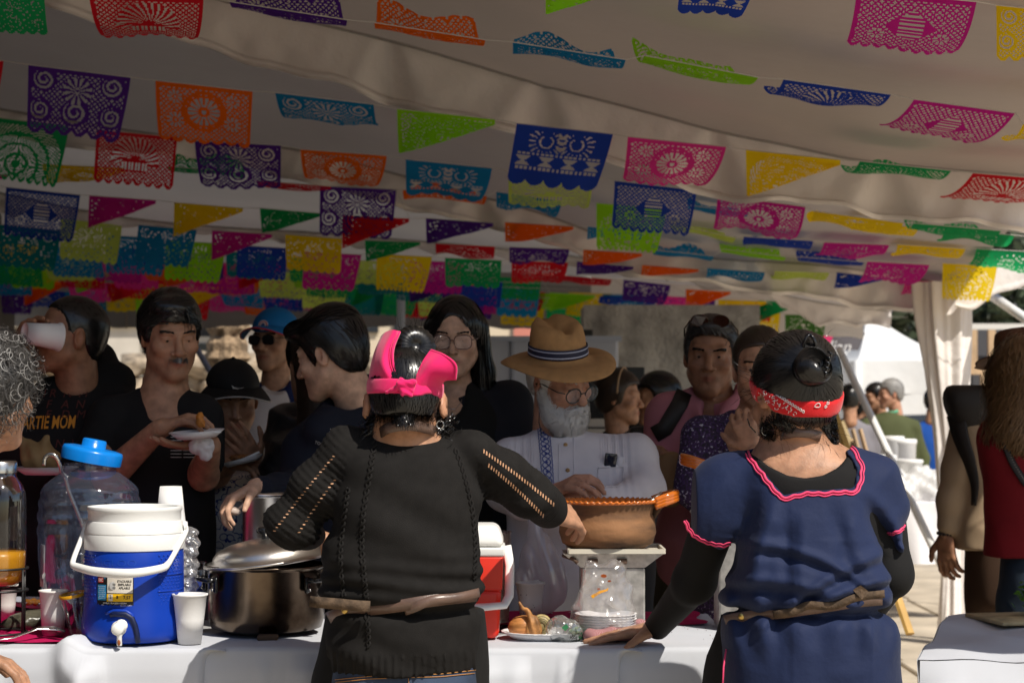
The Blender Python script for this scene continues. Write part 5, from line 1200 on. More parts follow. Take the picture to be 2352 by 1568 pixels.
def strip(vol,cl,wpx,y0,y1,parent,n=9):
    """crossed diamond embroidery along a centre line of (u, v)"""
    cl = np.array(cl,float); t = np.linspace(0,1,len(cl)); q = np.linspace(0,1,n * 8 + 1); cu = np.interp(q,t,cl[:,0]); cv_ = np.interp(q,t,cl[:,1])
    for ph in (0,1,2):
        off = wpx * .36 * np.sin(q * n * math.pi + ph * math.pi * 2 / 3); p,_,_ = hit(vol,np.stack([cu + off,cv_],1),y0,y1,.0015); MB().tube(p,.0017,4).build('embroidery',m_emb,parent)
    for sg in (-1,1):
        p,_,_ = hit(vol,np.stack([cu + sg * wpx * .5 + .7 * np.sin(q * n * 14),cv_],1),y0,y1,.0015); MB().tube(p,.0013,4).build('embroidery',m_emb,parent)
    for i in range(n):
        k = int((i + .5) * 8); 
        p,_,_ = hit(vol,[(cu[k],cv_[k] - 4),(cu[k] + 4,cv_[k]),(cu[k],cv_[k] + 4),(cu[k] - 4,cv_[k])],y0,y1,.0012); MB().poly(p).build('embroidery',m_emb,parent,False)
strip(gv,[(1247,962),(1250,1000),(1255,1050),(1259,1115)],26,y - .4,y + .1,root)
strip(gv,[(1352,1146),(1362,1134),(1372,1130)],14,y - .5,y,root,3)
for u0,u1 in ((1166,1226),(1378,1436)):
    for k in range(11):
        u = u0 + (u1 - u0) * k / 10; p,_,ok = hit(gv,[(u + (v_ - 985) * .02,v_) for v_ in range(990 + (k % 2) * 4,1066 if u0 > 1300 else 1100,12)],y - .4,y + .1,.0004); MB().tube(p,.0011,4).build('pleat',m_shirt,root)
m_btn = M('tan_button',(.35,.2,.07),.35)
for u,v_ in ((1292,977),(1299,1022),(1304,1080),(1308,1128)):
    p,G,_ = hit(gv,[(u,v_)],y - .4,y + .1,.002); MB().ball(p[0],(.0065,.003,.0065),10).build('button',m_btn,root)
p,_,_ = hit(gv,[(1284,962 + i * 20) for i in range(9)],y - .4,y + .1,.001); MB().tube(p,.0016,4).build('placket_seam',m_shirt,root)
p,_,_ = hit(gv,[(1318,975 + i * 20) for i in range(8)],y - .4,y + .1,.001); MB().tube(p,.0012,4).build('placket_seam',m_shirt,root)
q = [(1374,1074),(1432,1073),(1433,1105),(1418,1118),(1388,1117),(1373,1100)]; pp = []
for (a,b_),(c_,d_) in zip(q,q[1:] + q[:1]): pp += [(a + (c_ - a) * k / 6,b_ + (d_ - b_) * k / 6) for k in range(6)]
p,_,_ = hit(gv,pp,y - .4,y + .1,.002); MB().tube(p,.0013,4,closed=True).build('pocket_seam',m_shirt,root)
ph = thing('mobile_phone','dark phone sticking out of the old man\'s shirt pocket','phone',tuple(W(1402,1062,y - .18)),None)
p,G,_ = hit(gv,[(1400,1062),(1420,1066)],y - .4,y + .1,.004); MB().rbox(p[0],(.036,.009,.05),.003,2,rot=rotm(8,6,10)).build('phone',M('phone_glass',(.012,.016,.03),.1,spec=.7),ph)
pc = thing('white_card','white folded card beside the phone in the old man\'s pocket','card',tuple(p[1])); MB().rbox(p[1],(.018,.004,.042),.001,1,rot=rotm(8,12,10)).build('card',M('white_card',(.6,.58,.62),.6),pc)
cord = [H.w((-.080,.012,-.012)),H.w((-.075,-.01,-.06)),W(1238,970,y - .03),W(1245,1000,y - .05)]
MB().tube(cord,.0014,5).build('glasses_cord',M('cord_black',(.015,.015,.015),.6),root)
trousers(root,W(1312,0,y).x,y + .02,.92,.18,.15,cloth('beige_trousers',(.25,.2,.15)))

# ---- man in pink shirt
y = 6.3; root = person('stern man in a pink shirt with sunglasses pushed up on his hair',(W(1630,900,y).x,y,0),'customers along the food counter')
H = Head(1632,818,y,yaw=-9,pitch=3,roll=2); nb = W(1640,925,y + .03); tor = std_torso(y + .03,1635,902,128,.14,.06,slope=.06)
chest = [(W(0,1000,y).z,nb.x - .005,y - .0,.09,.11),(W(0,950,y).z,nb.x,y + .02,.08,.08)]
body(root,H,'brown',nb,.062,chest,face=dict(fat=.10,nose=1.2,brow=1.25,jaw=1.15),tint=dict(stub=.1),hands=[dict(w=W(1512,1040,y - .22),d=(.5,-.3,-.7),n=(.5,.5,.2),thumb=-1,curl=.6,via=[W(1600,1000,y),W(1535,985,y + .02),W(1510,1090,y - .06)])])
eyes(root,H,(.05,-.1)); brows(root,H,'black',1.2,.5)
def ex(v): H.ell(v,(0,-.02,.095),(.07,.075,.032),.02)
v = hair_cap(H,[(-.12,.072),(-.075,.070),(-.05,.058),(-.036,.038),(-.028,-.012),(-.012,-.02),(.0,.012),(.018,.016),(.030,-.02),(.05,-.06),(.12,-.075)],th=.013,extra=ex)
add_hair(root,H,v,'darkgrey',1300,lambda P: np.tile(H.R @ np.array((0,1,-.15)),(len(P),1)),9,.009,.0009,.3)
gl = Head(1632,818,y,yaw=-9,pitch=-46,roll=2); glasses(root,gl,'square',(.03,.012,.008),m_dlens,r=(.029,.021),y=-.106,z=-.0,th=.002) if False else None
sg = MB()
for sx in (-1,1): sg.prism([H.w((sx * .033 + .028 * math.cos(a),-.092 - .004 * math.sin(a) + .25 * (abs(sx * .033 + .028 * math.cos(a))) ** 2 * 8,.112 + .019 * math.sin(a))) for a in np.linspace(0,6.283,18,endpoint=False)],H.R @ np.array((0,.004,.002)))
sg.tube([H.w((-.064,-.060,.112)),H.w((-.084,-.02,.085)),H.w((-.086,.02,.06))],.0022,6).tube([H.w((.064,-.060,.112)),H.w((.084,-.02,.085)),H.w((.086,.02,.06))],.0022,6).tube([H.w((-.012,-.084,.112)),H.w((.012,-.084,.112))],.002,6)
sg.build('sunglasses',M('brown_dark_lens',(.03,.010,.006),.1,spec=.7),root,False)
m_pink = cloth('pink_shirt',(.44,.17,.20),.8,bump=.25)
def ex(v):
    v.cap(W(1590,925,y + .02),W(1612,965,y - .11),.022,.016,.02); v.cap(W(1700,900,y + .0),W(1650,975,y - .12),.030,.020,.02)
go,gv = garment(root,'shirt',m_pink,bx([W(1450,860,y),W(1800,1400,y)],.22),.0085,tor,[[(W(1535,965,y + .02),.085),(W(1510,1090,y - .06),.066),(W(1505,1060,y - .16),.052)],[(W(1735,965,y + .03),.085),(W(1760,1130,y),.065)]],
    neck=[(np.array(W(1632,935,y - .13)),(.026,.10,.11),.01,None),(np.array(W(1640,892,y + .0)),(.066,.09,.05),.01,None)],fold=folds('soft',15,1.5),extra=ex)
for u,v_ in ((1656,955),(1646,1010),(1640,1065),(1634,1120)):
    p,_,_ = hit(gv,[(u,v_)],y - .4,y + .1,.002); MB().ball(p[0],(.006,.003,.006),10).build('button',M('shell_button',(.55,.45,.45),.3),root)
p,_,_ = hit(gv,[(1572,905),(1560,930),(1545,955),(1528,985),(1505,1000)],y - .4,y + .2,.008)
bg = thing('shoulder_bag','dark shoulder strap and bag worn over the pink shirt','bag',tuple(p[2])); MB().tube(p,.026,4,flat=(1,.15),up=(0,-1,0)).build('strap',M('strap_black',(.018,.014,.012),.6),bg)
MB().rbox(W(1480,1000,y + .1),(.10,.08,.06),.02,2).build('pouch',M('strap_black'),bg)
trousers(root,nb.x,y + .03,.97,.18,.14,cloth('olive_trousers',(.07,.06,.035)))
pb_ = thing('paper_bag','crumpled brown paper bag in the pink shirted man\'s hand','bag',tuple(W(1540,1090,y - .25))); c = np.array(W(1540,1100,y - .25)); v = Vol(c - .14,c + .14,.008); v.ell(c,(.055,.04,.085)); v.disp(lambda X,Y,Z: .008 * tnoise(X * 30,Z * 30 + Y * 20,6)); Vv,Qq = v.mesh(); obj('bag',Vv,Qq,M('kraft_paper',(.26,.15,.07),.8),pb_)

# ---- woman behind the bandana woman
y = 5.9; root = person('woman in a dark speckled purple dress half hidden behind the bandana',(W(1740,900,y).x,y,0),'customers along the food counter')
H = Head(1748,846,y,yaw=-6,pitch=3,roll=-3); nb = W(1752,950,y + .04); tor = std_torso(y + .04,1720,955,135,.13,.05)
chest = [(W(0,1040,y).z,nb.x - .02,y + .02,.15,.10),(W(0,985,y).z,nb.x,y + .03,.15,.085),(W(0,950,y).z,nb.x,y + .04,.09,.06)]
body(root,H,'tan',nb,.053,chest,face=dict(fat=.10,nose=1.05,brow=1.0),tint={},arms=[[(nb,.04),(W(1820,1020,y + .03),.04),(W(1800,1080,y),.04),(W(1760,1090,y - .2),.035),(W(1730,1035,y - .22),.026)]],hands=[dict(w=W(1730,1035,y - .22),d=(-.3,.1,.9),n=(.3,.9,0),thumb=1,curl=.7,sc=.92)])
eyes(root,H,(-.1,-.05)); brows(root,H,'brown',1.0,.3)
v = hair_cap(H,[(-.12,.066),(-.06,.064),(-.04,.045),(-.03,.0),(-.014,-.03),(.0,.0),(.02,.0),(.04,-.05),(.12,-.07)],th=.008); add_hair(root,H,v,'brown',1000,lambda P: np.tile(H.R @ np.array((0,1,-.35)),(len(P),1)),10,.010,.0008,.15)
m_spk = bpy.data.materials.new('speckled_dress'); m_spk.use_nodes = True; nt = m_spk.node_tree; pb = nt.nodes['Principled BSDF']; pb.inputs['Roughness'].default_value = .8
tcn = nt.nodes.new('ShaderNodeTexCoord'); vo = nt.nodes.new('ShaderNodeTexNoise'); vo.inputs['Scale'].default_value = 130; vo.inputs['Detail'].default_value = 3; rpn = nt.nodes.new('ShaderNodeValToRGB'); E = rpn.color_ramp.elements
E[0].position = .40; E[0].color = (.012,.009,.018,1); E[1].position = .56; E[1].color = (.05,.016,.09,1); e = E.new(.63); e.color = (.05,.016,.09,1); e = E.new(.66); e.color = (.42,.42,.46,1)
nt.links.new(tcn.outputs['Object'],vo.inputs['Vector']); nt.links.new(vo.outputs['Fac'],rpn.inputs[0]); nt.links.new(rpn.outputs[0],pb.inputs['Base Color'])
garment(root,'dress',m_spk,bx([W(1560,900,y),W(1900,1400,y)],.2),.010,[(a,b_,c_,d,e) for a,b_,c_,d,e in tor],[[(W(1612,1005,y + .02),.075),(W(1595,1120,y),.066)],[(W(1820,1010,y + .04),.075),(W(1840,1120,y),.06)]],neck=[(np.array(W(1752,975,y - .12)),(.115,.16,.16),.01,None)],fold=folds('soft',19,1.0))
p = [W(1685,955,y - .075),W(1700,985,y - .09),W(1720,1020,y - .11),W(1745,1060,y - .13)]; MB().tube(p,.017,4,flat=(1,.15),up=(0,-1,0)).build('bag_strap',M('grey_strap',(.07,.06,.058),.6),root)
trousers(root,nb.x,y + .04,.9,.16,.13,cloth('dark_trousers'))

# ---- two people talking far behind
for label,(u,v_,y),yaw,hk,lab in (('woman in profile with a light headband in front of the black board',(1424,912,9.2),72,'brown','headband'),('dark haired person in profile facing left in front of the concrete wall',(1507,916,9.4),-78,'black',None)):
    root = person(label,(W(u,v_,y).x,y,0)); H = Head(u,v_,y,yaw=yaw,pitch=4,sc=.98); nb = W(u - 6 * np.sign(yaw),v_ + 82,y)
    body(root,H,'tan',nb,.052,face=dict(fat=.08,eyes='down'),h=.006); v = hair_cap(H,[(-.12,.064),(-.06,.06),(-.04,.03),(-.03,-.02),(-.012,-.06),(.0,-.06),(.02,-.08),(.12,-.09)] if lab else SHORT,th=.018); add_hair(root,H,v,hk,300)
    if lab: MB().tube([H.w((.098 * math.cos(a),-.01,.03 + .112 * math.sin(a))) for a in np.linspace(-.1,math.pi + .1,16)],.005,6).build('headband',M('tan_band',(.35,.22,.12),.5),root)
    garment(root,'jacket',m_blz if lab else m_tee,bx([W(u - 110,v_ + 40,y),W(u + 110,v_ + 250,y)],.2),.014,std_torso(y,u - 6 * np.sign(yaw),v_ + 84,76,.15,.03),[[(W(u - 70,v_ + 125,y),.075),(W(u - 72,v_ + 260,y - .05),.055)],[(W(u + 64,v_ + 125,y),.075),(W(u + 70,v_ + 260,y),.055)]],fold=folds('soft',3))
    trousers(root,W(u,v_,y).x,y,.95,.17,.13,cloth('dark_trousers'))
# ================================================================ the two cooks in front, seen from behind
def band_mesh(vol,p0,nrm,w,t,wav=0.0):
    nrm = np.array(nrm,float); nrm = nrm / np.linalg.norm(nrm); b = Vol.__new__(Vol); b.lo,b.h,b.n,b.ax = vol.lo,vol.h,vol.n,vol.ax; b.F = vol.F - t
    X,Y,Z = b.ax[0][:,None,None],b.ax[1][None,:,None],b.ax[2][None,None,:]
    d = (X - p0[0]) * nrm[0] + (Y - p0[1]) * nrm[1] + (Z - p0[2]) * nrm[2]
    if wav: d = d + wav * np.sin(X * 60 + Y * 35)
    b.F = np.maximum(b.F,(np.abs(d) - w).astype(np.float32)); return b
def plane3(a,b,c):
    a,b,c = [np.array(tuple(q)) for q in (a,b,c)]; n = np.cross(b - a,c - a); n /= np.linalg.norm(n); return (a + b + c) / 3,n * (1 if n[2] > 0 else -1)
def sheet(P,th,name,m,parent,label=None):
    """grid surface with thickness th (towards its normals)"""
    P = np.asarray(P,float); du = np.gradient(P,axis=0); dv = np.gradient(P,axis=1); N = np.cross(du,dv); N /= np.linalg.norm(N,axis=2,keepdims=True) + 1e-9; Q = P + N * th
    b = MB().grid(P).grid(Q,True); a_,b_ = P.shape[:2]
    edge = [(0,j) for j in range(b_)] + [(i,b_ - 1) for i in range(1,a_)] + [(a_ - 1,j) for j in range(b_ - 2,-1,-1)] + [(i,0) for i in range(a_ - 2,0,-1)]
    R0 = np.array([P[e] for e in edge + edge[:1]]); R1 = np.array([Q[e] for e in edge + edge[:1]]); b.grid(np.stack([R1,R0]))
    return b.build(name,m,parent)
def spline_grid(rows,nu=26,nv=16):
    """rows of control points -> smooth grid"""
    R_ = np.array([[tuple(p) for p in r] for r in rows],float); tu = np.linspace(0,1,R_.shape[0]); tv = np.linspace(0,1,R_.shape[1]); qu = np.linspace(0,1,nu); qv = np.linspace(0,1,nv)
    A = np.stack([np.stack([smooth_interp(qv,tv,R_[i,:,k]) for k in range(3)],1) for i in range(R_.shape[0])])
    return np.stack([np.stack([smooth_interp(qu,tu,A[:,j,k]) for k in range(3)],1) for j in range(nv)],1)
def flyaways(parent,starts,n,ln,seed,k='black',drift=(0,0,.3),wd=.00035):
    g = np.random.default_rng(seed); st = np.array([tuple(p) for p in starts]); P = st[g.integers(0,len(st),n)] + g.normal(size=(n,3)) * .008; D = g.normal(size=(n,3)) * .6 + np.array(drift); D /= np.linalg.norm(D,axis=1)[:,None]; out = [P.copy()]; K = g.normal(size=(n,3)) * .5
    for i in range(7): D = D + np.cross(D,K) * .22; D /= np.linalg.norm(D,axis=1)[:,None]; P = P + D * ln / 7; out.append(P.copy())
    V,Q = ribbons(np.stack(out,1),wd); return obj('loose_hair',V,Q,hairmat(k),parent)

def poly_cut(vol,uv,y0,ymax,k=.004):
    """cut a neckline: a polygon given at depth y0, taken straight through the back half (y < ymax)"""
    P = np.array([(W(u,v_,y0).x,W(u,v_,y0).z) for u,v_ in uv]); lo = P.min(0) - .03; hi = P.max(0) + .03
    ix = np.nonzero((vol.ax[0] > lo[0]) & (vol.ax[0] < hi[0]))[0]; iz = np.nonzero((vol.ax[2] > lo[1]) & (vol.ax[2] < hi[1]))[0]; iy = np.nonzero(vol.ax[1] < ymax)[0]
    X,Z = np.meshgrid(vol.ax[0][ix],vol.ax[2][iz],indexing='ij'); d = np.full(X.shape,9.); ins = np.zeros(X.shape,bool)
    for (ax_,az),(bx_,bz) in zip(P,np.roll(P,-1,0)):
        ex,ez = bx_ - ax_,bz - az; t = np.clip(((X - ax_) * ex + (Z - az) * ez) / (ex * ex + ez * ez + 1e-12),0,1); d = np.minimum(d,np.hypot(X - ax_ - t * ex,Z - az - t * ez))
        c = ((az > Z) != (bz > Z)) & (X < (bx_ - ax_) * (Z - az) / (bz - az + 1e-12) + ax_); ins ^= c
    sd = np.where(ins,-d,d).astype(np.float32); sl = np.ix_(ix,iy,iz); vol.F[sl] = np.maximum(vol.F[sl],-sd[:,None,:])

# ---------------------------------------------------------------- cook in black knit jumper, pink head scarf
y = 4.5; cook = person('cook seen from behind in a black knit jumper and bright pink head scarf',(W(930,1300,y).x,y,0),'cooks behind the counter')
H = Head(931,928,y - .02,yaw=180,pitch=22,sc=.99); nb = W(940,1000,y - .01)
tor = [(W(0,v_,y).z,W(u,0,y).x,y + dy,hw * S(y),d) for v_,u,hw,d,dy in ((990,935,62,.052,.015),(1012,938,118,.078,.01),(1050,940,158,.105,0),(1110,943,166,.122,-.005),(1190,938,170,.135,-.01),(1255,930,180,.142,-.01),(1320,926,183,.147,-.01),(1372,927,176,.140,-.005),(1392,928,170,.134,0),(1420,930,175,.142,0),(1480,930,174,.145,0),(1520,931,167,.140,0),(1534,931,165,.139,0))]
chest = [(W(0,1060,y).z,nb.x,y - .005,.14,.094),(W(0,1012,y).z,nb.x - .002,y + .01,.095,.066),(W(0,992,y).z,nb.x - .004,y + .015,.056,.05)]
e2 = W(1235,1155,y + .14); w2 = W(1268,1178,y + .42)
body(cook,H,'tan',nb,.053,chest,face=dict(fat=.05,ear=.012),tint={},hands=[dict(w=W(1272,1180,y + .36),d=(.55,.75,-.12),n=(-.6,.3,-.6),thumb=1,curl=.55,via=[W(1088,1050,y),W(1215,1140,y + .10),e2]),dict(w=W(705,1225,y + .36),d=(.5,.8,-.2),n=(0,.1,-1),thumb=-1,curl=.5,via=[W(795,1050,y),W(660,1205,y + .02)])],h=.0065)
v = hair_cap(H,[(-.14,.05),(-.05,.03),(-.03,-.0),(-.015,-.015),(.0,.0),(.014,.008),(.028,-.02),(.045,-.040),(.07,-.056),(.12,-.056)],th=.007)
def cd(P): L = H.loc(P); tgt = np.array((0,.045,.125)); d = tgt - L; d /= np.linalg.norm(d,axis=1)[:,None]; return d @ H.R.T
V,Q = v.mesh(); cap_f = v
st = surf_starts(V,Q,2600,2); parts = [(V,Q),ribbons(comb(v,st,cd,9,.008,.14,.003,4),.0008)]
# short nape hairs and curls at the neck
g = np.random.default_rng(8); nn_ = 1000; a = g.uniform(-1,1,nn_); P0 = H.ws(np.stack([a * .062,.085 - .045 * a * a + 0 * a,-.052 + .018 * a * a + g.normal(size=nn_) * .008],1)); D = H.R @ np.array((0,.0,-1.)); pth = [P0]
for i in range(6): P0 = P0 + (D + g.normal(size=(nn_,3)) * .35) * (.0022 + .0034 * g.random((nn_,1))); pth.append(P0)
parts.append(ribbons(np.stack(pth,1),.0006))
for sx,(u,v_) in ((-1,(866,985)),(1,(1012,990))):
    n = 170; c = np.array(W(u,v_ - 30,y - .02)); P0 = c + g.normal(size=(n,3)) * (.013,.014,.012); ph = g.uniform(0,6.28,n); pth = []
    for i in range(14): t = i / 13; pth.append(P0 + np.stack([.009 * np.sin(ph + t * 9) + sx * .008 * t,.009 * np.cos(ph + t * 9),-.052 * t + 0 * ph],1))
    parts.append(ribbons(np.stack(pth,1),.0006))
V,Q = join(parts); obj('hair',V,Q,hairmat('black'),cook)
# bun: a torus of strands wrapped from the hole outwards
bc = np.array(W(950,800,y - .035)); ax = np.array(W(966,782,y - .1)) - bc; ax = ax / np.linalg.norm(ax); e1 = np.cross(ax,(0,0,1)); e1 /= np.linalg.norm(e1); e2_ = np.cross(ax,e1)
vb = Vol(bc - .085,bc + .085,.004); n = 26
for i in range(n):
    t0,t1 = 2 * math.pi * i / n,2 * math.pi * (i + 1) / n; f = lambda t: bc + (e1 * math.cos(t) + e2_ * math.sin(t)) * .0235
    vb.cap(f(t0),f(t1),.0245,.0245,.006)
vb.ell(bc - ax * .02,(.03,.03,.03),None,.02); vb.cap(bc - ax * .02,W(938,870,y - .04),.030,.040,.02)
V,Q = vb.mesh(); m_ = 1500; g = np.random.default_rng(3); th = g.uniform(0,6.283,m_); pth = []
for i in range(13):
    ph = -1.2 + 4.3 * i / 12; tt = th + .22 * i / 12 + g.normal() * 0; r0 = .0235; rr = .0283 + .0010 * np.sin(th * 23)
    cr = np.stack([np.cos(tt),np.sin(tt)],1); base = bc + (cr[:,:1] * e1 + cr[:,1:] * e2_) * r0; pth.append(base + (ax * math.cos(ph - .0) + 0)[None] * rr[:,None] * 1.0 * (1 if True else 0) * 1 + (cr[:,:1] * e1 + cr[:,1:] * e2_) * (rr * math.sin(ph - 0.0))[:,None])
parts = [(V,Q),ribbons(np.stack(pth,1),.0008)]
g = np.random.default_rng(13); n = 700; a = g.uniform(0,6.28,n); P0 = np.array(W(945,868,y - .05)) + np.stack([.040 * np.cos(a),.034 * np.sin(a),g.normal(size=n) * .012],1); tg = bc - ax * .015 + np.stack([.032 * np.cos(a),.028 * np.sin(a),0 * a],1)
parts.append(ribbons(np.stack([P0 * (1 - t) + tg * t + np.array((0,-.012,0)) * math.sin(3.14 * t) for t in np.linspace(0,1,8)],1),.0009)); V,Q = join(parts); obj('hair_bun',V,Q,hairmat('black'),cook)
flyaways(cook,[W(940,765,y),W(965,755,y),W(985,790,y),W(920,775,y),W(995,820,y),W(870,960,y - .05),W(1000,955,y - .05),W(930,965,y - .08)],170,.05,5,wd=.0003)
# scarf
m_scarf = cloth('pink_scarf',(.78,.012,.135),.8,bump=.5,bscale=600,sheen=.3)
p0,pn = plane3(W(848,893,y),W(1014,897,y),W(932,890,y - .105)); bv = band_mesh(cap_f,p0,pn,.017,.007,.003); V,Q = bv.mesh(); sc_band = obj('head_scarf',V,Q,m_scarf,cook)
yy = y - .10
rows = [[W(930,878,yy - .02),W(916,862,yy - .02),W(906,836,yy - .01),W(905,800,yy),W(920,762,yy + .02)],
        [W(912,888,yy - .015),W(892,862,yy - .02),W(880,832,yy - .012),W(884,796,yy + .01),W(902,757,yy + .03)],
        [W(885,900,yy + .005),W(868,868,yy + .0),W(862,838,yy + .01),W(868,800,yy + .03),W(886,762,yy + .05)],
        [W(852,908,yy + .05),W(847,880,yy + .05),W(850,846,yy + .06),W(860,806,yy + .07),W(876,770,yy + .08)]]
G_ = spline_grid(rows); a_ = np.linspace(0,1,26)[:,None] * np.ones((1,16)); b__ = np.linspace(0,1,16)[None,:] * np.ones((26,1)); G_[...,1] += .005 * np.sin(a_ * 11 + b__ * 2) * (1 - b__ * .5)
sheet(G_,.0035,'scarf_wing',m_scarf,sc_band)
hem = [G_[1,j] + np.array((0,-.004,0)) for j in range(16)]; MB().tube(hem,.0032,6).build('scarf_hem',m_scarf,sc_band)
hem = [G_[3,j] + np.array((0,-.003,0)) for j in range(16)]; MB().tube(hem,.0016,6).build('scarf_hem',m_scarf,sc_band)
rows = [[W(940,880,yy - .02),W(958,858,yy - .02),W(972,830,yy - .015),W(990,804,yy + .0)],
        [W(955,888,yy - .018),W(975,862,yy - .025),W(994,838,yy - .03),W(1020,816,yy - .02)],
        [W(982,900,yy + .0),W(1000,874,yy - .01),W(1022,858,yy - .03),W(1046,838,yy - .035)],
        [W(1013,909,yy + .05),W(1013,885,yy + .03),W(1024,872,yy + .0),W(1046,872,yy - .02)]]
G_ = spline_grid(rows); G_[...,1] += .005 * np.sin(a_ * 10 + 1) * (1 - b__ * .4); sheet(G_,.0035,'scarf_wing',m_scarf,sc_band)
MB().tube([G_[i,-1] + np.array((0,-.003,0)) for i in range(26)],.0030,6).build('scarf_hem',m_scarf,sc_band); MB().tube([G_[2,j] + np.array((0,-.003,0)) for j in range(16)],.0016,6).build('scarf_hem',m_scarf,sc_band)
rows = [[W(990,806,yy + .0),W(1018,822,yy + .02),W(1046,842,yy + .01)],[W(1004,828,yy + .03),W(1030,846,yy + .03),W(1049,858,yy + .01)],[W(1012,858,yy + .02),W(1030,866,yy + .0),W(1046,872,yy - .018)]]
sheet(spline_grid(rows),.003,'scarf_wing',m_scarf,sc_band)
kc = np.array(W(934,886,yy - .045)); v = Vol(kc - .05,kc + .05,.003); v.ell(kc + (.002,0,.0),(.017,.013,.014)); v.cap(kc + (-.012,-.004,.012),kc + (-.008,-.008,-.017),.007,.006,.004); v.cap(kc + (.014,-.002,.008),kc + (.012,-.006,-.010),.006,.005,.003); v.cap(kc + (-.004,-.008,-.012),kc + (.010,-.006,-.020),.006,.005,.004); v.cap(kc + (-.02,0,-.004),kc + (-.05,.012,-.016),.007,.003,.006)
v.cap(kc + (-.016,-.008,.004),kc + (.016,-.010,.008),.0075,.0075,.003); v.disp(lambda X,Y,Z: .0006 * np.sin((X - kc[0]) * 300 + (Z - kc[2]) * 500)); V,Q = v.mesh(); obj('scarf_knot',V,Q,m_scarf,sc_band)
m_leather = M('brown_leather',(.13,.08,.06),.32,var=.2,vscale=20,bump=.4,bscale=150,bdist=.001,spec=.6)
chv = Vol((nb.x - .2,y - .2,W(0,1070,y).z),(nb.x + .2,y + .2,W(0,940,y).z),.005); chv.loft(chest); chv.cap(H.w((0,.028,-.045)),nb,.052,.058,.022)
p,_,_ = hit(chv,[(882,990),(895,980),(915,975),(938,974),(960,977),(980,984),(998,997)],y - .2,y + .1,.009); MB().tube(p,.0115,4,flat=(1,.18),up=(0,-1,.2)).build('neck_strap',m_leather,cook)
MB().tube([H.w((-.080,.012,-.048)) + np.array((.008 * math.sin(a),0,.009 * math.cos(a) - .006)) for a in np.linspace(0,6.28,14,endpoint=False)],.0015,6,closed=True).build('earring',m_slv,cook)
# jumper
m_knit = M('black_knit',(.014,.0128,.012),.9,var=.12,vscale=40,bump=.5,bscale=520,bdist=.0022,wave=(260,(1.6,.3,.25),2.5,.18),spec=.15)
Ls,Le,Lw = np.array(W(792,1040,y + .0)),np.array(W(672,1202,y + .02)),np.array(W(700,1226,y + .28)); Rs,Re,Rw = np.array(W(1088,1045,y)),np.array(W(1215,1135,y + .10)),np.array(W(1258,1166,y + .28))
def kn(x,y_,z):
    P = np.stack([x,y_,z],1); b0 = folds('knit',31,1.3)(x,y_,z); out = b0
    zz = z; hemz = W(0,1486,y).z; beltz = W(0,1390,y).z
    out = out + .0022 * np.sin(x * 400) * (zz < hemz)
    out = out + .0085 * np.exp(-((zz - beltz) / .010) ** 2) - .006 * np.exp(-((zz - beltz - .035) / .02) ** 2)
    w = tnoise(x * 7,zz * 10,77,2); out = out + .0035 * np.sin((zz - beltz) * 150 + 2.5 * w + x * 12) * np.exp(-((zz - beltz - .05) / .06) ** 2)
    out = out + .006 * np.sin((zz + .55 * x) * 42 + 1.6 * w) * np.clip(w + .2,0,1) * (zz > beltz + .02) + .010 * np.exp(-((zz - beltz - .018) / .012) ** 2) * 0
    for S0,E0,fq,am in ((Ls,Le,430,.0024),(Rs,Re,520,.0014)):
        d = E0 - S0; L = np.linalg.norm(d); t = (P - S0) @ d / L; on = 1 / (1 + np.exp(-((x - S0[0]) * np.sign(d[0]) + .01) / .008)); pr = P - S0 - np.clip(t / L,0,1.3)[:,None] * d; on = on * np.clip((.088 - np.linalg.norm(pr,axis=1)) / .012,0,1); out = out - am * np.sin(t * fq + 1.2 * w) * on
    return out
go,jv = garment(cook,'jumper',m_knit,bx([W(560,960,y),W(1300,1560,y)],.1),.0058,tor,[[(Ls,.058),((Ls + Le) / 2,.058),(Le,.053),(Lw,.044)],[(Rs,.060),((Rs + Re) / 2,.056),(Re,.053),(Rw,.043)]],
    neck=[(np.array(W(938,975,y - .02)),(.072,.09,.036),.006,None)],fold=kn,cut=lambda vv: vv.cap(Rw + (Rw - Re) / np.linalg.norm(Rw - Re) * .062,Rw + (Rw - Re) / np.linalg.norm(Rw - Re) * .14,.055,.07,.004,'sub'))
def braid(pts,wpx,seed=0):
    pts = np.array(pts,float); L = np.sum(np.hypot(*np.diff(pts,axis=0).T)); n = int(L / 2.2); q = np.linspace(0,1,n); t = np.linspace(0,1,len(pts)); u = smooth_interp(q,t,pts[:,0]); v_ = smooth_interp(q,t,pts[:,1]); d = np.gradient(np.stack([u,v_],1),axis=0); nrm = np.stack([-d[:,1],d[:,0]],1); nrm /= np.linalg.norm(nrm,axis=1)[:,None]
    for s in (0,math.pi):
        ph = q * L / 15 * 2 * math.pi / 2 + s; p,G,_ = hit(jv,np.stack([u,v_],1) + nrm * (wpx * np.sin(ph))[:,None],y - .25,y + .4,0); p = p + G * (.0006 + .0018 * np.cos(ph))[:,None]; MB().tube(p,.0029,6).build('cable_braid',m_knit,cook)
braid([(862,1012),(850,1084),(836,1170),(831,1244),(836,1320),(842,1376)],4.5); braid([(1046,1030),(1070,1103),(1086,1180),(1092,1260),(1090,1330)],4.0); braid([(800,1120),(788,1204),(782,1290),(790,1370)],4.0)
braid([(842,1410),(846,1450),(846,1488)],4.0)
m_slot = M('slot_skin',(.50,.27,.15),.5)
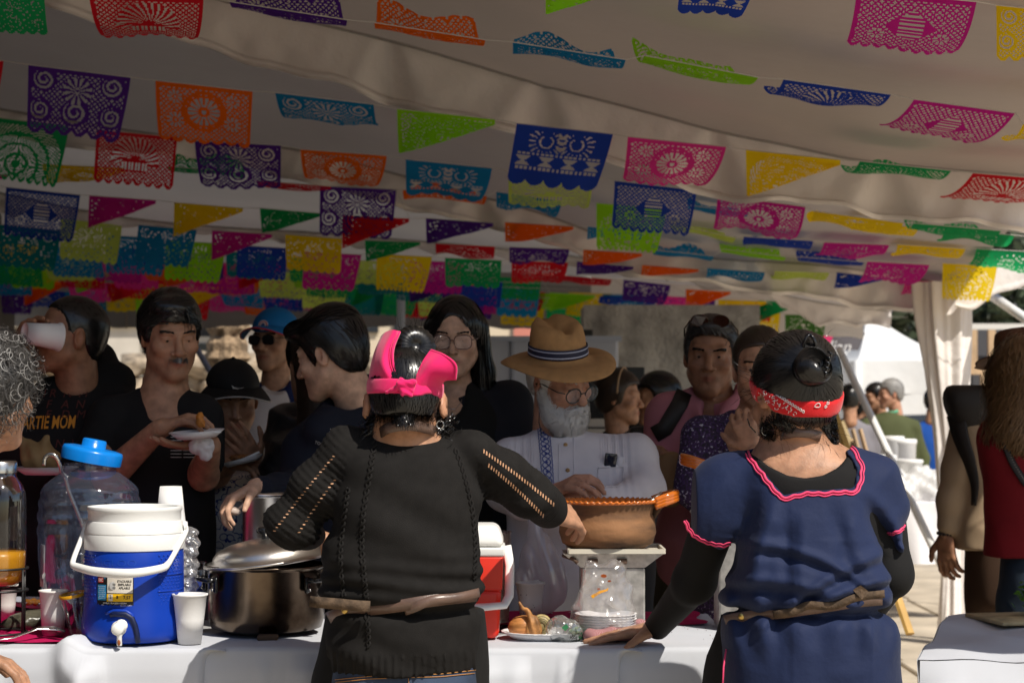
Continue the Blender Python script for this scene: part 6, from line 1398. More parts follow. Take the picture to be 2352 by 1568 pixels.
def slots(a,b,n,ln,wd,bow=0):
    a,b = np.array(a,float),np.array(b,float); d = b - a; L = np.hypot(*d); d /= L; nr = np.array((-d[1],d[0])); mb = MB(); uv = []
    for i in range(n):
        c = a + d * L * (i + .5) / n + nr * bow * math.sin(math.pi * (i + .5) / n); ax_ = nr * .85 + d * .5
        uv += [c - ax_ * ln / 2 - d * wd,c - ax_ * ln / 2 + d * wd,c + d * wd * 1.3,c + ax_ * ln / 2 + d * wd,c + ax_ * ln / 2 - d * wd,c - d * wd * 1.3]
    p,_,ok = hit(jv,uv,y - .25,y + .5,.0012)
    for i in range(n):
        if ok[i * 6:i * 6 + 6].all(): mb.add(p[i * 6:i * 6 + 6],[(0,1,2,3,4,5)])
    o = mb.build('openwork_slots',m_slot,cook,False); o['kind'] = 'stuff'; return o
slots((1108,1034),(1274,1160),27,9,1.5,-3); slots((1120,1066),(1250,1186),24,9,1.5,-3)
slots((770,1044),(628,1222),24,6,1.1,2); slots((772,1098),(684,1226),15,6,1.1,2)
# belt with trailing end
def strap(vol,uv,w,name,m,parent,off=.004,y0=y - .3,y1=y + .3,th=.12,up=None):
    uv = np.array(uv,float); q = np.linspace(0,1,40); t = np.linspace(0,1,len(uv)); p,G,_ = hit(vol,np.stack([smooth_interp(q,t,uv[:,0]),smooth_interp(q,t,uv[:,1])],1),y0,y1,off)
    for _ in range(14): p[1:-1] = (p[:-2] + 2 * p[1:-1] + p[2:]) / 4
    return MB().tube(p,w,4,flat=(1,th),up=(0,-1,0) if up is None else up).build(name,m,parent)
strap(jv,[(758,1418),(800,1404),(860,1394),(930,1386),(1010,1374),(1094,1364)],.0135,'belt',m_leather,cook)
strap(jv,[(930,1394),(965,1384),(1000,1370),(1035,1367),(1094,1358)],.0100,'belt_loop',m_leather,cook,.009)
pts = [W(712,1380,y - .13),W(735,1383,y - .14),W(775,1386,y - .145),W(815,1390,y - .155),W(850,1392,y - .158)]; MB().tube(pts,.012,4,flat=(1,.12),up=(0,-1,0)).build('belt_end',M('suede_brown',(.09,.058,.035),.9,var=.4,vscale=60,bump=.6,bscale=200),cook)
p,G,_ = hit(jv,[(796,1405)],y - .3,y,.007); MB().ball(p[0],(.0085,.004,.0085),12).build('stud',M('brass',(.55,.38,.12),.3,metal=1),cook)
# jeans and apron side
c = W(930,1500,y); m_jean = M('blue_jeans',(.035,.055,.10),.8,var=.25,vscale=9,bump=.4,bscale=500,bdist=.0015,wave=(200,(1,0,1),.5,.5))
v = Vol((c.x - .3,y - .26,.02),(c.x + .3,y + .26,c.z + .06),.011); v.loft([(c.z + .04,c.x,y,.158,.128),(c.z - .1,c.x,y,.172,.145),(c.z - .22,c.x,y,.168,.14)]); 
for s in (-1,1): v.cap((c.x + s * .082,y,c.z - .18),(c.x + s * .09,y,.10),.092,.06,.03)
v.disp(folds('soft',44,1.0)); V,Q = v.mesh(); obj('jeans',V,Q,m_jean,cook); jn = v
m_thr = M('orange_thread',(.45,.2,.05),.7)
for uv in ([(770,1560),(850,1552),(930,1549),(1010,1547),(1092,1538)],[(772,1566),(850,1558),(930,1555),(1010,1553),(1090,1545)],[(937,1540),(938,1556),(939,1568)]):
    q = np.linspace(0,1,30); t = np.linspace(0,1,len(uv)); uv = np.array(uv,float); p,_,_ = hit(jn,np.stack([np.interp(q,t,uv[:,0]),np.interp(q,t,uv[:,1])],1),y - .3,y + .1,.0015); MB().tube(p,.0011,4).build('stitching',m_thr,cook)
m_apb = cloth('black_apron',(.012,.0115,.011),.85)
garment(cook,'apron',m_apb,bx([(c.x - .3,y - .2,.3),(c.x + .3,y + .3,1)],.05),.010,[(W(0,1400,y).z,c.x,y + .05,.178,.130),(W(0,1500,y).z,c.x - .005,y + .06,.192,.135),(W(0,1568,y).z,c.x - .01,y + .07,.205,.14),(.35,c.x,y + .07,.21,.15)],fold=folds('drape',5,.7))
for s in (-1,1): MB().rbox((c.x + s * .09,y + .04,.045),(.10,.25,.09),.03,2).build('shoe',M('shoe_black'),cook)

# ---------------------------------------------------------------- cook in blue dress, red bandana
y = 4.35; ck2 = person('cook seen from behind in a navy blue dress and red paisley bandana',(W(1850,1300,y).x,y,0),'cooks behind the counter')
H = Head(1822,908,y,yaw=201,pitch=14,roll=-4,sc=1.03); nb = W(1842,1010,y + .0)
tor = [(W(0,v_,y).z,W(u,0,y).x,y + dy,hw * S(y),d) for v_,u,hw,d,dy in ((1010,1842,70,.058,.02),(1030,1846,112,.092,.012),(1062,1848,158,.118,.007),(1110,1850,176,.128,.0),(1190,1850,186,.142,-.005),(1270,1852,194,.152,-.005),(1335,1850,200,.160,-.005),(1375,1850,198,.155,0),(1398,1848,180,.138,0),(1430,1853,192,.150,0),(1520,1860,204,.160,0),(1600,1864,210,.165,0),(1720,1866,214,.17,0),(1900,1868,220,.18,0))]
chest = [(W(0,1110,y).z,nb.x + .01,y + .005,.148,.104),(W(0,1062,y).z,nb.x + .008,y + .008,.128,.096),(W(0,1030,y).z,nb.x + .004,y + .012,.100,.074),(W(0,1008,y).z,nb.x,y + .02,.062,.056)]
w1 = W(1508,1441,y + .50); e1 = W(1596,1335,y + .22); s1 = W(1665,1130,y + .02)
body(ck2,H,'tan',nb,.056,chest,face=dict(fat=.06),tint={},hands=[dict(w=w1,d=(-.97,.12,-.17),n=(0,.05,-1),thumb=1,spread=.09,tcurl=.05,sc=.94,via=[W(1690,1100,y + .02),s1,e1],curls=(.06,.02,.02,.08))],h=.0065)
v = hair_cap(H,[(-.14,.05),(-.05,.03),(-.03,-.0),(-.015,-.015),(.0,.0),(.014,.008),(.028,-.02),(.045,-.062),(.07,-.088),(.12,-.088)],th=.013)
cap_f = v; bp_,bg_,_ = hit(v,[(1864,846)],y - .25,y + .1,.016); bun2 = bp_[0]
def cd(P): d = bun2 - P; d /= np.linalg.norm(d,axis=1)[:,None]; return d
V,Q = v.mesh(); st = surf_starts(V,Q,3400,2); parts = [(V,Q),ribbons(comb(v,st,cd,10,.009,.10,.0035,4),.0008)]
V,Q = join(parts); obj('hair',V,Q,hairmat('black'),ck2)
ax = np.array((.45,-.85,.25)); ax /= np.linalg.norm(ax); e1_ = np.cross(ax,(0,0,1)); e1_ /= np.linalg.norm(e1_); e2_ = np.cross(ax,e1_)
vb = Vol(bun2 - .085,bun2 + .085,.004)
for i in range(44):
    f = lambda t: bun2 + (e1_ * math.cos(t) + e2_ * math.sin(t)) * (.023 + .0025 * t / 6.28 + .002 * math.sin(3 * t)) + ax * (.012 - .014 * t / 6.28)
    t0,t1 = i * .2,(i + 1) * .2; vb.cap(f(t0),f(t1),.0125,.0125,.003)
vb.ell(bun2 - ax * .015,(.032,.032,.032),None,.01); V,Q = vb.mesh(); st = surf_starts(V,Q,1300,6)
sp_ = lambda P: np.cross(ax[None],P - bun2) + (P - bun2) * .15
P_ = comb(vb,st,lambda P: sp_(P) / (np.linalg.norm(sp_(P),axis=1)[:,None] + 1e-9),11,.006,.12,.003,7); V,Q = join([(V,Q),ribbons(P_,.0008)]); obj('hair_bun',V,Q,hairmat('black'),ck2)
# ponytail mass and loose curls below the bandana
vt = Vol(np.array(W(1830,960,y - .03)) - .16,np.array(W(1830,960,y - .03)) + .16,.005); vt.ell(W(1835,962,y - .03),(.068,.05,.040)); vt.cap(W(1880,960,y - .01),W(1908,1012,y - .02),.030,.016,.02); vt.cap(W(1765,985,y - .02),W(1775,1005,y - .02),.02,.014,.02); vt.disp(lambda X,Y,Z: .003 * np.sin(X * 160 + Z * 90))
V,Q = vt.mesh(); st = surf_starts(V,Q,1500,9); P_ = comb(vt,st,lambda P: np.tile((.35,0,-.9),(len(P),1)),10,.008,.4,.005,5,.35); parts = [(V,Q),ribbons(P_,.0007)]; V,Q = join(parts); obj('nape_hair',V,Q,hairmat('black'),ck2)
flyaways(ck2,[W(1765,995,y - .05),W(1785,1000,y - .06),W(1895,1005,y - .05),W(1905,985,y - .03),W(1800,800,y),W(1850,790,y),W(1890,800,y - .05),W(1760,825,y),W(1735,860,y),W(1730,900,y),W(1905,870,y - .02)],300,.06,6,drift=(0,-.1,-.1))
# claw clip
m_claw = M('black_plastic',(.008,.008,.009),.15,spec=.7)
for du,sg in ((0,-1),(24,1)):
    c = np.array(W(1846 + du,796,y - .09)); MB().tube([c + (0,0,-.012),c + (sg * .001,-.008,.008),c + (-sg * .004,-.012,.020),c + (-sg * .012,-.008,.026),c + (-sg * .018,0,.022)],[.006,.0055,.005,.0045,.003],8,flat=(1,.6)).build('claw_clip',m_claw,ck2)
for k in range(5): c = np.array(W(1902 - k * 3,806 + k * 11,y - .15)); MB().tube([c,c + (.006,-.006,-.006),c + (.004,-.002,-.016)],[.003,.0026,.0015],6).build('claw_tooth',m_claw,ck2)
# bandana
m_red = cloth('red_bandana',(.62,.012,.016),.8,bump=.4,bscale=600,sheen=.2)
p0,pn = plane3(W(1728,896,y),W(1910,908,y),W(1826,936,y - .110)); bv = band_mesh(cap_f,p0,pn,.0190,.007,.0016); V,Q = bv.mesh(); bd = obj('bandana',V,Q,m_red,ck2)
m_pr = M('white_paisley',(.72,.66,.64),.8)
def drop(u,v_,s,rot):
    t = np.linspace(0,2 * math.pi,14,endpoint=False); x_ = s * np.sin(t) * np.sin(t / 2) * .9; y_ = s * np.cos(t); c_,s_ = math.cos(rot),math.sin(rot)
    p,_,ok = hit(bv,np.stack([u + x_ * c_ - y_ * s_,v_ + x_ * s_ + y_ * c_],1),y - .25,y + .1,.001)
    if ok.all(): return MB().tube(p,.0010,4,closed=True)
for i in range(11):
    d = drop(1784 + i * 6.1,906 + i * 3.9,3.4,-.5)
    if d: d.build('paisley_drop',m_pr,bd)
for (u,v_,s,r_) in ((1877,931,7,1.2),(1896,934,3.2,.6),(1901,926,3.2,.6),(1905,917,3.2,.6)):
    d = drop(u,v_,s,r_)
    if d: d.build('paisley_drop',m_pr,bd)
g = np.random.default_rng(12); b = MB(); cnt = 0
for i in range(46):
    u = g.uniform(1735,1830); v_ = 888 + (u - 1728) * .42 + g.uniform(2,26); k = int(g.integers(3,7)); t = g.uniform(0,6.28); p,_,ok = hit(bv,[(u + j * 1.5 * math.cos(t + j * .3),v_ + j * 1.5 * math.sin(t + j * .3)) for j in range(k)],y - .25,y + .1,.001)
    if ok.all() and not (u > 1785 and v_ < 905 + (u - 1784) * .66 + 6): b.tube(p,.0008,4); cnt += 1
if cnt: o = b.build('paisley_print',m_pr,bd); o['kind'] = 'stuff'
MB().tube([W(1717,962,y - .03),W(1722,978,y + .0),W(1735,992,y + .03)],.0016,6).build('glasses',M('frame_dark',(.02,.02,.02),.2),ck2)
MB().tube([np.array(W(1758,988,y - .03)) + (.008 * math.sin(a),0,.011 * math.cos(a)) for a in np.linspace(0,6.28,14,endpoint=False)],.0012,5,closed=True).build('earring',m_slv,ck2)
chv = Vol((nb.x - .22,y - .2,W(0,1120,y).z),(nb.x + .24,y + .2,W(0,950,y).z),.005); chv.loft(chest); chv.cap(H.w((0,.028,-.045)),nb,.054,.06,.022)
p,_,_ = hit(chv,[(1778,1006),(1800,996),(1830,990),(1858,992),(1882,1002)],y - .2,y + .1,.004); MB().tube(p,.011,4,flat=(1,.18),up=(0,-1,.2)).build('neck_strap',m_leather,ck2)
# black undershirt with long sleeves
m_und = cloth('black_undershirt',(.011,.0105,.0105),.85,bump=.25)
und = [(z,a,b_,c_ + .009,d + .009) for z,a,b_,c_,d in chest[:3]]
r1 = W(2030,1130,y + .02); r2 = W(2046,1320,y + .0); r3 = W(2005,1400,y + .25)
garment(ck2,'undershirt',m_und,bx([W(1480,1000,y),W(2080,1480,y)],.2),.0058,[(W(0,1250,y).z,nb.x + .01,y,.15,.10)] + und,[[(s1,.056),(e1,.047),(w1 + (e1 - w1) * .03,.034)],[(r1,.044),(r2,.045),(r3,.034)]],fold=folds('soft',51,.7),trap=False,cut=lambda vv: poly_cut(vv,[(1722,1020),(1738,1044),(1770,1072),(1810,1092),(1850,1098),(1890,1092),(1925,1075),(1948,1055),(1960,1020),(1940,960),(1740,960)],y - .10,y + .03))
# dress
m_blue = M('navy_blue_cotton',(.0105,.0185,.058),.72,var=.10,vscale=5,bump=.6,bscale=26,bdist=.005,spec=.25,sheen=.05)
def dr(x,y_,z):
    uc = x; beltz = W(0,1398,y).z; xc = W(1850,0,y).x; w = tnoise(x * 6,z * 6,91,2); w2 = tnoise(x * 10 + 3,z * 9,93,2)
    up = np.clip((z - beltz) / .36,0,1.2); dn = np.clip((beltz - z) / .2,0,1.5)
    o = .010 * w * .6 + .006 * w2 + .004 * np.abs(tnoise(x * 22 + z * 9,z * 24 - x * 8,95,2))
    # long folds falling from the yoke and gathers above the belt
    for x0,z0,sl,am,wd in ((-.115,1.24,-.35,.016,.020),(-.06,1.2,-.05,.009,.016),(.03,1.22,.22,.008,.018),(.105,1.23,.42,.018,.020),(.15,1.2,.25,.013,.018),(-.155,1.15,-.1,.012,.02),(.07,1.1,.5,.010,.017)):
        xx = x - xc - x0 - sl * (z0 - z); o = o + am * np.exp(-(xx / wd) ** 2) * np.clip((z0 - z) / .06,0,1) * np.clip((z - beltz - .0) / .10,0,1) - am * .6 * np.exp(-((xx - wd * 1.7) / wd) ** 2) * np.clip((z0 - z) / .06,0,1) * np.clip((z - beltz) / .10,0,1)
    o = o + .006 * np.sin(x * 95 + 2.5 * w) * np.exp(-((z - beltz - .02) / .03) ** 2) + .006 * np.sin(x * 80 + 3 * w2) * np.exp(-((z - beltz + .03) / .05) ** 2)
    for x0,z0,rx_,rz_,ang in ((.04,beltz + .07,.16,.012,.5),(-.02,beltz + .11,.13,.010,-.35),(.09,beltz + .045,.12,.010,.25),(-.08,beltz + .05,.12,.012,-.1)):
        dx,dz = x - xc - x0,z - z0; zz = dz - ang * dx + dx * dx * 1.5; o = o + .010 * np.exp(-(zz / rz_) ** 2 - (dx / rx_) ** 4) - .008 * np.exp(-((zz - rz_ * 2) / rz_) ** 2 - (dx / rx_) ** 4)
    o = o + .012 * np.exp(-((z - beltz) / .009) ** 2) + .0065 * np.sin(x * 48 + 2 * w) * np.clip(dn,0,1) * .6 - .0018 * np.exp(-((np.abs(x - xc - .02) - .095) / .003) ** 2) * (z < beltz)
    # flat-iron creases
    o = o - .0012 * np.exp(-((z - beltz - .165 - .03 * w) / .003) ** 2) - .0012 * np.exp(-((x - xc + .055) / .0025) ** 2)
    return o
pl_,pr_ = np.array(W(1645,1150,y + .02)),np.array(W(2022,1130,y + .02))
def puffs(vv):
    vv.ell(pl_,(.076,.080,.088),rotm(0,24,0),.045); vv.cap(W(1684,1118,y + .02),W(1622,1200,y + .03),.072,.062,.04); vv.cap(W(2002,1108,y + .01),W(2036,1166,y + .01),.068,.058,.04)
    vv.cap(W(1752,1078,y),W(1692,1118,y + .01),.040,.055,.04); vv.cap(W(1950,1072,y),W(2000,1105,y + .01),.040,.052,.04)
    # open lower ends of the sleeves
    vv.ell(W(1606,1262,y + .03),(.085,.10,.032),rotm(0,27,0),.006,'sub')
nk = [(np.array(W(1848,1062,y - .115)),(.106,.060,.074),.004,None),(np.array(W(1845,1020,y + .03)),(.105,.13,.042),.006,None)]
NL = [(1722,1036),(1740,1062),(1757,1083),(1778,1112),(1800,1137),(1830,1130),(1858,1124),(1890,1126),(1925,1122),(1962,1122),(1969,1100),(1972,1076),(1960,1050),(1948,1031)]
go,dv = garment(ck2,'dress',m_blue,bx([W(1540,1000,y),W(2110,1900,y)],.12),.006,tor,(),nk[1:],dr,extra=puffs,cut=lambda vv: poly_cut(vv,NL + [(1945,980),(1725,980)],y - .11,y + .03))
# pink scalloped trim of the neckline and the sleeve hems
m_trim = M('pink_trim',(.75,.06,.16),.75,bump=.6,bscale=900,bdist=.001)
def trim(pts,n,amp,rad,loops,vol=dv,name='pink_trim',y0=y - .3,y1=y + .3,off=.0015,base=0):
    pts = np.array(pts,float); L = np.concatenate([[0],np.cumsum(np.hypot(*np.diff(pts,axis=0).T))]); q = np.linspace(0,L[-1],n); u = np.interp(q,L,pts[:,0]); v_ = np.interp(q,L,pts[:,1]); d = np.gradient(np.stack([u,v_],1),axis=0); nr = np.stack([-d[:,1],d[:,0]],1); nr /= np.linalg.norm(nr,axis=1)[:,None] + 1e-9; nr = nr * (-1 if base else 1)
    for off_,r_ in ((0,rad),(amp * 2.0,rad * .6)):
        a = np.abs(np.sin(np.linspace(0,math.pi * loops,n))) * amp; p,G,ok = hit(vol,np.stack([u,v_],1) + nr * (a + off_ + base)[:,None],y0,y1,off); p = p[ok]
        pm = p.copy(); pm[1:-1] = (p[:-2] + p[1:-1] + p[2:]) / 3; MB().tube(pm,r_,6).build(name,m_trim,ck2)
trim(NL[::-1],150,3.2,.0030,13,base=4.5)
sl1 = [(1571,1196),(1578,1214),(1592,1232),(1612,1244),(1636,1252),(1660,1256),(1682,1250)]; trim(sl1[::-1],60,2.6,.0026,7); trim([(2078,1204),(2066,1216),(2048,1222),(2030,1220)][::-1],30,2.2,.0024,4)
p = [W(1668,1490,y - .05),W(1662,1530,y - .07),W(1660,1575,y - .08)]; MB().tube(p,.002,6).build('pink_trim',m_trim,ck2)
strap(dv,[(1668,1426),(1720,1417),(1780,1406),(1850,1396),(1930,1386),(2026,1374)],.0120,'belt',m_leather,ck2,.004,y - .35,y + .3)
strap(dv,[(1780,1402),(1850,1391),(1930,1380),(2026,1366)],.0085,'belt_loop',M('suede_brown'),ck2,.010,y - .35,y + .3)
p,G,_ = hit(dv,[(1710,1420)],y - .3,y,.008); MB().ball(p[0],(.009,.004,.009),12).build('stud',M('brass'),ck2)
p,G,_ = hit(dv,[(1972,1352)],y - .35,y,.008); MB().prism([p[0] + np.array(q) for q in ((-.016,0,.004),(0,-.004,.014),(.016,0,.002),(.003,-.002,-.016))],(0,-.002,0)).build('belt_tip',M('suede_brown'),ck2,False)
garment(ck2,'apron',m_apb,bx([W(1540,1380,y),W(2110,1900,y)],.1),.011,[(W(0,1420,y).z,W(1845,0,y).x,y + .06,.180,.13),(W(0,1560,y).z,W(1835,0,y).x,y + .08,.205,.14),(.35,W(1840,0,y).x,y + .08,.22,.15)],fold=folds('drape',8,.7))
for s in (-1,1): MB().rbox((W(1858,0,y).x + s * .09,y + .04,.045),(.10,.25,.09),.03,2).build('shoe',M('shoe_black'),ck2); MB().tube([(W(1858,0,y).x + s * .09,y + .02,.08),(W(1858,0,y).x + s * .085,y,.5)],.05,10).build('leg',m_und,ck2)
# ================================================================ people at the edges and far away
def wavy(vol,starts,n,steps,step,amp,freq,seed,gravity=(0,0,-1),wd=.0009,stick_first=4,lift=.004):
    g = np.random.default_rng(seed); P = comb(vol,starts,lambda P: np.tile(np.array(gravity,float),(len(P),1)),steps,step,.18,lift,seed); ph = g.uniform(0,6.28,n); fq = freq * g.uniform(.7,1.4,n); am = amp * g.uniform(.4,1.3,n)
    t = np.arange(steps)[None]; gr = np.clip(t / 5,0,1); dx = am[:,None] * gr * np.sin(ph[:,None] + fq[:,None] * t); dy = am[:,None] * gr * np.cos(ph[:,None] + fq[:,None] * t)
    _,G = vol.sample(P.reshape(-1,3)); G = G.reshape(P.shape); Tn = np.cross(G,np.array((0,0,1.))); Tn /= np.linalg.norm(Tn,axis=2,keepdims=True) + 1e-9
    P = P + Tn * dx[...,None] + G * (dy + am[:,None])[...,None] * .8; return ribbons(P,wd)
# ---- curly grey haired person at the left edge
y = 4.5; root = person('person with curly salt and pepper hair at the left edge of the stall',(W(-40,900,y).x,y,0))
H = Head(-22,900,y,yaw=150,pitch=8); nb = W(-60,1020,y + .02)
body(root,H,'tan',nb,.053,face=dict(fat=.06),tint={},h=.006,hands=[dict(w=W(-66,1500,y + .05),d=(.9,.1,-.3),n=(0,0,-1),thumb=1,curl=.5,via=[nb,W(-230,1080,y),W(-250,1300,y),W(-120,1480,y)])])
v = hair_cap(H,[(-.14,.05),(-.05,.03),(-.03,-.03),(-.015,-.05),(.0,-.05),(.03,-.06),(.07,-.078),(.12,-.08)],th=.024,h=.005); V,Q = v.mesh(); st = surf_starts(V,Q,1500,4); g = np.random.default_rng(4); n = 1500; _,G = v.sample(st); ph = g.uniform(0,6.28,n); r_ = g.uniform(.006,.013,n); Tn = np.cross(G,g.normal(size=(n,3))); Tn /= np.linalg.norm(Tn,axis=1)[:,None]; B2 = np.cross(G,Tn); dn = g.normal(size=(n,3)) * .3 + (0,0,-.9); pth = []
for i in range(16): t = i / 15; a = ph + t * 8; pth.append(st + G * (.003 + .016 * math.sin(t * 2.6)) [:,None] if False else st + G * (.004 + .018 * math.sin(t * 2.4)) + dn * .03 * t + Tn * (r_ * np.cos(a))[:,None] + B2 * (r_ * np.sin(a))[:,None])
V,Q = join([(V,Q),ribbons(np.stack(pth,1),.0006)]); obj('hair',V,Q,hairmat('pepper'),root)
pth2 = [p[:230] + G[:230] * .004 for p in pth]; V2,Q2 = ribbons(np.stack(pth2,1),.0006); obj('grey_hair',V2,Q2,hairmat('grey'),root)
garment(root,'shirt',m_tee,bx([W(-220,960,y),W(20,1560,y)],.1),.011,std_torso(y + .02,-170,1015,100,.13,.03),[[(W(-240,1080,y),.065),(W(-250,1300,y),.055),(W(-110,1480,y),.042)],[(W(-100,1080,y + .02),.055),(W(-100,1300,y),.05)]],fold=folds('soft',4))
trousers(root,W(-170,0,y).x,y + .02,.95,.16,.13,cloth('dark_trousers'))
# ---- woman in red top with wavy blond hair, right edge
y = 6.6; root = person('woman in a dark red top with long wavy blond hair at the right edge',(W(2345,900,y).x,y,0))
H = Head(2352,866,y,yaw=188,pitch=4); nb = W(2340,960,y + .02)
body(root,H,'fair',nb,.052,face=dict(detail=False),feat=False,h=.006)
c = H.c; v = Vol(c + (-.24,-.2,-.30),c + (.22,.2,.2),.006); H.ell(v,(0,.02,.034),(.092,.115,.104)); v.cap(c + (0,-.03,0),c + (-.02,-.06,-.17),.10,.085,.04); v.cap(c + (-.07,-.02,-.02),c + (-.10,-.03,-.20),.050,.030,.04)
V,Q = v.mesh(); st = surf_starts(V,Q,2200,4,fn=lambda q: q[:,1] < c[1] + .06); P_ = wavy(v,st,2200,13,.0135,.013,.85,8,wd=.0011); V,Q = join([(V,Q),P_]); obj('hair',V,Q,hairmat('blond'),root)
m_rt = cloth('dark_red_top',(.20,.010,.014),.85,bump=.3)
tor = [(W(0,v_,y).z,W(u,0,y).x,y,hw * S(y),d) for v_,u,hw,d in ((940,2352,60,.055),(965,2360,105,.09),(1010,2365,122,.11),(1100,2368,118,.12),(1200,2366,112,.125),(1262,2366,114,.13),(1275,2366,114,.13))]
go,rv = garment(root,'top',m_rt,bx([W(2200,920,y),W(2520,1300,y)],.1),.008,tor,[[(W(2285,1010,y + .02),.055),(W(2300,1120,y + .1),.05)],[(W(2460,1010,y),.07),(W(2475,1200,y),.055)]],fold=folds('soft',17,1.2))
c = W(2372,1250,y); v = Vol((c.x - .25,y - .25,.02),(c.x + .25,y + .25,c.z + .05),.011); v.loft([(c.z + .03,c.x,y,.105,.12),(c.z - .12,c.x,y,.118,.14),(c.z - .24,c.x,y,.115,.13)])
for s in (-1,1): v.cap((c.x + s * .055,y,c.z - .2),(c.x + s * .06,y,.1),.075,.055,.03)
v.disp(folds('soft',44,1.2)); V,Q = v.mesh(); obj('jeans',V,Q,M('dark_jeans',(.022,.036,.055),.8,var=.2,vscale=8,bump=.4,bscale=400),root)
for s in (-1,1): MB().rbox((c.x + s * .06,y + .04,.045),(.09,.24,.09),.03,2).build('shoe',M('shoe_black'),root)
bgs = thing('crossbody_bag','black crossbody bag strap with white stitches over the dark red top','bag',tuple(W(2330,1050,y - .12)))
uv = [(2350,945),(2325,955),(2312,980),(2312,1015),(2325,1055),(2345,1090),(2360,1112)]; q = np.linspace(0,1,40); t = np.linspace(0,1,7); uv = np.array(uv,float); p,G,_ = hit(rv,np.stack([smooth_interp(q,t,uv[:,0]),smooth_interp(q,t,uv[:,1])],1),y - .3,y + .2,.004)
MB().tube(p,.016,4,flat=(1,.18),up=(0,-1,0)).build('strap',M('strap_black'),bgs)
for k in range(2,38,1): MB().rbox(p[k] + G[k] * .0035,(.009,.0015,.0022),.0006,1).build('stitch',M('stitch_pale',(.22,.19,.16),.8),bgs,False) if k % 1 == 0 else None
MB().rbox(W(2450,1190,y - .15),(.16,.07,.16),.02,2).build('bag_body',M('strap_black'),bgs)
# ---- man with brown hat, beige shirt and black backpack
y = 7.5; root = person('man in a beige shirt, brown brimmed hat and beaded bracelet behind the blond woman',(W(2290,900,y).x,y,0))
H = Head(2338,852,y,yaw=-150,pitch=4); nb = W(2325,950,y + .02)
body(root,H,'brown',nb,.055,face=dict(eyes=None),h=.006,hands=[dict(w=W(2172,1230,y + .02),d=(.02,-.12,-1),n=(.6,.7,0),thumb=-1,curl=.55,sc=1.05,via=[nb,W(2232,985,y + .02),W(2205,1080,y + .02),W(2185,1150,y + .02)])])
v = hair_cap(H,SHORT,th=.008); add_hair(root,H,v,'darkgrey',200)
hat2 = Head(2338,852,y,yaw=-150,pitch=8); m_felt = M('brown_felt',(.11,.045,.022),.85,var=.12,vscale=20,bump=.3,bscale=300)
prof = [(.115,.044),(.165,.036),(.178,.028),(.180,.031),(.165,.040),(.12,.052),(.100,.056),(.096,.075),(.094,.115),(.088,.145),(.07,.155),(.03,.146),(0,.143)]
b = MB().lathe(prof,(0,.016,0),40,fn=lambda a,r,z: (r * (.92 if abs(math.cos(a)) > .5 else 1),z + (0 if r < .125 else .30 * (r - .12) * abs(math.cos(a)) ** 2))); V = hat2.ws(np.vstack(b.V)); ho = obj('hat',V,b.F,m_felt,root)
for k,(cl,z) in enumerate((('#7a1208',.064),('#d0481a',.070),('#0d5a2c',.076))):
    MB().lathe([(.099,z - .003),(.1005,z),(.099,z + .003)],(0,0,0),36).V[0][:] = 0 if False else 0
    bb = MB().lathe([(.100,z - .004),(.1012,z),(.100,z + .004)],(0,.016,0),36,fn=lambda a,r,zz: (r * (.92 if abs(math.cos(a)) > .5 else 1) + .001,zz)); obj('hat_band',hat2.ws(np.vstack(bb.V)),bb.F,M('band_%d' % k,hexc(cl),.7),ho)
m_bei = cloth('beige_shirt',(.40,.29,.185),.85,bump=.3)
tor = [(W(0,v_,y).z,W(u,0,y).x,y + .03,hw * S(y),d) for v_,u,hw,d in ((935,2305,55,.055),(955,2300,90,.09),(1000,2290,105,.12),(1100,2285,100,.13),(1180,2285,98,.135),(1245,2285,98,.14),(1262,2285,98,.14))]
go,sv = garment(root,'shirt',m_bei,bx([W(2100,900,y),W(2450,1290,y)],.12),.009,tor,[[(W(2232,985,y + .02),.070),(W(2205,1080,y + .02),.062),(W(2185,1150,y + .02),.052),(W(2178,1206,y + .02),.044)],[(W(2385,985,y),.07),(W(2395,1150,y),.055)]],fold=folds('soft',27,1.6))
c = W(2295,1240,y); trousers(root,c.x,y + .03,c.z + .01,.115,.135,cloth('brown_trousers',(.055,.030,.018)))
m_bead = M('dark_bead',(.03,.022,.02),.25)
b = MB()
for i in range(16): a = 2 * math.pi * i / 16; b.ball(np.array(W(2173,1224,y + .02)) + (.031 * math.cos(a),.026 * math.sin(a),.004 * math.sin(a)),.0062,8)
o = b.build('bracelet',m_bead,root)
pk = thing('backpack','black backpack on the beige shirted man\'s shoulder','backpack',tuple(W(2225,920,y - .05)))
c = np.array(W(2226,905,y - .10)); v = Vol(c - .26,c + .3,.012); v.loft([(c[2] + .035,c[0] + .05,c[1] + .10,.10,.05),(c[2] + .02,c[0] + .05,c[1] + .10,.115,.07),(c[2] - .2,c[0] + .08,c[1] + .12,.08,.06),(c[2] - .21,c[0] + .08,c[1] + .12,.08,.06)],p=4); V,Q = v.mesh(); obj('pack',V,Q,M('strap_black'),pk)
uv = np.array([(2200,925),(2202,970),(2210,1010),(2228,1060),(2240,1110),(2238,1160)],float); p,G,_ = hit(sv,np.stack([smooth_interp(np.linspace(0,1,26),np.linspace(0,1,6),uv[:,k]) for k in (0,1)],1),y - .3,y + .2,.006); MB().tube(p,np.linspace(.045,.010,26),4,flat=(1,.2),up=(0,-1,0)).build('strap',M('strap_black'),pk)
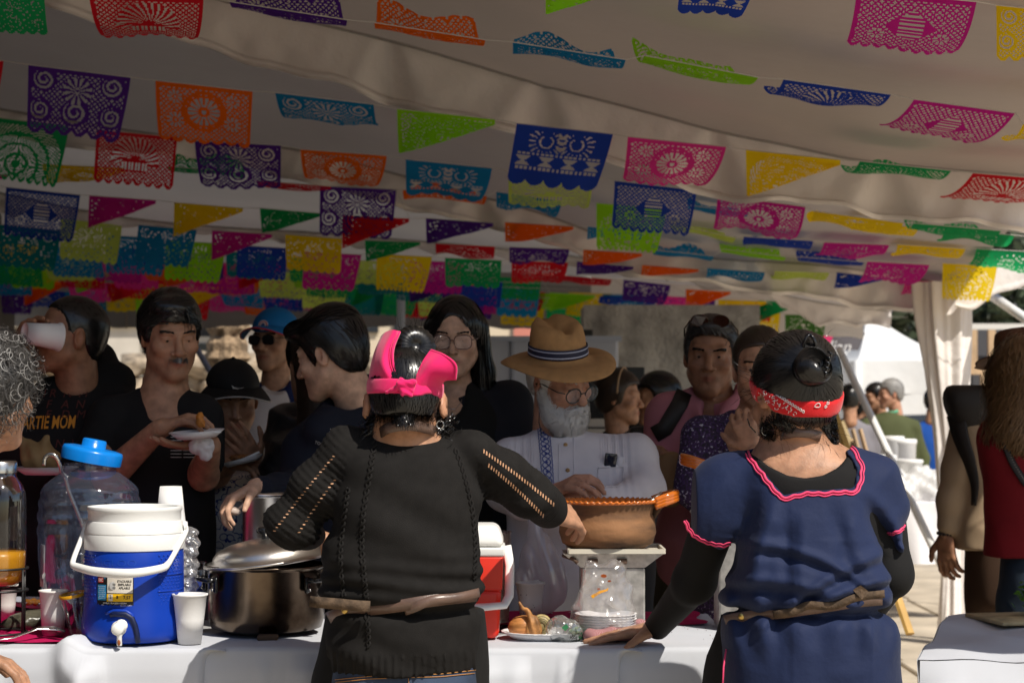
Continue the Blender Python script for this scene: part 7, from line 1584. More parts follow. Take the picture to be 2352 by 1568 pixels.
# ---- people across the square
def far_person(label,u,v_,y,yaw,hk,top,pants,sk='tan',hw=.21,gray=None,arm=None,capm=None,tall=0):
    root = person(label,(W(u,v_,y).x,y,0),'people across the sunny square'); H = Head(u,v_,y,yaw=yaw,pitch=5); k = F / y; nb = W(u,v_ + .125 * k,y); c = W(u,v_ + .18 * k,y)
    hd = [dict(w=c + Vector((s * (hw + .05),-.05,-.60)),d=(0,-.1,-1),n=(-s,.2,0),thumb=s,curl=.5,via=[c,c + Vector((s * hw * .85,0,-.10)),c + Vector((s * (hw + .05),.02,-.36))]) for s in (-1,1)]
    body(root,H,sk,H.w((0,.04,-.19)),.055,face=dict(fat=.03,eyes='down'),h=.0075,hh=.008,hands=hd); v = hair_cap(H,SHORT,th=.013,h=.007); add_hair(root,H,v,hk,120,wd=.0016)
    garment(root,'shirt',top,bx([c - Vector((.35,0,.75)),c + Vector((.35,0,.12))],.2),.016,[(c.z + .03,c.x,y,.06,.05),(c.z - .06,c.x,y,hw * .8,.10),(c.z - .16,c.x,y,hw,.125),(c.z - .45,c.x,y,hw * .95,.14),(c.z - .64,c.x,y,hw * .96,.13)],[[(c + Vector((s * hw * .85,0,-.10)),.075),(c + Vector((s * (hw + .05),.02,-.36)),.055),(c + Vector((s * (hw + .045),-.04,-.57)),.042)] for s in (-1,1)],fold=folds('soft',int(u) % 50,1.6))
    trousers(root,c.x,y,c.z - .58,.17,.13,pants); return root,H,c
m_gsh = cloth('grey_shirt',(.20,.19,.21),.85); m_khk = cloth('khaki_trousers',(.30,.25,.17)); m_grn = cloth('olive_jacket',(.075,.085,.035),.8); m_blk2 = cloth('charcoal_jacket',(.035,.032,.035),.8); m_blt = cloth('royal_blue_tshirt',(.015,.08,.36),.8); m_ljn = cloth('light_jeans',(.20,.25,.36),.85)
r0,H,c = far_person('man in a grey shirt and black cap, seen from behind beside the wooden stake',1951,918,16.5,175,'black',m_gsh,m_khk)
co,_ = cap_hat(r0,H,m_bcap,m_bcap,None); MB().ball(H.w((0,.108,.045)),(.035,.008,.018),10).build('cap_strap',M('orange_strap',(.75,.24,.02),.6),r0)
MB().tube([c + Vector((-.10,-.15,0)),c + Vector((.08,-.16,-.45))],.03,4,flat=(1,.3),up=(0,-1,0)).build('strap',M('tan_canvas',(.36,.27,.14),.8),r0); MB().rbox(c + Vector((.04,-.2,-.42)),(.26,.12,.34),.03,2).build('wooden_pack',m_tim,r0)
far_person('dark haired man in a charcoal jacket beside the man in green',2010,912,17.2,-70,'black',m_blk2,cloth('dark_trousers'))
r0,H,c = far_person('grey haired man in an olive green jacket in the square',2044,904,16.8,-78,'grey',m_grn,cloth('dark_trousers'),'ruddy',.23)
MB().tube([H.w((.05,.03,-.15)),H.w((0,-.05,-.17)),H.w((-.05,.03,-.15)),H.w((0,.08,-.14))],.018,8,closed=True).build('collar',M('mint_collar',(.12,.42,.25),.8),r0)
bgp = thing('white_carrier_bag','white carrier bag in the green jacketed man\'s hand','bag',tuple(c + Vector((.1,-.2,-.8)))); cc = np.array(c + Vector((.10,-.22,-.82))); v = Vol(cc - .3,cc + .3,.014); v.ell(cc,(.13,.07,.20)); v.cap(cc,cc + (0,0,.26),.05,.015,.06); v.disp(lambda X,Y,Z: .01 * np.sin(X * 50 + Z * 30)); V,Q = v.mesh(); obj('bag',V,Q,M('white_bag'),bgp)
far_person('man in a royal blue T-shirt and light jeans behind the gathered curtain',2150,922,18,120,'black',m_blt,m_ljn)
far_person('bald man in dark glasses half hidden by the black backpack',2226,925,19,-10,'darkgrey',m_blk2,m_ljn)
far_person('dark clothed person between the grey shirt and the charcoal jacket',1985,938,19.5,100,'black',m_blk2,cloth('dark_trousers'))
# ================================================================ the serving table and what stands on it
def thin(name,tint=(.95,.97,1),rough=.06,f0=.08,gain=1.0,milk=0.0,milkcol=(.8,.8,.82),bump=0,bscale=30):
    if name in _mats: return _mats[name]
    m = bpy.data.materials.new(name); m.use_nodes = True; nt = m.node_tree; N = nt.nodes; L = nt.links; N.remove(N['Principled BSDF']); out = N['Material Output']
    tr = N.new('ShaderNodeBsdfTransparent'); tr.inputs[0].default_value = (*tint,1); gl = N.new('ShaderNodeBsdfGlossy'); gl.inputs['Roughness'].default_value = rough
    lw = N.new('ShaderNodeLayerWeight'); lw.inputs['Blend'].default_value = .35; ma = N.new('ShaderNodeMath'); ma.operation = 'MULTIPLY_ADD'; ma.inputs[1].default_value = .55 * gain; ma.inputs[2].default_value = f0; ma.use_clamp = True
    L.new(lw.outputs['Facing'],ma.inputs[0]); mx = N.new('ShaderNodeMixShader'); L.new(ma.outputs[0],mx.inputs[0]); L.new(tr.outputs[0],mx.inputs[1]); L.new(gl.outputs[0],mx.inputs[2]); sh = mx.outputs[0]
    if bump:
        tc = N.new('ShaderNodeTexCoord'); nz = N.new('ShaderNodeTexNoise'); nz.inputs['Scale'].default_value = bscale; bp = N.new('ShaderNodeBump'); bp.inputs['Strength'].default_value = bump; bp.inputs['Distance'].default_value = .01
        L.new(tc.outputs['Object'],nz.inputs['Vector']); L.new(nz.outputs['Fac'],bp.inputs['Height']); L.new(bp.outputs[0],gl.inputs['Normal']); L.new(bp.outputs[0],lw.inputs['Normal'])
    if milk:
        df = N.new('ShaderNodeBsdfDiffuse'); df.inputs[0].default_value = (*milkcol,1); tl = N.new('ShaderNodeBsdfTranslucent'); tl.inputs[0].default_value = (*milkcol,1); a = N.new('ShaderNodeMixShader'); L.new(df.outputs[0],a.inputs[1]); L.new(tl.outputs[0],a.inputs[2])
        m2 = N.new('ShaderNodeMixShader'); m2.inputs[0].default_value = milk; L.new(sh,m2.inputs[1]); L.new(a.outputs[0],m2.inputs[2]); sh = m2.outputs[0]
    L.new(sh,out.inputs['Surface']); _mats[name] = m; return m
TZ = .835
def tp(u,y): return np.array((W(u,1450,y).x,y,TZ))
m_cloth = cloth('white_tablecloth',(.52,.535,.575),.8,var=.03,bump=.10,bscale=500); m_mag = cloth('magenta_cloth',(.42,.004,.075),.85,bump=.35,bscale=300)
tbl = thing('serving_table','long serving table under white and magenta cloths in front of the cooks','table',(-.3,5.2,0))
XL,XR = -2.2,W(1665,1450,5).x
MB().rbox(((XL + XR) / 2,5.175,TZ - .03),(XR - XL,.77,.03),.006,1).build('table_top',M('table_grey',(.4,.4,.4),.6),tbl,False)
for xx in (XL + .1,-.8,XR - .1):
    for yy in (4.9,5.45): MB().tube([(xx,yy,0),(xx,yy,TZ - .04)],.018,8).build('leg',m_bar,tbl)
def drape(name,label,x0,x1,ytop0,yfront,zb,m,seed=0,nx=150,amp=.02,fn=None,corner=None,ruck=None,group=None):
    """cloth over the table edge: top part from ytop0 to yfront, then the drop down to zb"""
    xs = np.linspace(x0,x1,nx); rows = []
    tops = np.linspace(ytop0,yfront,22); rad = .018
    def yt(x): return 0
    for yv in tops: rows.append(np.stack([xs,np.full(nx,yv),TZ + .0035 + .0012 * tnoise(xs * 18,np.full(nx,yv * 18),seed)],1))
    for a in np.linspace(0,math.pi / 2,6)[1:]: rows.append(np.stack([xs,np.full(nx,yfront - rad * math.sin(a)),np.full(nx,TZ + .0035 - rad * (1 - math.cos(a)))],1))
    zs = np.linspace(TZ - rad,zb,36)[1:]
    for zv in zs:
        t = (TZ - zv) / (TZ - zb); d = .015 + .05 * t; w = amp * (np.sin(xs * 19 + seed) + .6 * np.sin(xs * 33 + 2 * seed + t * 2) + .35 * np.sin(xs * 61 + 5 * t)) * min(1,t * 16) ** .8
        rows.append(np.stack([xs + .012 * t * np.sin(xs * 25 + seed),yfront - rad - d * .5 - np.abs(w) * .5 - w * .5,np.full(nx,zv)],1))
    P = np.array(rows)
    if ruck is not None:
        for (xc,wd,hh,yc) in ruck:
            g_ = np.exp(-((P[...,0] - xc - .25 * (P[...,1] - yfront)) / wd) ** 2) * np.exp(-((P[...,1] - yc) / .10) ** 2) * np.clip((P[...,2] - TZ + .25) / .2,0,1); P[...,2] += hh * g_; P[...,1] -= hh * .5 * g_
    if corner:     # round the end of the drop away at one side
        s,xc,r = corner
        dx = np.maximum(0,(P[...,0] - xc) * s); drop = np.clip((TZ - P[...,2]) / .05,0,1); P[...,1] += drop * dx ** 1.3 * 2.2 / (r + .05); P[...,2] -= np.maximum(0,dx - r * .3) ** 2 * 3.0 * (drop < .5)
        P[...,0] -= s * dx * np.clip((TZ - P[...,2]) * 1.1,0,.5)
    if fn is not None: P = fn(P)
    o = MB().grid(P).build(name,m,None); return props(o,label,'tablecloth',group)
x512 = W(512,1500,4.73).x
drape('tablecloth','white tablecloth hanging in front of the blue drinks cooler, left end of the table',XL,x512,5.10,4.775,.05,m_cloth,2,amp=.042,corner=(1,x512 - .055,.05),ruck=[(W(165,1450,4.8).x,.028,.030,4.80)])
drape('tablecloth','white tablecloth under the big steel pot, hanging in the black dressed cook\'s shadow',x512 - .06,W(1010,0,4.8).x,5.55,4.80,.05,m_cloth,5,amp=.018)
x1480 = W(1478,1500,4.73).x
drape('tablecloth','white tablecloth with a rounded fold below the onion plate',W(985,0,4.76).x,x1480,5.05,4.770,.05,m_cloth,8,amp=.032,corner=(1,x1480 - .06,.05))
drape('tablecloth','white tablecloth under the cook\'s hand at the right end of the table',W(1395,0,4.8).x,XR + .01,5.55,4.80,.05,m_cloth,11,amp=.004)
def flat_cloth(name,label,pts,z,m,cat='cloth',n=60):
    (x0,x1,y0,y1) = pts; X = np.linspace(x0,x1,n); Y = np.linspace(y0,y1,24); P = np.array([[(x + .01 * math.sin(y * 30),y + .006 * math.sin(x * 14),z + .0016 * math.sin(x * 40 + y * 25)) for x in X] for y in Y])
    return props(MB().grid(P).build(name,m),label,cat)
mg = flat_cloth('magenta_cloth','magenta cloth under the jars and paper cups at the left of the table',(XL,W(345,0,5).x,4.84,5.555),TZ + .009,m_mag)
mg2 = flat_cloth('magenta_cloth','magenta printed cloth along the back edge behind the onion plate',(W(1060,0,5.3).x + .02,W(1600,0,5.45).x,5.24,5.555),TZ + .009,m_mag)
m_let = M('cloth_lettering',(.70,.66,.66),.8)
for s_,u,y_,sz in (('D',1212,5.40,.06),('V',1253,5.50,.08),('Y',1330,5.52,.09),('C',1360,5.47,.09)):
    p = tp(u,y_); text_mesh('lettering',s_,sz,(p[0],p[1],TZ + .013),(-1,.12,0),(-.12,-1,0),m_let,mg2,extrude=.0003)
# ---- blue drinks cooler
y = 4.90; c = tp(308,y); cz = TZ + .010; ck = thing('drinks_cooler','blue and white drinks cooler with bail handle and white spigot','cooler',(c[0],y,TZ))
m_cb = M('cooler_blue',(.004,.040,.36),.38,bump=.12,bscale=120,bdist=.0015,spec=.4); m_cw = M('cooler_white',(.80,.80,.78),.38,spec=.4,bump=.1,bscale=60,bdist=.002)
R0 = .120
def sq(a,r,z): return r * (1 + .035 * math.cos(4 * a)) ,z
MB().lathe([(.07,0),(.108,0),(.122,.006),(.1265,.020),(.127,.05),(.1225,.072),(.1205,.11),(.1195,.19),(.1185,.222),(.1165,.226)],(c[0],y,cz),64,cap0=True).build('body',m_cb,ck)
autosmooth(MB().lathe([(.1165,.220),(.1212,.2215),(.1220,.2235),(.1220,.2560),(.1212,.2580),(.1198,.2582),(.1198,.2606),(.1212,.2608),(.1212,.2640),(.1150,.2880),(.1140,.2895),(.1128,.2900),(.1128,.3120),(.1150,.3150),(.1150,.3225),(.1140,.3245),(.1085,.3250),(.1060,.3235),(.1040,.3100),(0,.3085)],(c[0],y,cz),72).build('lid',m_cw,ck),50)
MB().rbox((c[0] + .025,y - .06,cz + .313),(.006,.03,.022),.002,1).build('lid_rib',m_cw,ck)
# dimpled grip panels
b = MB()
for sx in (-1,1):
    for i in range(17):
        for j in range(6):
            a = math.radians(-90 + sx * (40 + j * 6.2 + (i % 2) * 3)); z = .085 + i * .0078
            if i in (5,10): continue
            b.ball((c[0] + .1198 * math.cos(a),y + .1198 * math.sin(a),cz + z),(.0024,.0024,.0024),6)
o = b.build('grip_dimples',m_cb,ck); o['kind'] = 'stuff'
for i in (5,10):
    z = .085 + i * .0078; b = MB(); b.tube([(c[0] + .1205 * math.cos(a),y + .1205 * math.sin(a),cz + z) for a in np.radians(np.linspace(-52,-8,14))],.0022,6); b.build('grip_rib',m_cb,ck)
# spigot recess: raised arch and tap
def cyl(u_,z_,r=.1275): a = -math.pi / 2 + u_ / r; return np.array((c[0] + r * math.cos(a),y + r * math.sin(a),cz + z_))
arch = [(-.034,.070),(-.026,.074),(.004,.073),(.018,.064),(.026,.046),(.031,.024),(.033,.004)]
MB().tube([cyl(u_,z_,.1265) for u_,z_ in arch],[.006,.0075,.0075,.0075,.0072,.007,.006],8).build('recess_shadow_lip',M('recess_shade_blue',(.002,.008,.05),.5),ck)  # dark strip painting the shade inside the spigot recess
MB().tube([cyl(u_,z_ + .008,.127) for u_,z_ in [(-.046,.066)] + arch],.0042,8).build('recess_lip',m_cb,ck)
q = cyl(-.012,.040,.135); tpk = MB().lathe([(0,.020),(.012,.020),(.0145,.016),(.0145,0),(.018,-.002),(.018,-.012)],q,24,rot=rotm(90)).build('spigot',m_cw,ck)
MB().ball(q + (.008,-.006,.008),(.0155,.008,.0150),14).build('spigot_button',m_cw,tpk); MB().lathe([(.0055,-.028),(.0065,-.026),(.0060,-.006),(.009,.0)],q + (.004,-.008,-.012),12,cap0=True).build('spout',m_cw,tpk)
MB().ball(q + (.004,-.0135,-.032),(.0042,.003,.008),8).build('drip',M('sauce_drip',(.28,.08,.02),.3),tpk)
# label
def lab(u0,z0,u1,z1,m,off,name='label_panel',par=ck):
    n = 12; P = np.array([[cyl(u_,z_,.1207 + off) for u_ in np.linspace(u0,u1,n)] for z_ in (z0,z1)]); return MB().grid(P).build(name,m,par)
kx = S(y) * .985; U = lambda u_: (u_ - 307) * kx; Zv = lambda v_: (1490 - v_) * kx * 1.0 - .006
L0 = lab(U(236),Zv(1398),U(327),Zv(1329),M('label_black',(.01,.01,.011),.4),.0006,'label')
lab(U(265),Zv(1368),U(326) - .001,Zv(1333),M('label_cream',(.66,.62,.55),.5),.0011,'label_panel',L0); lab(U(264),Zv(1387),U(325),Zv(1370),M('label_yellow',(.85,.50,.01),.5),.0011,'label_panel',L0); lab(U(238),Zv(1385),U(262),Zv(1350),M('label_blue',(.02,.22,.45),.5),.0011,'label_panel',L0)
lab(U(239),Zv(1345),U(254),Zv(1334),M('label_red',(.5,.03,.03),.5),.0011,'label_panel',L0)
def lt(s_,u_,v_,px,m,bold=0,par=None,xs=1.0):
    sz = px * kx; P0 = np.array((0.,0,0))
    def pr(P): return np.array([cyl(a,b_,.1207 + .0016) for a,b_ in zip(P[:,0],P[:,1])])
    return text_mesh('lettering',s_,sz,(U(u_),Zv(v_),0),(1,0,0),(0,1,0),m,par or L0,project=pr,bold=bold,xscale=xs)
m_ink = M('ink_black',(.012,.012,.012),.5); m_inkw = M('ink_white',(.75,.74,.72),.5)
for k,s_ in enumerate(('STACKABLE','EMPILABLE','APILABLE')): lt(s_,306,1341.5 + 7.6 * k,7.2,m_ink,.0002,xs=.86)
lab(U(268),Zv(1386),U(279),Zv(1371),M('label_cream'),.0014,'label_panel',L0)
lt('2',273,1377,11,m_ink,.0002,xs=.8); lt('8',290,1377.5,10,m_ink,.0003); lt('7.57',312,1378.5,10,m_ink,.0003,xs=.95); lt('COOLER I GLACIÈRE I HIELERA',283,1391,4.4,m_inkw,.0001,xs=.95); lt('I2C',247,1339.5,9,m_inkw,.0002); lt('Igloo',253,1395,3.6,m_inkw); lt('igloo.com I 400KG',310,1396,3.4,m_inkw)
lt('*',258,1339,12,M('label_blue'),.0004)
for k in range(7): lt('FOR A COLD DAY'[:14 - (k % 3) * 2],250,1354 + k * 4.4,3.2,m_inkw,xs=.8)
for s_,mm in (('',None),):
    cc = cyl(U(280),Zv(1352),.1220); MB().ball(cc,(.010,.0006,.010),16).build('label_emblem',M('label_grey',(.4,.4,.4),.5),L0)
    for dz in (-.004,.004): lab(U(280) - .006,Zv(1352) + dz - .0022,U(280) + .006,Zv(1352) + dz + .0022,M('label_darkgrey',(.18,.18,.18),.5),.0022,'label_panel',L0)
def pr2(P): return np.array([cyl(a,b_,.1195 + h_ * 1.0 + .0006) for a,b_,h_ in zip(P[:,0],P[:,1],np.zeros(len(P)))])
text_mesh('embossed_lettering','IGLOO',21 * kx,(U(290),Zv(1301),0),(1,0,0),(0,1,0),M('cooler_blue_light',(.008,.06,.42),.3),ck,project=pr2,xscale=1.35)
# bail handle
hp = [W(196,1205,y),W(190,1228,y - .02),W(170,1280,y - .07),W(168,1296,y - .08),W(180,1302,y - .095),W(215,1311,y - .135),(W(270,1316,y - .165)),W(320,1314,y - .165),W(372,1304,y - .12),W(385,1295,y - .10),W(395,1280,y - .08),W(425,1225,y - .01),W(427,1208,y)]
q = np.linspace(0,1,70); A = np.array([tuple(p) for p in hp]); t = np.linspace(0,1,len(A)); hp2 = np.stack([smooth_interp(q,t,A[:,k]) for k in range(3)],1); rr_ = np.interp(q,[0,.18,.3,.5,.7,.82,1],[.006,.0065,.009,.0115,.009,.0065,.006]); MB().tube(hp2,rr_,10).build('handle',m_cw,ck)
for sx,u in ((-1,196),(1,428)): MB().lathe([(0,.008),(.012,.006),(.013,0)],W(u - sx * 4,1208,y),16,rot=rotm(0,sx * 90)).build('handle_pivot',m_cw,ck)
# ---- cups
def cup(label,u,y,h,r0,r1,group='white cups on the serving table',m=None,rot=None,z=None,nm='paper_cup'):
    p = tp(u,y); p[2] = (TZ + .0125) if z is None else z; t = thing(nm,label,'cup',tuple(p),group); cup_mesh(t,p,(0,0,1) if rot is None else rot,h,r0,r1,m); return t
m_foamcup = M('foam_cup',(.80,.79,.78),.7,bump=.2,bscale=250,bdist=.001,transl=.08)
cup('white foam cup in front of the big pot, right of the blue cooler',436,4.84,.118,.028,.0405,m=m_foamcup,z=TZ + .006)
st = thing('cup_stack','stack of upturned white cups behind the blue cooler','cups',tuple(tp(388,5.16)))
for k in range(12):
    p = tp(388 + .25 * k,5.16); p[2] = TZ + .012 + .022 * k; o = cup_mesh(st,p + np.array((0,0,.118)),(0,0,-1),.118,.028,.0405,m_foamcup,'cup')
p0 = tp(431,5.05); v = Vol(p0 + (-.08,-.08,-.02),p0 + (.08,.08,.34),.006); v.cap(p0 + (0,0,.02),p0 + (.006,0,.25),.018,.022); v.disp(lambda X,Y,Z: .004 * np.sin(Z * 230 + X * 90) + .003 * np.sin(Z * 120 - Y * 140)); V,Q = v.mesh()
props(obj('plastic_sleeve',V,Q,thin('crinkled_clear',(.9,.9,.92),.18,.2,1.2,.22,bump=.5)),'crinkled clear plastic sleeve between the blue cooler and the big pot','plastic sleeve')
for k,(u,y_,h) in enumerate(((447,5.2,.16),(462,5.3,.13))):
    p = tp(u,y_); t = thing('plastic_tumbler',('clear tumbler with dark blue print beside the plastic sleeve','clear plastic tumbler nearest the big pot handle')[k],'tumbler',tuple(p)); MB().lathe([(.024,0),(.032,h),(.033,h + .002),(.031,h)],p + (0,0,.012),24).build('body',thin('clear_plastic',(.93,.95,.97),.07,.10),t)
    if k == 0: MB().lathe([(.0285,h * .45),(.0305,h * .75)],p + (0,0,.012),24).build('print_band',M('ink_navy',(.03,.05,.22),.4),t)
cup('white foam cup behind the steel spoon, left of the clear tumbler',122,4.97,.108,.027,.0335)
cup('small white cup standing under the orange juice jar',12,5.22,.10,.022,.03,m=m_paper)
t = thing('plastic_tumbler','tipped clear plastic tumbler with red and yellow rim beside the cooler','tumbler',tuple(tp(178,4.93))); p = tp(184,4.93) + (0,0,.012); ax_ = np.array((-.16,-.10,1.0)); qm = np.array(Vector((0,0,1)).rotation_difference(Vector(ax_)).to_matrix())
MB().lathe([(.001,.002),(.023,.0),(.033,.105),(.034,.107),(.032,.105)],p,28,rot=qm).build('body',thin('clear_plastic'),t); MB().lathe([(.0334,.101),(.0346,.108),(.0334,.109)],p,28,rot=qm).build('rim',M('yellow_rim',(.62,.30,.01),.35),t)
t = cup('tall speckled paper cup holding folded napkins',1218,5.30,.098,.0265,.0365); p = tp(1218,5.3)
for k,(dx,dz,w_,a_) in enumerate(((-.008,.104,.034,3),(.014,.108,.026,-6))):
    n_ = thing('folded_napkin',('folded white napkin in the paper cup, the lower one','folded white napkin in the paper cup, the taller one')[k],'napkin',tuple(p + (dx,0,dz))); MB().rbox(p + (dx,-.004 + .008 * k,dz - .02),(w_,.003,.06),.001,1,rot=rotm(4,a_,10 - 22 * k)).build('napkin',m_wp if False else M('napkin_bright',(.74,.72,.72),.9),n_)
g = np.random.default_rng(6)
for k in range(9): a = g.uniform(-2.4,-1.0); z = g.uniform(.01,.07); r = .0265 + .01 * z / .098 + .0006; MB().ball(p + (r * math.cos(a),r * math.sin(a),z + .0125),.0008 + .0008 * g.random(),6).build('sauce_speck',M('sauce_dark',(.06,.015,.008),.5),t)
# ---- ribbed clear jar with blue lid
y = 5.22; p = tp(204,y); jar = thing('ribbed_jar','big ribbed clear plastic jar with a tilted bright blue lid','jar',tuple(p)); k_ = S(y); b0 = p[2] + .012
def zr(v_): return W(0,v_,y).z - b0
prof = [(.02,.004),(.095,.002),(.105,.012),(.103,.03),(.110,.045),(.118,.055)]
for v0,r in ((1300,.1285),(1285,.131),(1230,.132),(1222,.1345),(1210,.1345),(1203,.131),(1196,.131),(1188,.1345),(1177,.1345),(1170,.130),(1163,.130),(1155,.1325),(1146,.130),(1138,.1255),(1130,.1265),(1122,.124),(1112,.115),(1100,.098),(1088,.080),(1081,.068),(1079,.066),(1077,.069),(1074,.066),(1071,.069),(1068,.066),(1064,.0665),(1062,.066)): prof.append((r,zr(v0)))
MB().lathe(prof,(p[0],y,b0),64).build('body',thin('blue_clear',(.84,.89,.98),.05,.09,.8,.10,(.34,.42,.62)),jar)
MB().lathe([(0,.006),(.092,.006),(.100,.014),(.099,.030),(.106,.046),(.112,.056),(0,.056)],(p[0],y,b0),48).build('drink',M('hibiscus_drink',(.012,.002,.003),.06,spec=.6),jar)
MB().rbox((p[0] - .108,y - .06,b0 + .155),(.032,.002,.11),.001,1,rot=rotm(0,3,-60)).build('paper_label',M('label_cream'),jar)
lc = np.array(W(211,1046,y - .0)); lr = rotm(0,11,0); m_lid = M('lid_blue',(.004,.22,.72),.25,spec=.5,transl=.12)
MB().lathe([(.0785,-.016),(.0795,.010),(.076,.018),(.060,.021),(.034,.022),(.0315,.023),(.031,.040),(.028,.043),(.014,.044),(0,.044)],lc,40,rot=lr,fn=lambda a,r,z: (r * (1 + (.012 * math.sin(a * 16) if .030 < r < .033 else 0)),z)).build('lid',m_lid,jar)
ld = thing('steel_ladle','steel ladle hanging through the mouth of the ribbed jar','ladle',tuple(p + (0,0,.3)))
hk = [W(101,1068,y - .05),W(103,1052,y - .05),W(112,1044,y - .05),W(125,1046,y - .05),W(135,1060,y - .045),W(143,1085,y - .03),W(151,1098,y - .02),W(160,1130,y - .01),W(180,1180,y),W(202,1235,y + .01),W(215,1270,y + .01)]; q = np.linspace(0,1,50); A = np.array([tuple(a) for a in hk]); t_ = np.linspace(0,1,len(A)); hk2 = np.stack([smooth_interp(q,t_,A[:,k]) for k in range(3)],1)
MB().tube(hk2,.0042,6,flat=(1.3,.5),up=(0,-1,0)).ball(W(218,1282,y),(.035,.035,.02),16).build('ladle',M('brushed_steel',(.62,.60,.57),.25,metal=1),ld)
# ---- orange juice jar in its wire rack
y = 5.0; p = tp(-6,y); jj = thing('juice_jar','clear glass jar with steel lid half full of orange juice','jar',tuple(p)); rj = (57 + 6) * S(y); zb = W(0,1346,y).z; k_ = lambda v_: W(0,v_,y).z - zb
MB().lathe([(.01,.0),(rj * .6,.0),(rj * .86,.012),(rj * .97,.035),(rj,.07),(rj,k_(1150)),(rj * .97,k_(1130)),(rj * .84,k_(1112)),(rj * .68,k_(1098)),(rj * .63,k_(1092)),(rj * .63,k_(1084))],(p[0],y,zb),48).build('body',thin('glass_clear',(.94,.95,.93),.04,.08),jj)
MB().lathe([(0,.004),(rj * .58,.004),(rj * .84,.014),(rj * .945,.037),(rj * .975,.07),(rj * .975,k_(1266)),(0,k_(1266))],(p[0],y,zb),40).build('juice',M('orange_juice',(.80,.36,.015),.3,sss=0,transl=.25),jj)
MB().lathe([(rj * .66,k_(1085)),(rj * .67,k_(1062)),(rj * .62,k_(1058)),(0,k_(1058))],(p[0],y,zb),40).build('lid',M('brushed_steel'),jj)
rk = thing('wire_rack','black wire rack holding the orange juice jar above the magenta cloth','rack',tuple(p)); m_wire = M('black_wire',(.012,.012,.012),.4); rw = rj * 1.06
for vv in (1312,1362,1484):
    zz = W(0,vv - 8,y).z; MB().tube([(p[0] + rw * math.cos(a),y + rw * math.sin(a),max(TZ + .014,zz)) for a in np.linspace(0,2 * math.pi,30,endpoint=False)],.0034,6,closed=True).build('ring',m_wire,rk)
for a in (-80,-20,40,100,160,220): a = R(a); MB().tube([(p[0] + rw * math.cos(a),y + rw * math.sin(a),TZ + .012),(p[0] + rw * math.cos(a),y + rw * math.sin(a),W(0,1303,y).z)],.0032,6).build('upright',m_wire,rk)
MB().tube([(p[0] - rw,y,W(0,1352,y).z),(p[0] + rw,y,W(0,1352,y).z)],.003,6).tube([(p[0],y - rw,W(0,1352,y).z),(p[0],y + rw,W(0,1352,y).z)],.003,6).build('cross_wire',m_wire,rk)
c_ = np.array(tp(62,5.12)) + (0,0,.03); v = Vol(c_ - .12,c_ + .12,.0055); v.ell(c_,(.07,.045,.026),rotm(0,-12,15)); v.disp(lambda X,Y,Z: .005 * tnoise(X * 60,Z * 60 + Y * 50,5)); V,Q = v.mesh()
props(obj('wrapped_bundle',V,Q,M('foil_green',(.075,.07,.05),.3,bump=.8,bscale=40,bdist=.006,spec=.7,var=.5,vscale=30)),'crumpled greenish wrapped bundle behind the wire rack','bundle')
t = thing('foam_plate','foam plate with red sauce stains behind the wrapped bundle','plate',tuple(tp(80,5.3))); MB().lathe([(0,0),(.05,0),(.075,.014),(.078,.014),(.052,-.003)],tp(80,5.32) + (0,0,.05),28,rot=rotm(0,4,0)).build('body',M('foam_white'),t); c_ = tp(80,5.29) + (0,-.03,.064); v = Vol(c_ - .06,c_ + .06,.005); v.ell(c_,(.03,.02,.008)); v.disp(lambda X,Y,Z: .003 * np.sin(X * 300 + Y * 210)); V,Q = v.mesh(); obj('food_scraps',V,Q,M('fried_orange'),t)
t = thing('steel_spoon','long steel spoon lying on the magenta cloth at the left','spoon',tuple(tp(60,4.86))); A = [tp(-30,4.80) + (0,0,.016),tp(30,4.84) + (0,0,.02),tp(68,4.875) + (0,0,.030),tp(84,4.89) + (0,0,.036),tp(100,4.90) + (0,0,.036),tp(126,4.91) + (0,0,.034),tp(150,4.915) + (0,0,.026)]; MB().tube(A,[.004,.004,.0042,.006,.011,.013,.006],8,flat=(1,.35),up=(0,-.3,1)).build('spoon',M('brushed_steel'),t)
# ---- big pot with lid
y = 5.08; p = tp(612,y); pot = thing('stock_pot','big burnt steel stock pot with a dented aluminium lid','pot',tuple(p)); m_burnt = M('burnt_steel',(.26,.20,.15),.24,metal=1,col2=(.035,.022,.014),vscale=5,bump=.1,bscale=30,bdist=.004); m_al = M('aluminium',(.66,.62,.57),.3,metal=1,var=.12,vscale=9,bump=.15,bscale=25,bdist=.004)
rp = .147
MB().lathe([(.03,.012),(rp - .03,.012),(rp - .008,.020),(rp,.045),(rp,.168),(rp + .002,.171),(rp + .010,.174),(rp + .011,.178),(rp + .004,.179)],p,64,cap0=True).build('body',m_burnt,pot)
lr = rotm(0,-6.5,0) @ rotm(2,0,0); lcn = p + (.003,0,.187)
MB().lathe([(rp + .014,.0),(rp + .017,.003),(rp + .014,.007),(rp - .006,.010),(rp - .010,.022),(rp - .022,.036),(rp - .05,.047),(rp - .09,.054),(.02,.056),(0,.056)],lcn,64,rot=lr).build('lid',m_al,pot)
kp = lcn + lr @ np.array((0,0,.056)); MB().lathe([(.010,0),(.009,.012),(.020,.018),(.021,.026),(.012,.031),(0,.032)],kp,20,rot=lr).build('lid_knob',M('black_plastic'),pot)
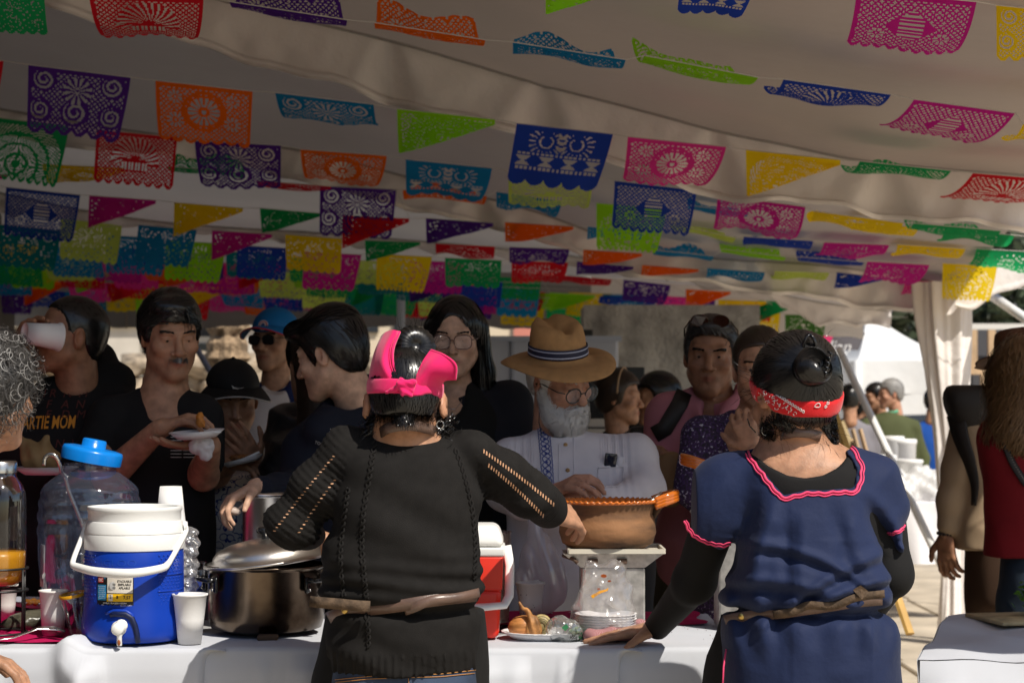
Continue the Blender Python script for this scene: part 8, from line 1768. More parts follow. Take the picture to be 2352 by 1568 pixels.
for a in (-152,-28):
    a = R(a); d = np.array((math.cos(a),math.sin(a),0)); s_ = np.array((-d[1],d[0],0)); q0 = p + d * rp + (0,0,.146); hd = MB().tube([q0 - s_ * .042,q0 - s_ * .038 + d * .024,q0 + d * .032 + (0,0,.002),q0 + s_ * .038 + d * .024,q0 + s_ * .042],.0078,8,flat=(1,.8)).build('handle',M('black_plastic'),pot)
    for sg in (-1,1): MB().rbox(q0 + s_ * .04 * sg + d * .004 + (0,0,-.012),(.018,.012,.04),.004,1,rot=rotm(0,0,math.degrees(a) + 90)).build('bracket',M('black_plastic'),hd); MB().ball(q0 + s_ * .04 * sg + d * .012 + (0,0,-.024),.003,8).build('rivet',M('brushed_steel'),hd)
MB().rbox(tp(615,4.93) + (0,0,.010),(.05,.03,.014),.003,1).build('wooden_wedge',M('burnt_wood',(.10,.06,.035),.9),pot)
# ---- small pot standing on a burner behind
y = 5.36; ps = W(602,1240,y); sp_ = thing('steel_saucepan','small shiny steel pot with looped handles behind the big lid','pot',(ps.x,y,ps.z)); rs_ = .052; hz = W(0,1143,y).z - ps.z + .02
MB().lathe([(.01,-.02),(rs_ - .004,-.02),(rs_,-.012),(rs_,hz - .02),(rs_ + .006,hz - .018),(rs_ + .007,hz - .015),(rs_ - .001,hz - .016)],(ps.x,y,ps.z),40,cap0=True).build('body',M('polished_steel',(.74,.72,.69),.32,metal=1),sp_)
MB().lathe([(rs_ + .008,hz - .012),(rs_ + .006,hz - .006),(rs_ - .010,hz - .004),(.01,hz + .002),(0,hz + .002)],(ps.x,y,ps.z),40).build('lid',M('polished_steel'),sp_)
for sg in (-1,1):
    hz_ = ps.z + hz - .03; MB().tube([(ps.x + sg * rs_,y - .02,hz_),(ps.x + sg * (rs_ + .022),y - .022,hz_ + .018),(ps.x + sg * (rs_ + .030),y,hz_ + .022),(ps.x + sg * (rs_ + .022),y + .022,hz_ + .018),(ps.x + sg * rs_,y + .02,hz_)],.004,8).build('handle',M('polished_steel'),sp_)
bn = thing('gas_burner','low black burner stand under the small steel pot','burner',(ps.x,y,TZ)); MB().rbox((ps.x,y,(TZ + ps.z - .02) / 2 + .004),(.13,.13,ps.z - TZ - .03),.01,2).build('burner_body',M('black_paint'),bn); 
for a in range(4): a = a * math.pi / 2 + .4; MB().tube([(ps.x + .02 * math.cos(a),y + .02 * math.sin(a),ps.z - .024),(ps.x + .06 * math.cos(a),y + .06 * math.sin(a),ps.z - .024)],.004,6).build('grate_bar',m_wire,bn)
# ---- red cool box
y = 5.0; p = tp(1078,y); rb = thing('cool_box','red cool box with white lid and white bail handle','cooler',tuple(p)); m_rd2 = M('cooler_red',(.72,.035,.018),.35,spec=.4); xr = W(1160,0,y - .1).x; xl = xr - .20; hb = W(0,1278,y - .1).z - TZ
def frus(w0,w1,d0,d1,z0,z1,cx,m,nm,par,r=.016):
    bm = bmesh.new(); bmesh.ops.create_cube(bm,size=1)
    for v_ in bm.verts: t_ = v_.co.z + .5; v_.co.x *= w0 + (w1 - w0) * t_; v_.co.y *= d0 + (d1 - d0) * t_; v_.co.z = z0 + (z1 - z0) * t_
    bmesh.ops.bevel(bm,geom=list(bm.edges),offset=r,segments=3,affect='EDGES',profile=.5); V = np.array([v_.co for v_ in bm.verts]); bm.verts.index_update(); Fs = [[v_.index for v_ in f.verts] for f in bm.faces]; bm.free(); return obj(nm,V + np.array((cx,y,TZ)),Fs,m,par)
cx_ = (xl + xr) / 2
frus(.178,.190,.17,.185,.008,hb * .62,cx_ - .004,m_rd2,'body',rb); frus(.190,.196,.185,.190,hb * .60,hb,cx_ - .002,m_rd2,'body',rb,.006); frus(.196,.200,.192,.196,hb,hb + .022,cx_,m_cw,'lid_seal',rb,.005)
frus(.200,.165,.196,.16,hb + .024,hb + .075,cx_,m_cw,'lid',rb,.016)
b = MB(); b.tube([(xr + .004,y,TZ + hb + .02),(xr + .012,y - .01,TZ + hb - .03),(xr + .010,y - .06,TZ + hb - .10),(xr - .002,y - .105,TZ + hb - .118),(xr - .05,y - .118,TZ + hb - .121),(cx_,y - .120,TZ + hb - .122),(xl + .02,y - .112,TZ + hb - .12),(xl - .01,y - .05,TZ + hb - .09),(xl - .01,y,TZ + hb + .02)],.0115,10,flat=(.55,1)); b.build('handle',m_cw,rb)
t = thing('plastic_tub','scratched clear brownish plastic tub behind the red cool box','tub',tuple(tp(1130,5.25))); q = tp(1125,5.25); MB().lathe([(.03,.012),(.05,.014),(.056,.245),(.058,.25)],q,32).build('body',thin('brown_clear',(.78,.66,.55),.25,.16,1,.25,(.5,.4,.32)),t)
# ---- hanging plastic carrier bag
y = 5.5; c_ = np.array(W(1235,1300,5.72 - .30)); v = Vol(c_ + (-.16,-.12,-.16),c_ + (.16,.12,.22),.007); v.ell(c_ + (.012,0,-.045),(.072,.045,.085)); v.cap(c_ + (.01,0,0),c_ + (-.012,0,.12),.05,.018,.04); v.cap(c_ + (-.012,0,.12),c_ + (-.035,-.01,.17),.012,.006,.01); v.cap(c_ + (-.01,0,.12),c_ + (.045,0,.165),.012,.006,.01)
v.disp(lambda X,Y,Z: .005 * np.sin((X - c_[0]) * 150 + 3 * np.sin((Z - c_[2]) * 14) + Y * 40) * np.clip((Z - c_[2] + .12) / .1,.2,1) + .003 * tnoise(X * 60,Z * 30,8)); V,Q = v.mesh()
props(obj('carrier_bag',V,Q,thin('milky_bag',(.95,.93,.95),.2,.12,1.0,.42,(.80,.76,.80),bump=.3)),'translucent white carrier bag hanging from the old man\'s hand','bag')
# ---- metal stand with clay pot
y = 5.12; p = tp(1405,y); stn = thing('metal_stand','galvanised metal scale stand under the clay cooking pot','stand',tuple(p)); m_galv = M('galvanised',(.50,.48,.45),.45,metal=.75,var=.25,vscale=40,bump=.15,bscale=60,bdist=.002)
ztop = W(0,1266,y - .05).z; hx = 72 * S(y)
frus2 = MB(); frus2.rbox((p[0] + .0,y,TZ + .012 + (W(0,1308,y).z - TZ) / 2),(hx * 2,.15,W(0,1308,y).z - TZ),.004,1); frus2.build('base_box',m_galv,stn,False)
zn0,zn1 = W(0,1309,y).z + .013,ztop - .004
MB().prism([(p[0] - hx,y - .075,zn0),(p[0] + hx,y - .075,zn0),(p[0] + hx + .045,y - .085,zn1),(p[0] - hx - .045,y - .085,zn1)],(0,.16,0)).build('neck',m_galv,stn,False)
b = MB(); b.box((p[0] + .008,y,ztop),(.236,.20,.004))
for a0,sz in (((p[0] + .008,y - .1,ztop + .004),(.240,.006,.012)),((p[0] + .008,y + .1,ztop + .004),(.240,.006,.012)),((p[0] - .112,y,ztop + .004),(.006,.2,.012)),((p[0] + .128,y,ztop + .004),(.006,.2,.012))): b.box(a0,sz)
b.build('tray',M('cream_enamel',(.62,.58,.48),.4),stn,False)
for dx in (-.052,.022): MB().rbox((p[0] + dx,y - .088,zn1 - .018),(.026,.006,.014),.002,1).build('clip',M('rust_brown',(.10,.06,.04),.7),stn,False); MB().ball((p[0] + dx - .005,y - .092,zn1 - .018),.003,8).build('screw',M('brushed_steel'),stn)
MB().tube([(p[0] - .125,y - .05,ztop - .01),(p[0] - .10,y - .09,ztop - .016),(p[0] - .09,y - .09,ztop - .026)],.005,8).build('lever',M('rust_brown'),stn)
def cazuela(label,pc,rb_,h,seed,group=None):
    cz_ = thing('clay_pot',label,'pot',tuple(pc),group); m_clay = M('raw_clay',(.30,.145,.062),.75,col2=(.028,.017,.012),vscale=4,bump=.5,bscale=45,bdist=.004,vstretch=(1,1,5)); m_glz = M('orange_glaze',(.52,.13,.012),.14,spec=.6,coat=.6,var=.15,vscale=14)
    prof = [(.02,0),(rb_ * .72,0),(rb_ * .93,h * .12),(rb_ * 1.0,h * .34),(rb_ * .985,h * .52),(rb_ * .93,h * .70),(rb_ * .935,h * .80),(rb_ * 1.02,h * .93)]
    MB().lathe(prof,pc,72,cap0=True,fn=lambda a,r,z: (r * (1 + .006 * math.sin(z * 260) + .006 * math.sin(3 * a + seed)),z)).build('body',m_clay,cz_)
    n = 52; ri = [(rb_ * 1.02,h * .93),(rb_ * 1.06,h * .965),(rb_ * 1.05,h * 1.0),(rb_ * .985,h * .985),(rb_ * .90,h * .78),(rb_ * .93,h * .5),(rb_ * .85,h * .18),(0,h * .1)]
    MB().lathe(ri,pc,208,fn=lambda a,r,z: (r * (1 + (.014 * math.sin(a * n) if z > h * .92 else 0)),z + (.0024 * math.sin(a * n + .8) if z > h * .95 else 0))).build('rim',m_glz,cz_)
    MB().lathe([(rb_ * .935,h * .885),(rb_ * .918,h * .85)],pc + np.array((0,0,0)),60,fn=lambda a,r,z: (r * .995,z)).build('painted_line',M('dark_glaze',(.02,.03,.05),.2),cz_)
    for sg in (-1,1):
        q0 = pc + np.array((sg * rb_ * .98,0,h * .93)); A = [q0 + (sg * -.004,-.052,.0),q0 + (sg * .030,-.046,.012),q0 + (sg * .052,-.018,.018),q0 + (sg * .052,.018,.018),q0 + (sg * .030,.046,.012),q0 + (sg * -.004,.052,0)]
        q_ = np.linspace(0,1,26); B_2 = np.array(A); t_ = np.linspace(0,1,6); pt = np.stack([smooth_interp(q_,t_,B_2[:,k]) for k in range(3)],1)
        for k,dz in enumerate((-.008,0,.008)): MB().tube(pt + (0,0,dz),.0085,10).build('handle',m_glz,cz_)
        MB().prism([q0 + (-sg * .002,-.03,-.012),q0 + (sg * .030,-.02,.004),q0 + (sg * .030,.02,.004),q0 + (-sg * .002,.03,-.012),q0 + (-sg * .012,0,-.06)],(sg * -.004,0,-.004)).build('handle_root',m_clay,cz_)
    return cz_
rb_ = 112 * S(y); cazuela('wide clay cooking pot with orange scalloped rim on the metal stand',np.array((W(1393,0,y).x,y,ztop + .004)),rb_,W(0,1150,y).z - ztop,1,'clay pots on metal stands')
pn_ = thing('silver_spoon_handle','shiny spoon handle leaning over the clay pot rim','spoon',tuple(W(1495,1150,y))); MB().tube([W(1470,1172,y - .03),W(1495,1150,y - .02),W(1519,1131,y - .01)],.0055,8,flat=(1,.6)).build('handle',M('polished_steel'),pn_)
p2 = tp(1690,5.2); st2 = thing('metal_stand','galvanised metal stand partly hidden by the blue dressed cook','stand',tuple(p2)); MB().rbox(p2 + (0,0,.15),(.10,.14,.29),.004,1).build('base_box',m_galv,st2,False); MB().rbox(p2 + (0,0,.30),(.22,.2,.01),.003,1).build('tray',M('cream_enamel'),st2,False)
cazuela('clay pot with orange handle half hidden behind the blue puffed sleeve',p2 + (.02,0,.306),.105,.125,4,'clay pots on metal stands')
# ---- clear plastic bag with foam plates
y = 4.98; p = tp(1392,y); fp_ = thing('foam_plate_stack','stack of white foam plates inside a clear plastic bag','plates',tuple(p))
for k in range(8): MB().lathe([(0,.0),(.058,0),(.076,.009),(.078,.009),(.060,-.002)],p + (-.002 + .001 * (k % 2),0,.012 + k * .0062),36).build('plate',M('foam_bright',(.80,.78,.78),.5),fp_)
c_ = p + (-.005,0,.08); v = Vol(c_ + (-.17,-.12,-.09),c_ + (.15,.12,.16),.0062); v.ell(c_ + (.002,0,-.045),(.082,.078,.042)); v.cap(c_ + (0,.0,-.02),c_ + (.025,.0,.085),.066,.035,.05); v.cap(c_ + (-.03,-.01,.0),c_ + (-.035,0,.105),.045,.012,.04); v.cap(c_ + (.03,0,.0),c_ + (.068,0,.05),.04,.008,.03); v.cap(c_ + (-.05,-.02,-.05),c_ + (-.105,-.05,-.075),.03,.012,.03)
v.disp(lambda X,Y,Z: .004 * tnoise(X * 55 + Z * 20,Z * 60 + Y * 35,14,3) + .0035 * np.abs(np.sin(X * 90 - Z * 70 + 2 * np.sin(Z * 40)))); V,Q = v.mesh()
pbg = obj('clear_plastic_bag',V,Q,thin('bag_clear',(.97,.96,.96),.16,.05,1.0,.12,(.8,.77,.76),bump=.25,bscale=22)); props(pbg,'clear crumpled plastic bag with sauce smears around the foam plates','bag')
m_smear = M('sauce_smear',(.62,.27,.01),.4)
for pts in ([(1357,1368),(1378,1356),(1392,1353),(1398,1349),(1396,1356),(1380,1362),(1362,1374)],): pp,_,_ = hit(v,pts,y - .2,y + .15,.0015); MB().poly(pp).build('sauce_smear',m_smear,pbg,False)
for u_,v_,s_ in ((1387,1322,4),(1400,1334,2.4),(1375,1352,2)): pp,_,_ = hit(v,[(u_ + s_ * 1.8 * math.cos(a),v_ + s_ * math.sin(a)) for a in np.linspace(0,6.28,9)[:-1]],y - .2,y + .15,.0015); MB().poly(pp).build('sauce_spot',M('sauce_red',(.28,.06,.01),.4),pbg,False)
# ---- onion plate, wrapper, cloth
y = 4.96; p = tp(1245,y); t = thing('oval_foam_plate','white foam plate with onions at the front of the table','plate',tuple(p)); P_ = MB().lathe([(0,.003),(.062,.003),(.088,.018),(.092,.017),(.064,-.001)],p + (0,0,.006),56,fn=lambda a,r,z: (r * (1 + (.014 * math.sin(a * 34) if r > .085 else 0)),z)); P_.V[0][:,0] = (P_.V[0][:,0] - p[0]) * 1.12 + p[0]; P_.build('body',M('foam_bright'),t)
on = thing('brown_onion','papery brown onion with a dry twisted neck on the foam plate','onion',tuple(p)); c_ = tp(1200,y - .02) + (0,0,.036); v = Vol(c_ - .07,c_ + .10,.0034); v.ell(c_,(.036,.030,.027),rotm(0,-8,0)); v.disp(lambda X,Y,Z: .0008 * np.sin((X - c_[0]) * 240 + (Z - c_[2]) * 900)); V,Q = v.mesh(); m_on = M('onion_skin',(.46,.19,.055),.45,var=.35,vscale=30,vstretch=(1,1,4),bump=.3,bscale=120,bdist=.001); obj('bulb',V,Q,m_on,on)
oh = thing('onion_husk','wilted brown onion husk with a long twisted tip on the foam plate','onion',tuple(p)); c_ = tp(1228,y - .045) + (0,0,.030); v = Vol(c_ - .08,c_ + .10,.0034); v.ell(c_,(.020,.016,.030),rotm(0,-12,0)); v.cap(c_ + (-.004,0,.02),c_ + (-.014,0,.040),.013,.008,.01); v.cap(c_ + (-.014,0,.04),c_ + (-.038,.0,.066),.007,.003,.005); v.disp(lambda X,Y,Z: .002 * np.sin((X - c_[0]) * 380 + (Z - c_[2]) * 90)); V,Q = v.mesh(); obj('husk',V,Q,M('husk_brown',(.33,.15,.045),.6,var=.5,vscale=45),oh)
og = thing('cut_onion','grey green cut onion half behind the onion husk','onion',tuple(p)); c_ = tp(1244,y + .02) + (0,0,.036); MB().ball(c_,(.026,.018,.026),20).build('half',M('onion_grey',(.34,.27,.12),.5,var=.4,vscale=60),og); 
for k in range(3): MB().tube([c_ + (.022 * (1 - k * .28) * math.cos(a),-.0175 - .001 * k,.022 * (1 - k * .28) * math.sin(a)) for a in np.linspace(0,6.28,20,endpoint=False)],.0012,5,closed=True).build('onion_ring',M('onion_ring',(.2,.17,.07),.5),og)
wr = thing('food_wrapper','crumpled clear wrapper printed with green leaves beside the onions','wrapper',tuple(tp(1300,y))); c_ = tp(1300,y - .06) + (0,0,.034); v = Vol(c_ - .10,c_ + .10,.0045); v.ell(c_,(.045,.034,.030),rotm(0,20,0)); v.ell(c_ + (-.025,0,.002),(.026,.024,.024),None,.02); v.disp(lambda X,Y,Z: .006 * tnoise(X * 75,Z * 80 + Y * 60,4,3)); V,Q = v.mesh(); obj('wrapper',V,Q,thin('wrapper_clear',(.9,.9,.9),.15,.16,1.5,.18,(.6,.62,.58),bump=.6,bscale=40),wr)
for pts,mm in (([(1306,1446),(1326,1438),(1343,1448),(1330,1468),(1312,1476)],M('wrapper_pale_green',(.30,.40,.26),.4)),([(1322,1442),(1331,1432),(1338,1440),(1332,1452),(1324,1452)],M('wrapper_green',(.02,.14,.05),.4)),([(1335,1450),(1344,1450),(1334,1466),(1328,1462)],M('wrapper_green')),([(1290,1440),(1300,1432),(1306,1440),(1298,1448)],M('wrapper_green'))): pp,_,_ = hit(v,pts,y - .25,y + .1,.002); MB().poly(pp).build('leaf_print',mm,wr,False)
pp,_,_ = hit(v,[(1316,1462)],y - .25,y,.003); text_mesh('lettering','VIA',.014,pp[0],(1,.2,-.3),(.3,.1,1),m_ink,wr,shear=.2)
y = 4.92; c_ = tp(1425,y) + (0,0,.012); v = Vol(c_ + (-.15,-.09,-.03),c_ + (.15,.12,.07),.0048); v.ell(c_ + (0,.01,.0),(.075,.05,.016)); v.cap(c_ + (-.05,-.02,.006),c_ + (.07,.03,.014),.017,.015,.01); v.cap(c_ + (-.04,.03,.010),c_ + (.06,.06,.020),.015,.012,.01); v.ell(c_ + (-.066,-.03,.004),(.026,.022,.018),None,.01); v.disp(lambda X,Y,Z: .007 * tnoise(X * 60,Y * 60 + Z * 50,23,3)); v.cut(lambda X,Y,Z: Z - (TZ + .006) + 0 * X + 0 * Y)
V,Q = v.mesh(); m_chk = bpy.data.materials.new('red_checked_cloth'); m_chk.use_nodes = True; nt = m_chk.node_tree; pbn = nt.nodes['Principled BSDF']; pbn.inputs['Roughness'].default_value = .9; tcn = nt.nodes.new('ShaderNodeTexCoord'); ckn = nt.nodes.new('ShaderNodeTexWave'); ckn.inputs['Scale'].default_value = 120; mpn = nt.nodes.new('ShaderNodeMapping'); mpn.inputs['Rotation'].default_value = (0,.3,.5); rpn = nt.nodes.new('ShaderNodeValToRGB'); rpn.color_ramp.elements[0].color = (.24,.06,.065,1); rpn.color_ramp.elements[1].color = (.42,.25,.25,1); nt.links.new(tcn.outputs['Object'],mpn.inputs[0]); nt.links.new(mpn.outputs[0],ckn.inputs['Vector']); nt.links.new(ckn.outputs['Fac'],rpn.inputs[0]); nt.links.new(rpn.outputs[0],pbn.inputs['Base Color'])
props(obj('wiping_cloth',V,Q,m_chk),'red and white checked wiping cloth under the cook\'s hand','cloth')
g = np.random.default_rng(9); b = MB()
for k in range(16): q = tp(g.uniform(1540,1645),g.uniform(4.9,5.3)); b.ball(q + (0,0,.006),(.0008 + .0012 * g.random(),.0008 + .001 * g.random(),.0008),6)
o = b.build('crumbs',M('sauce_dark')); o['kind'] = 'stuff'
# ---- second table at the lower right
tr = thing('corner_table','white clothed table at the lower right corner','table',(W(2300,1450,6).x,5.7,0)); zt = .76; m_c2 = M('white_tablecloth')
pA = [W(2178,1413,6.18),W(2104,1511,5.15)]; x0,y0,x1,y1 = pA[0].x,6.18,pA[1].x,5.12; zt = W(2178,1413,6.18).z
P = np.zeros((30,40,3))
for i in range(30):
    t_ = i / 29; yy = y0 + (y1 - y0) * t_; xl_ = x0 + (x1 - x0) * t_
    for j in range(40): P[i,j] = (xl_ + 1.4 * j / 39,yy + .10 * (j / 39),zt + .006 * math.sin(j * .35 + i * .3) + .004 * math.sin(j * .9 - i * .5))
Dp = np.zeros((24,40,3))
for i in range(24):
    t_ = i / 23; Dp[i] = P[-1] + np.stack([np.full(40,-.02 * t_),-.02 - .06 * t_ - .05 * min(1,t_ * 4) * np.sin(np.arange(40) * .42) - .02 * min(1,t_ * 4) * np.sin(np.arange(40) * 1.1),np.full(40,-t_ * .62)],1)
Ds = np.zeros((24,30,3))
for i in range(24):
    t_ = i / 23; Ds[i] = P[:,0] + np.stack([-.004 + .03 * t_ - .012 * t_ * np.sin(np.arange(30) * .7),np.zeros(30),np.full(30,-t_ * .62)],1)
MB().grid(P,True).grid(Dp,True).grid(Ds).build('tablecloth',m_c2,tr); MB().prism([(x1 + .03,5.16,zt - .03),(x1 + 1.35,5.25,zt - .03),(x1 + 1.6,6.2,zt - .03),(x0 + .04,6.14,zt - .03)],(0,0,.02)).build('table_top',M('table_grey'),tr,False)
for sx,sy in ((.12,5.25),(1.25,5.3),(.42,6.05),(1.5,6.1)): MB().tube([(x1 + sx,sy,0),(x1 + sx,sy,zt - .03)],.018,8).build('leg',m_bar,tr)
n_ = thing('folded_paper','folded yellowish paper on the corner table','paper',tuple(W(2310,1425,6.0))); MB().rbox(np.array(W(2315,0,6.0)) * (1,1,0) + (0,-.02,zt + .012),(.20,.26,.012),.003,1,rot=rotm(0,0,12)).build('sheet',M('old_paper',(.45,.36,.2),.8,var=.25,vscale=20),n_)
hb_ = thing('herb_bunch','bunch of green herbs at the right edge above the corner table','herbs',tuple(W(2352,1380,6.0))); g = np.random.default_rng(3); n = 500; c_ = np.array(W(2362,1372,6.0)); C = c_ + (.03,0,0) + g.normal(size=(n,3)) * (.024,.03,.026); d1 = g.normal(size=(n,3)) * .007; d2 = np.cross(d1,g.normal(size=(n,3))) ; d2 *= (.006 / (np.linalg.norm(d2,axis=1) + 1e-9))[:,None]
o = obj('leaves',np.stack([C - d1,C + d2,C + d1,C - d2],1).reshape(-1,3),np.arange(4 * n).reshape(n,4),M('herb_green',(.09,.22,.02),.5,transl=.3),hb_,False); MB().tube([c_ + (0,0,-.10),c_],.012,6).build('stems',M('herb_green'),hb_)
# ================================================================ cut paper bunting
PAL = dict(purple=('#4a2080','purple'),orange=('#e85f08','orange'),blue=('#1273a8','blue'),lime=('#86c51c','lime green'),navy=('#1c3a9c','navy blue'),
           magenta=('#b81a86','magenta'),pink=('#d9318e','pink'),yellow=('#f2bb10','yellow'),green=('#149050','green'),red=('#c01222','red'),pale=('#b9cc5c','pale green'),teal=('#0c7078','teal'),olive=('#3d6a2a','olive green'))
def paper(c):
    k = 'paper_' + c
    if k not in _mats: _mats[k] = mat(k,tuple(min(.92,q * 1.3 + .004) for q in hexc(PAL[c][0])),.75,transl=.55,var=.06,vscale=5,spec=.2)
    return _mats[k]
PATN = ['flower medallion','diamond lattice','twin birds','sunburst','scrolls and circles','basket and leaves']
def pmask(nx,ny,pat,fine):
    u = (np.arange(nx) + .5) / nx; v = (np.arange(ny) + .5) / ny; U,Vv = np.meshgrid(u,v)
    asp = .70; y = Vv * asp; keep = np.ones((ny,nx),bool)
    fr = lambda t: t - np.floor(t)
    k = 26 if fine else 14
    lat = (np.abs(fr((U + y) * k) - .5) > .21) | (np.abs(fr((U - y) * k) - .5) > .21)
    lat = ~((np.abs(fr((U + y) * k * .7) - .5) < (.28 if fine else .22)) & (np.abs(fr((U - y) * k * .7) - .5) < (.28 if fine else .22)))
    def ros(cx,cy,r,n,inner=.25):
        d = np.hypot(U - cx,y - cy); a = np.arctan2(y - cy,U - cx); ins = d < r
        pet = (np.abs(np.sin(a * n / 2)) > .55) & (d > r * inner * 1.3) & (d < r * .86)
        dot = d < r * inner * .55
        return ins,~(pet | dot)
    solid = np.ones_like(keep)
    def put(img,ins,val): return np.where(ins,val,img)
    if pat == 0:
        img = lat
        for cx,cy,r,n in ((.5,.30,.19,16),(.2,.42,.11,10),(.8,.42,.11,10),(.2,.15,.09,9),(.8,.15,.09,9)):
            i,vv = ros(cx,cy,r,n); img = put(img,i,vv)
        i = np.abs(np.hypot(U - .5,(y - .30)) - .215) < .02; img = put(img,i,True)
    elif pat == 1:
        img = lat; i = (np.abs(U - .5) * 1.1 + np.abs(y - .33) * 1.4) < .26; img = put(img,i,~((np.abs(fr(y * 22) - .5) < .2) & (np.abs(U - .5) < .11)))
        for cx in (.22,.78): i,vv = ros(cx,.45,.085,8); img = put(img,i,vv)
    elif pat == 2:
        img = np.ones_like(keep)
        img &= ~((y > .30) & (y < .335) & (np.abs(fr(U * 20) - .5) < .3)) & ~((y > .47) & (y < .505) & (np.abs(fr(U * 20) - .5) < .3))
        img &= ~((y > .345) & (y < .46) & (np.abs(np.abs(fr(U * 4) - .5) * .23 + .0 - np.abs(y - .402)) < .02))
        img &= ~((y > .345) & (y < .46) & (np.abs(fr(U * 4 + .5) - .5) > .40) & (np.abs(y - .402) > .01))
        for sg in (-1,1):
            a = np.arctan2(y - .17,(U - .5) * sg - .16); d = np.hypot(U - .5 - sg * .16,y - .17)
            img &= ~((np.abs(np.sin(a * 9)) < .45) & (d > .11) & (d < .19) & (y > .06) & (y < .29))
            img &= ~((d > .06) & (d < .075) & (y > .12))
        img &= ~((np.abs(U - .5) < .05) & (y > .08) & (y < .28) & (np.abs(fr(y * 14 + np.abs(U - .5) * 8) - .5) < .28))
    elif pat == 3:
        a = np.arctan2(.50 - y,U - .5); d = np.hypot(U - .5,.50 - y); img = np.ones_like(keep)
        img &= ~((np.abs(fr(a * 11) - .5) < .27) & (d > .13) & (d < .22)) & ~((np.abs(fr(a * 14) - .5) < .22) & (d > .25) & (d < .34)) & ~((np.abs(fr(a * 8 + d * 30) - .5) < .22) & (d > .37) & (d < .50))
        img &= ~((d < .10) & (d > .05) & (np.abs(fr(a * 6) - .5) < .25))
    elif pat == 4:
        img = lat.copy()
        for cx,cy,r in ((.16,.13,.11),(.84,.13,.11),(.13,.45,.11),(.87,.45,.11),(.5,.45,.13)):
            d = np.hypot(U - cx,y - cy); a = np.arctan2(y - cy,U - cx); i = d < r; sp = np.abs(fr(d / r * 2.2 - a / 6.283) - .5) < .24; img = put(img,i,~sp | (d < r * .2))
            i = np.abs(d - r * 1.05) < .014; img = put(img,i,True)
        i = np.hypot(U - .5,y - .22) < .15; img = put(img,i,(np.abs(np.sin(np.arctan2(y - .22,U - .5) * 6)) < .72))
    else:
        img = lat; a = np.arctan2(y - .36,U - .5); d = np.hypot(U - .5,y - .36)
        i = (d < .30) & (y < .42); img = put(img,i,~((np.abs(fr(a * 4.2 + d * 5) - .5) < .20) & (d > .06)))
        i = (np.abs(U - .5) < .15) & (y > .36) & (y < .52); img = put(img,i,~((np.abs(fr(U * 24) - .5) < .22) & (y > .39) & (y < .49)))
    if not fine: img |= np.random.default_rng(pat * 7 + nx).random(img.shape) < .55
    bord = (U < .035) | (U > .965) | (Vv < .075)
    img = img | bord
    ns = (7,9,5,11,6,8)[pat]; sc = .87 + .13 * np.sqrt(np.clip(1 - (2 * fr(U * ns) - 1) ** 2,0,1))
    img |= (Vv > sc - .055) & ~((np.hypot((fr(U * ns) - .5) / ns,(Vv - .90) * asp) < .012))
    img &= Vv < sc
    return img
_mask = {}
flag_rows = {}
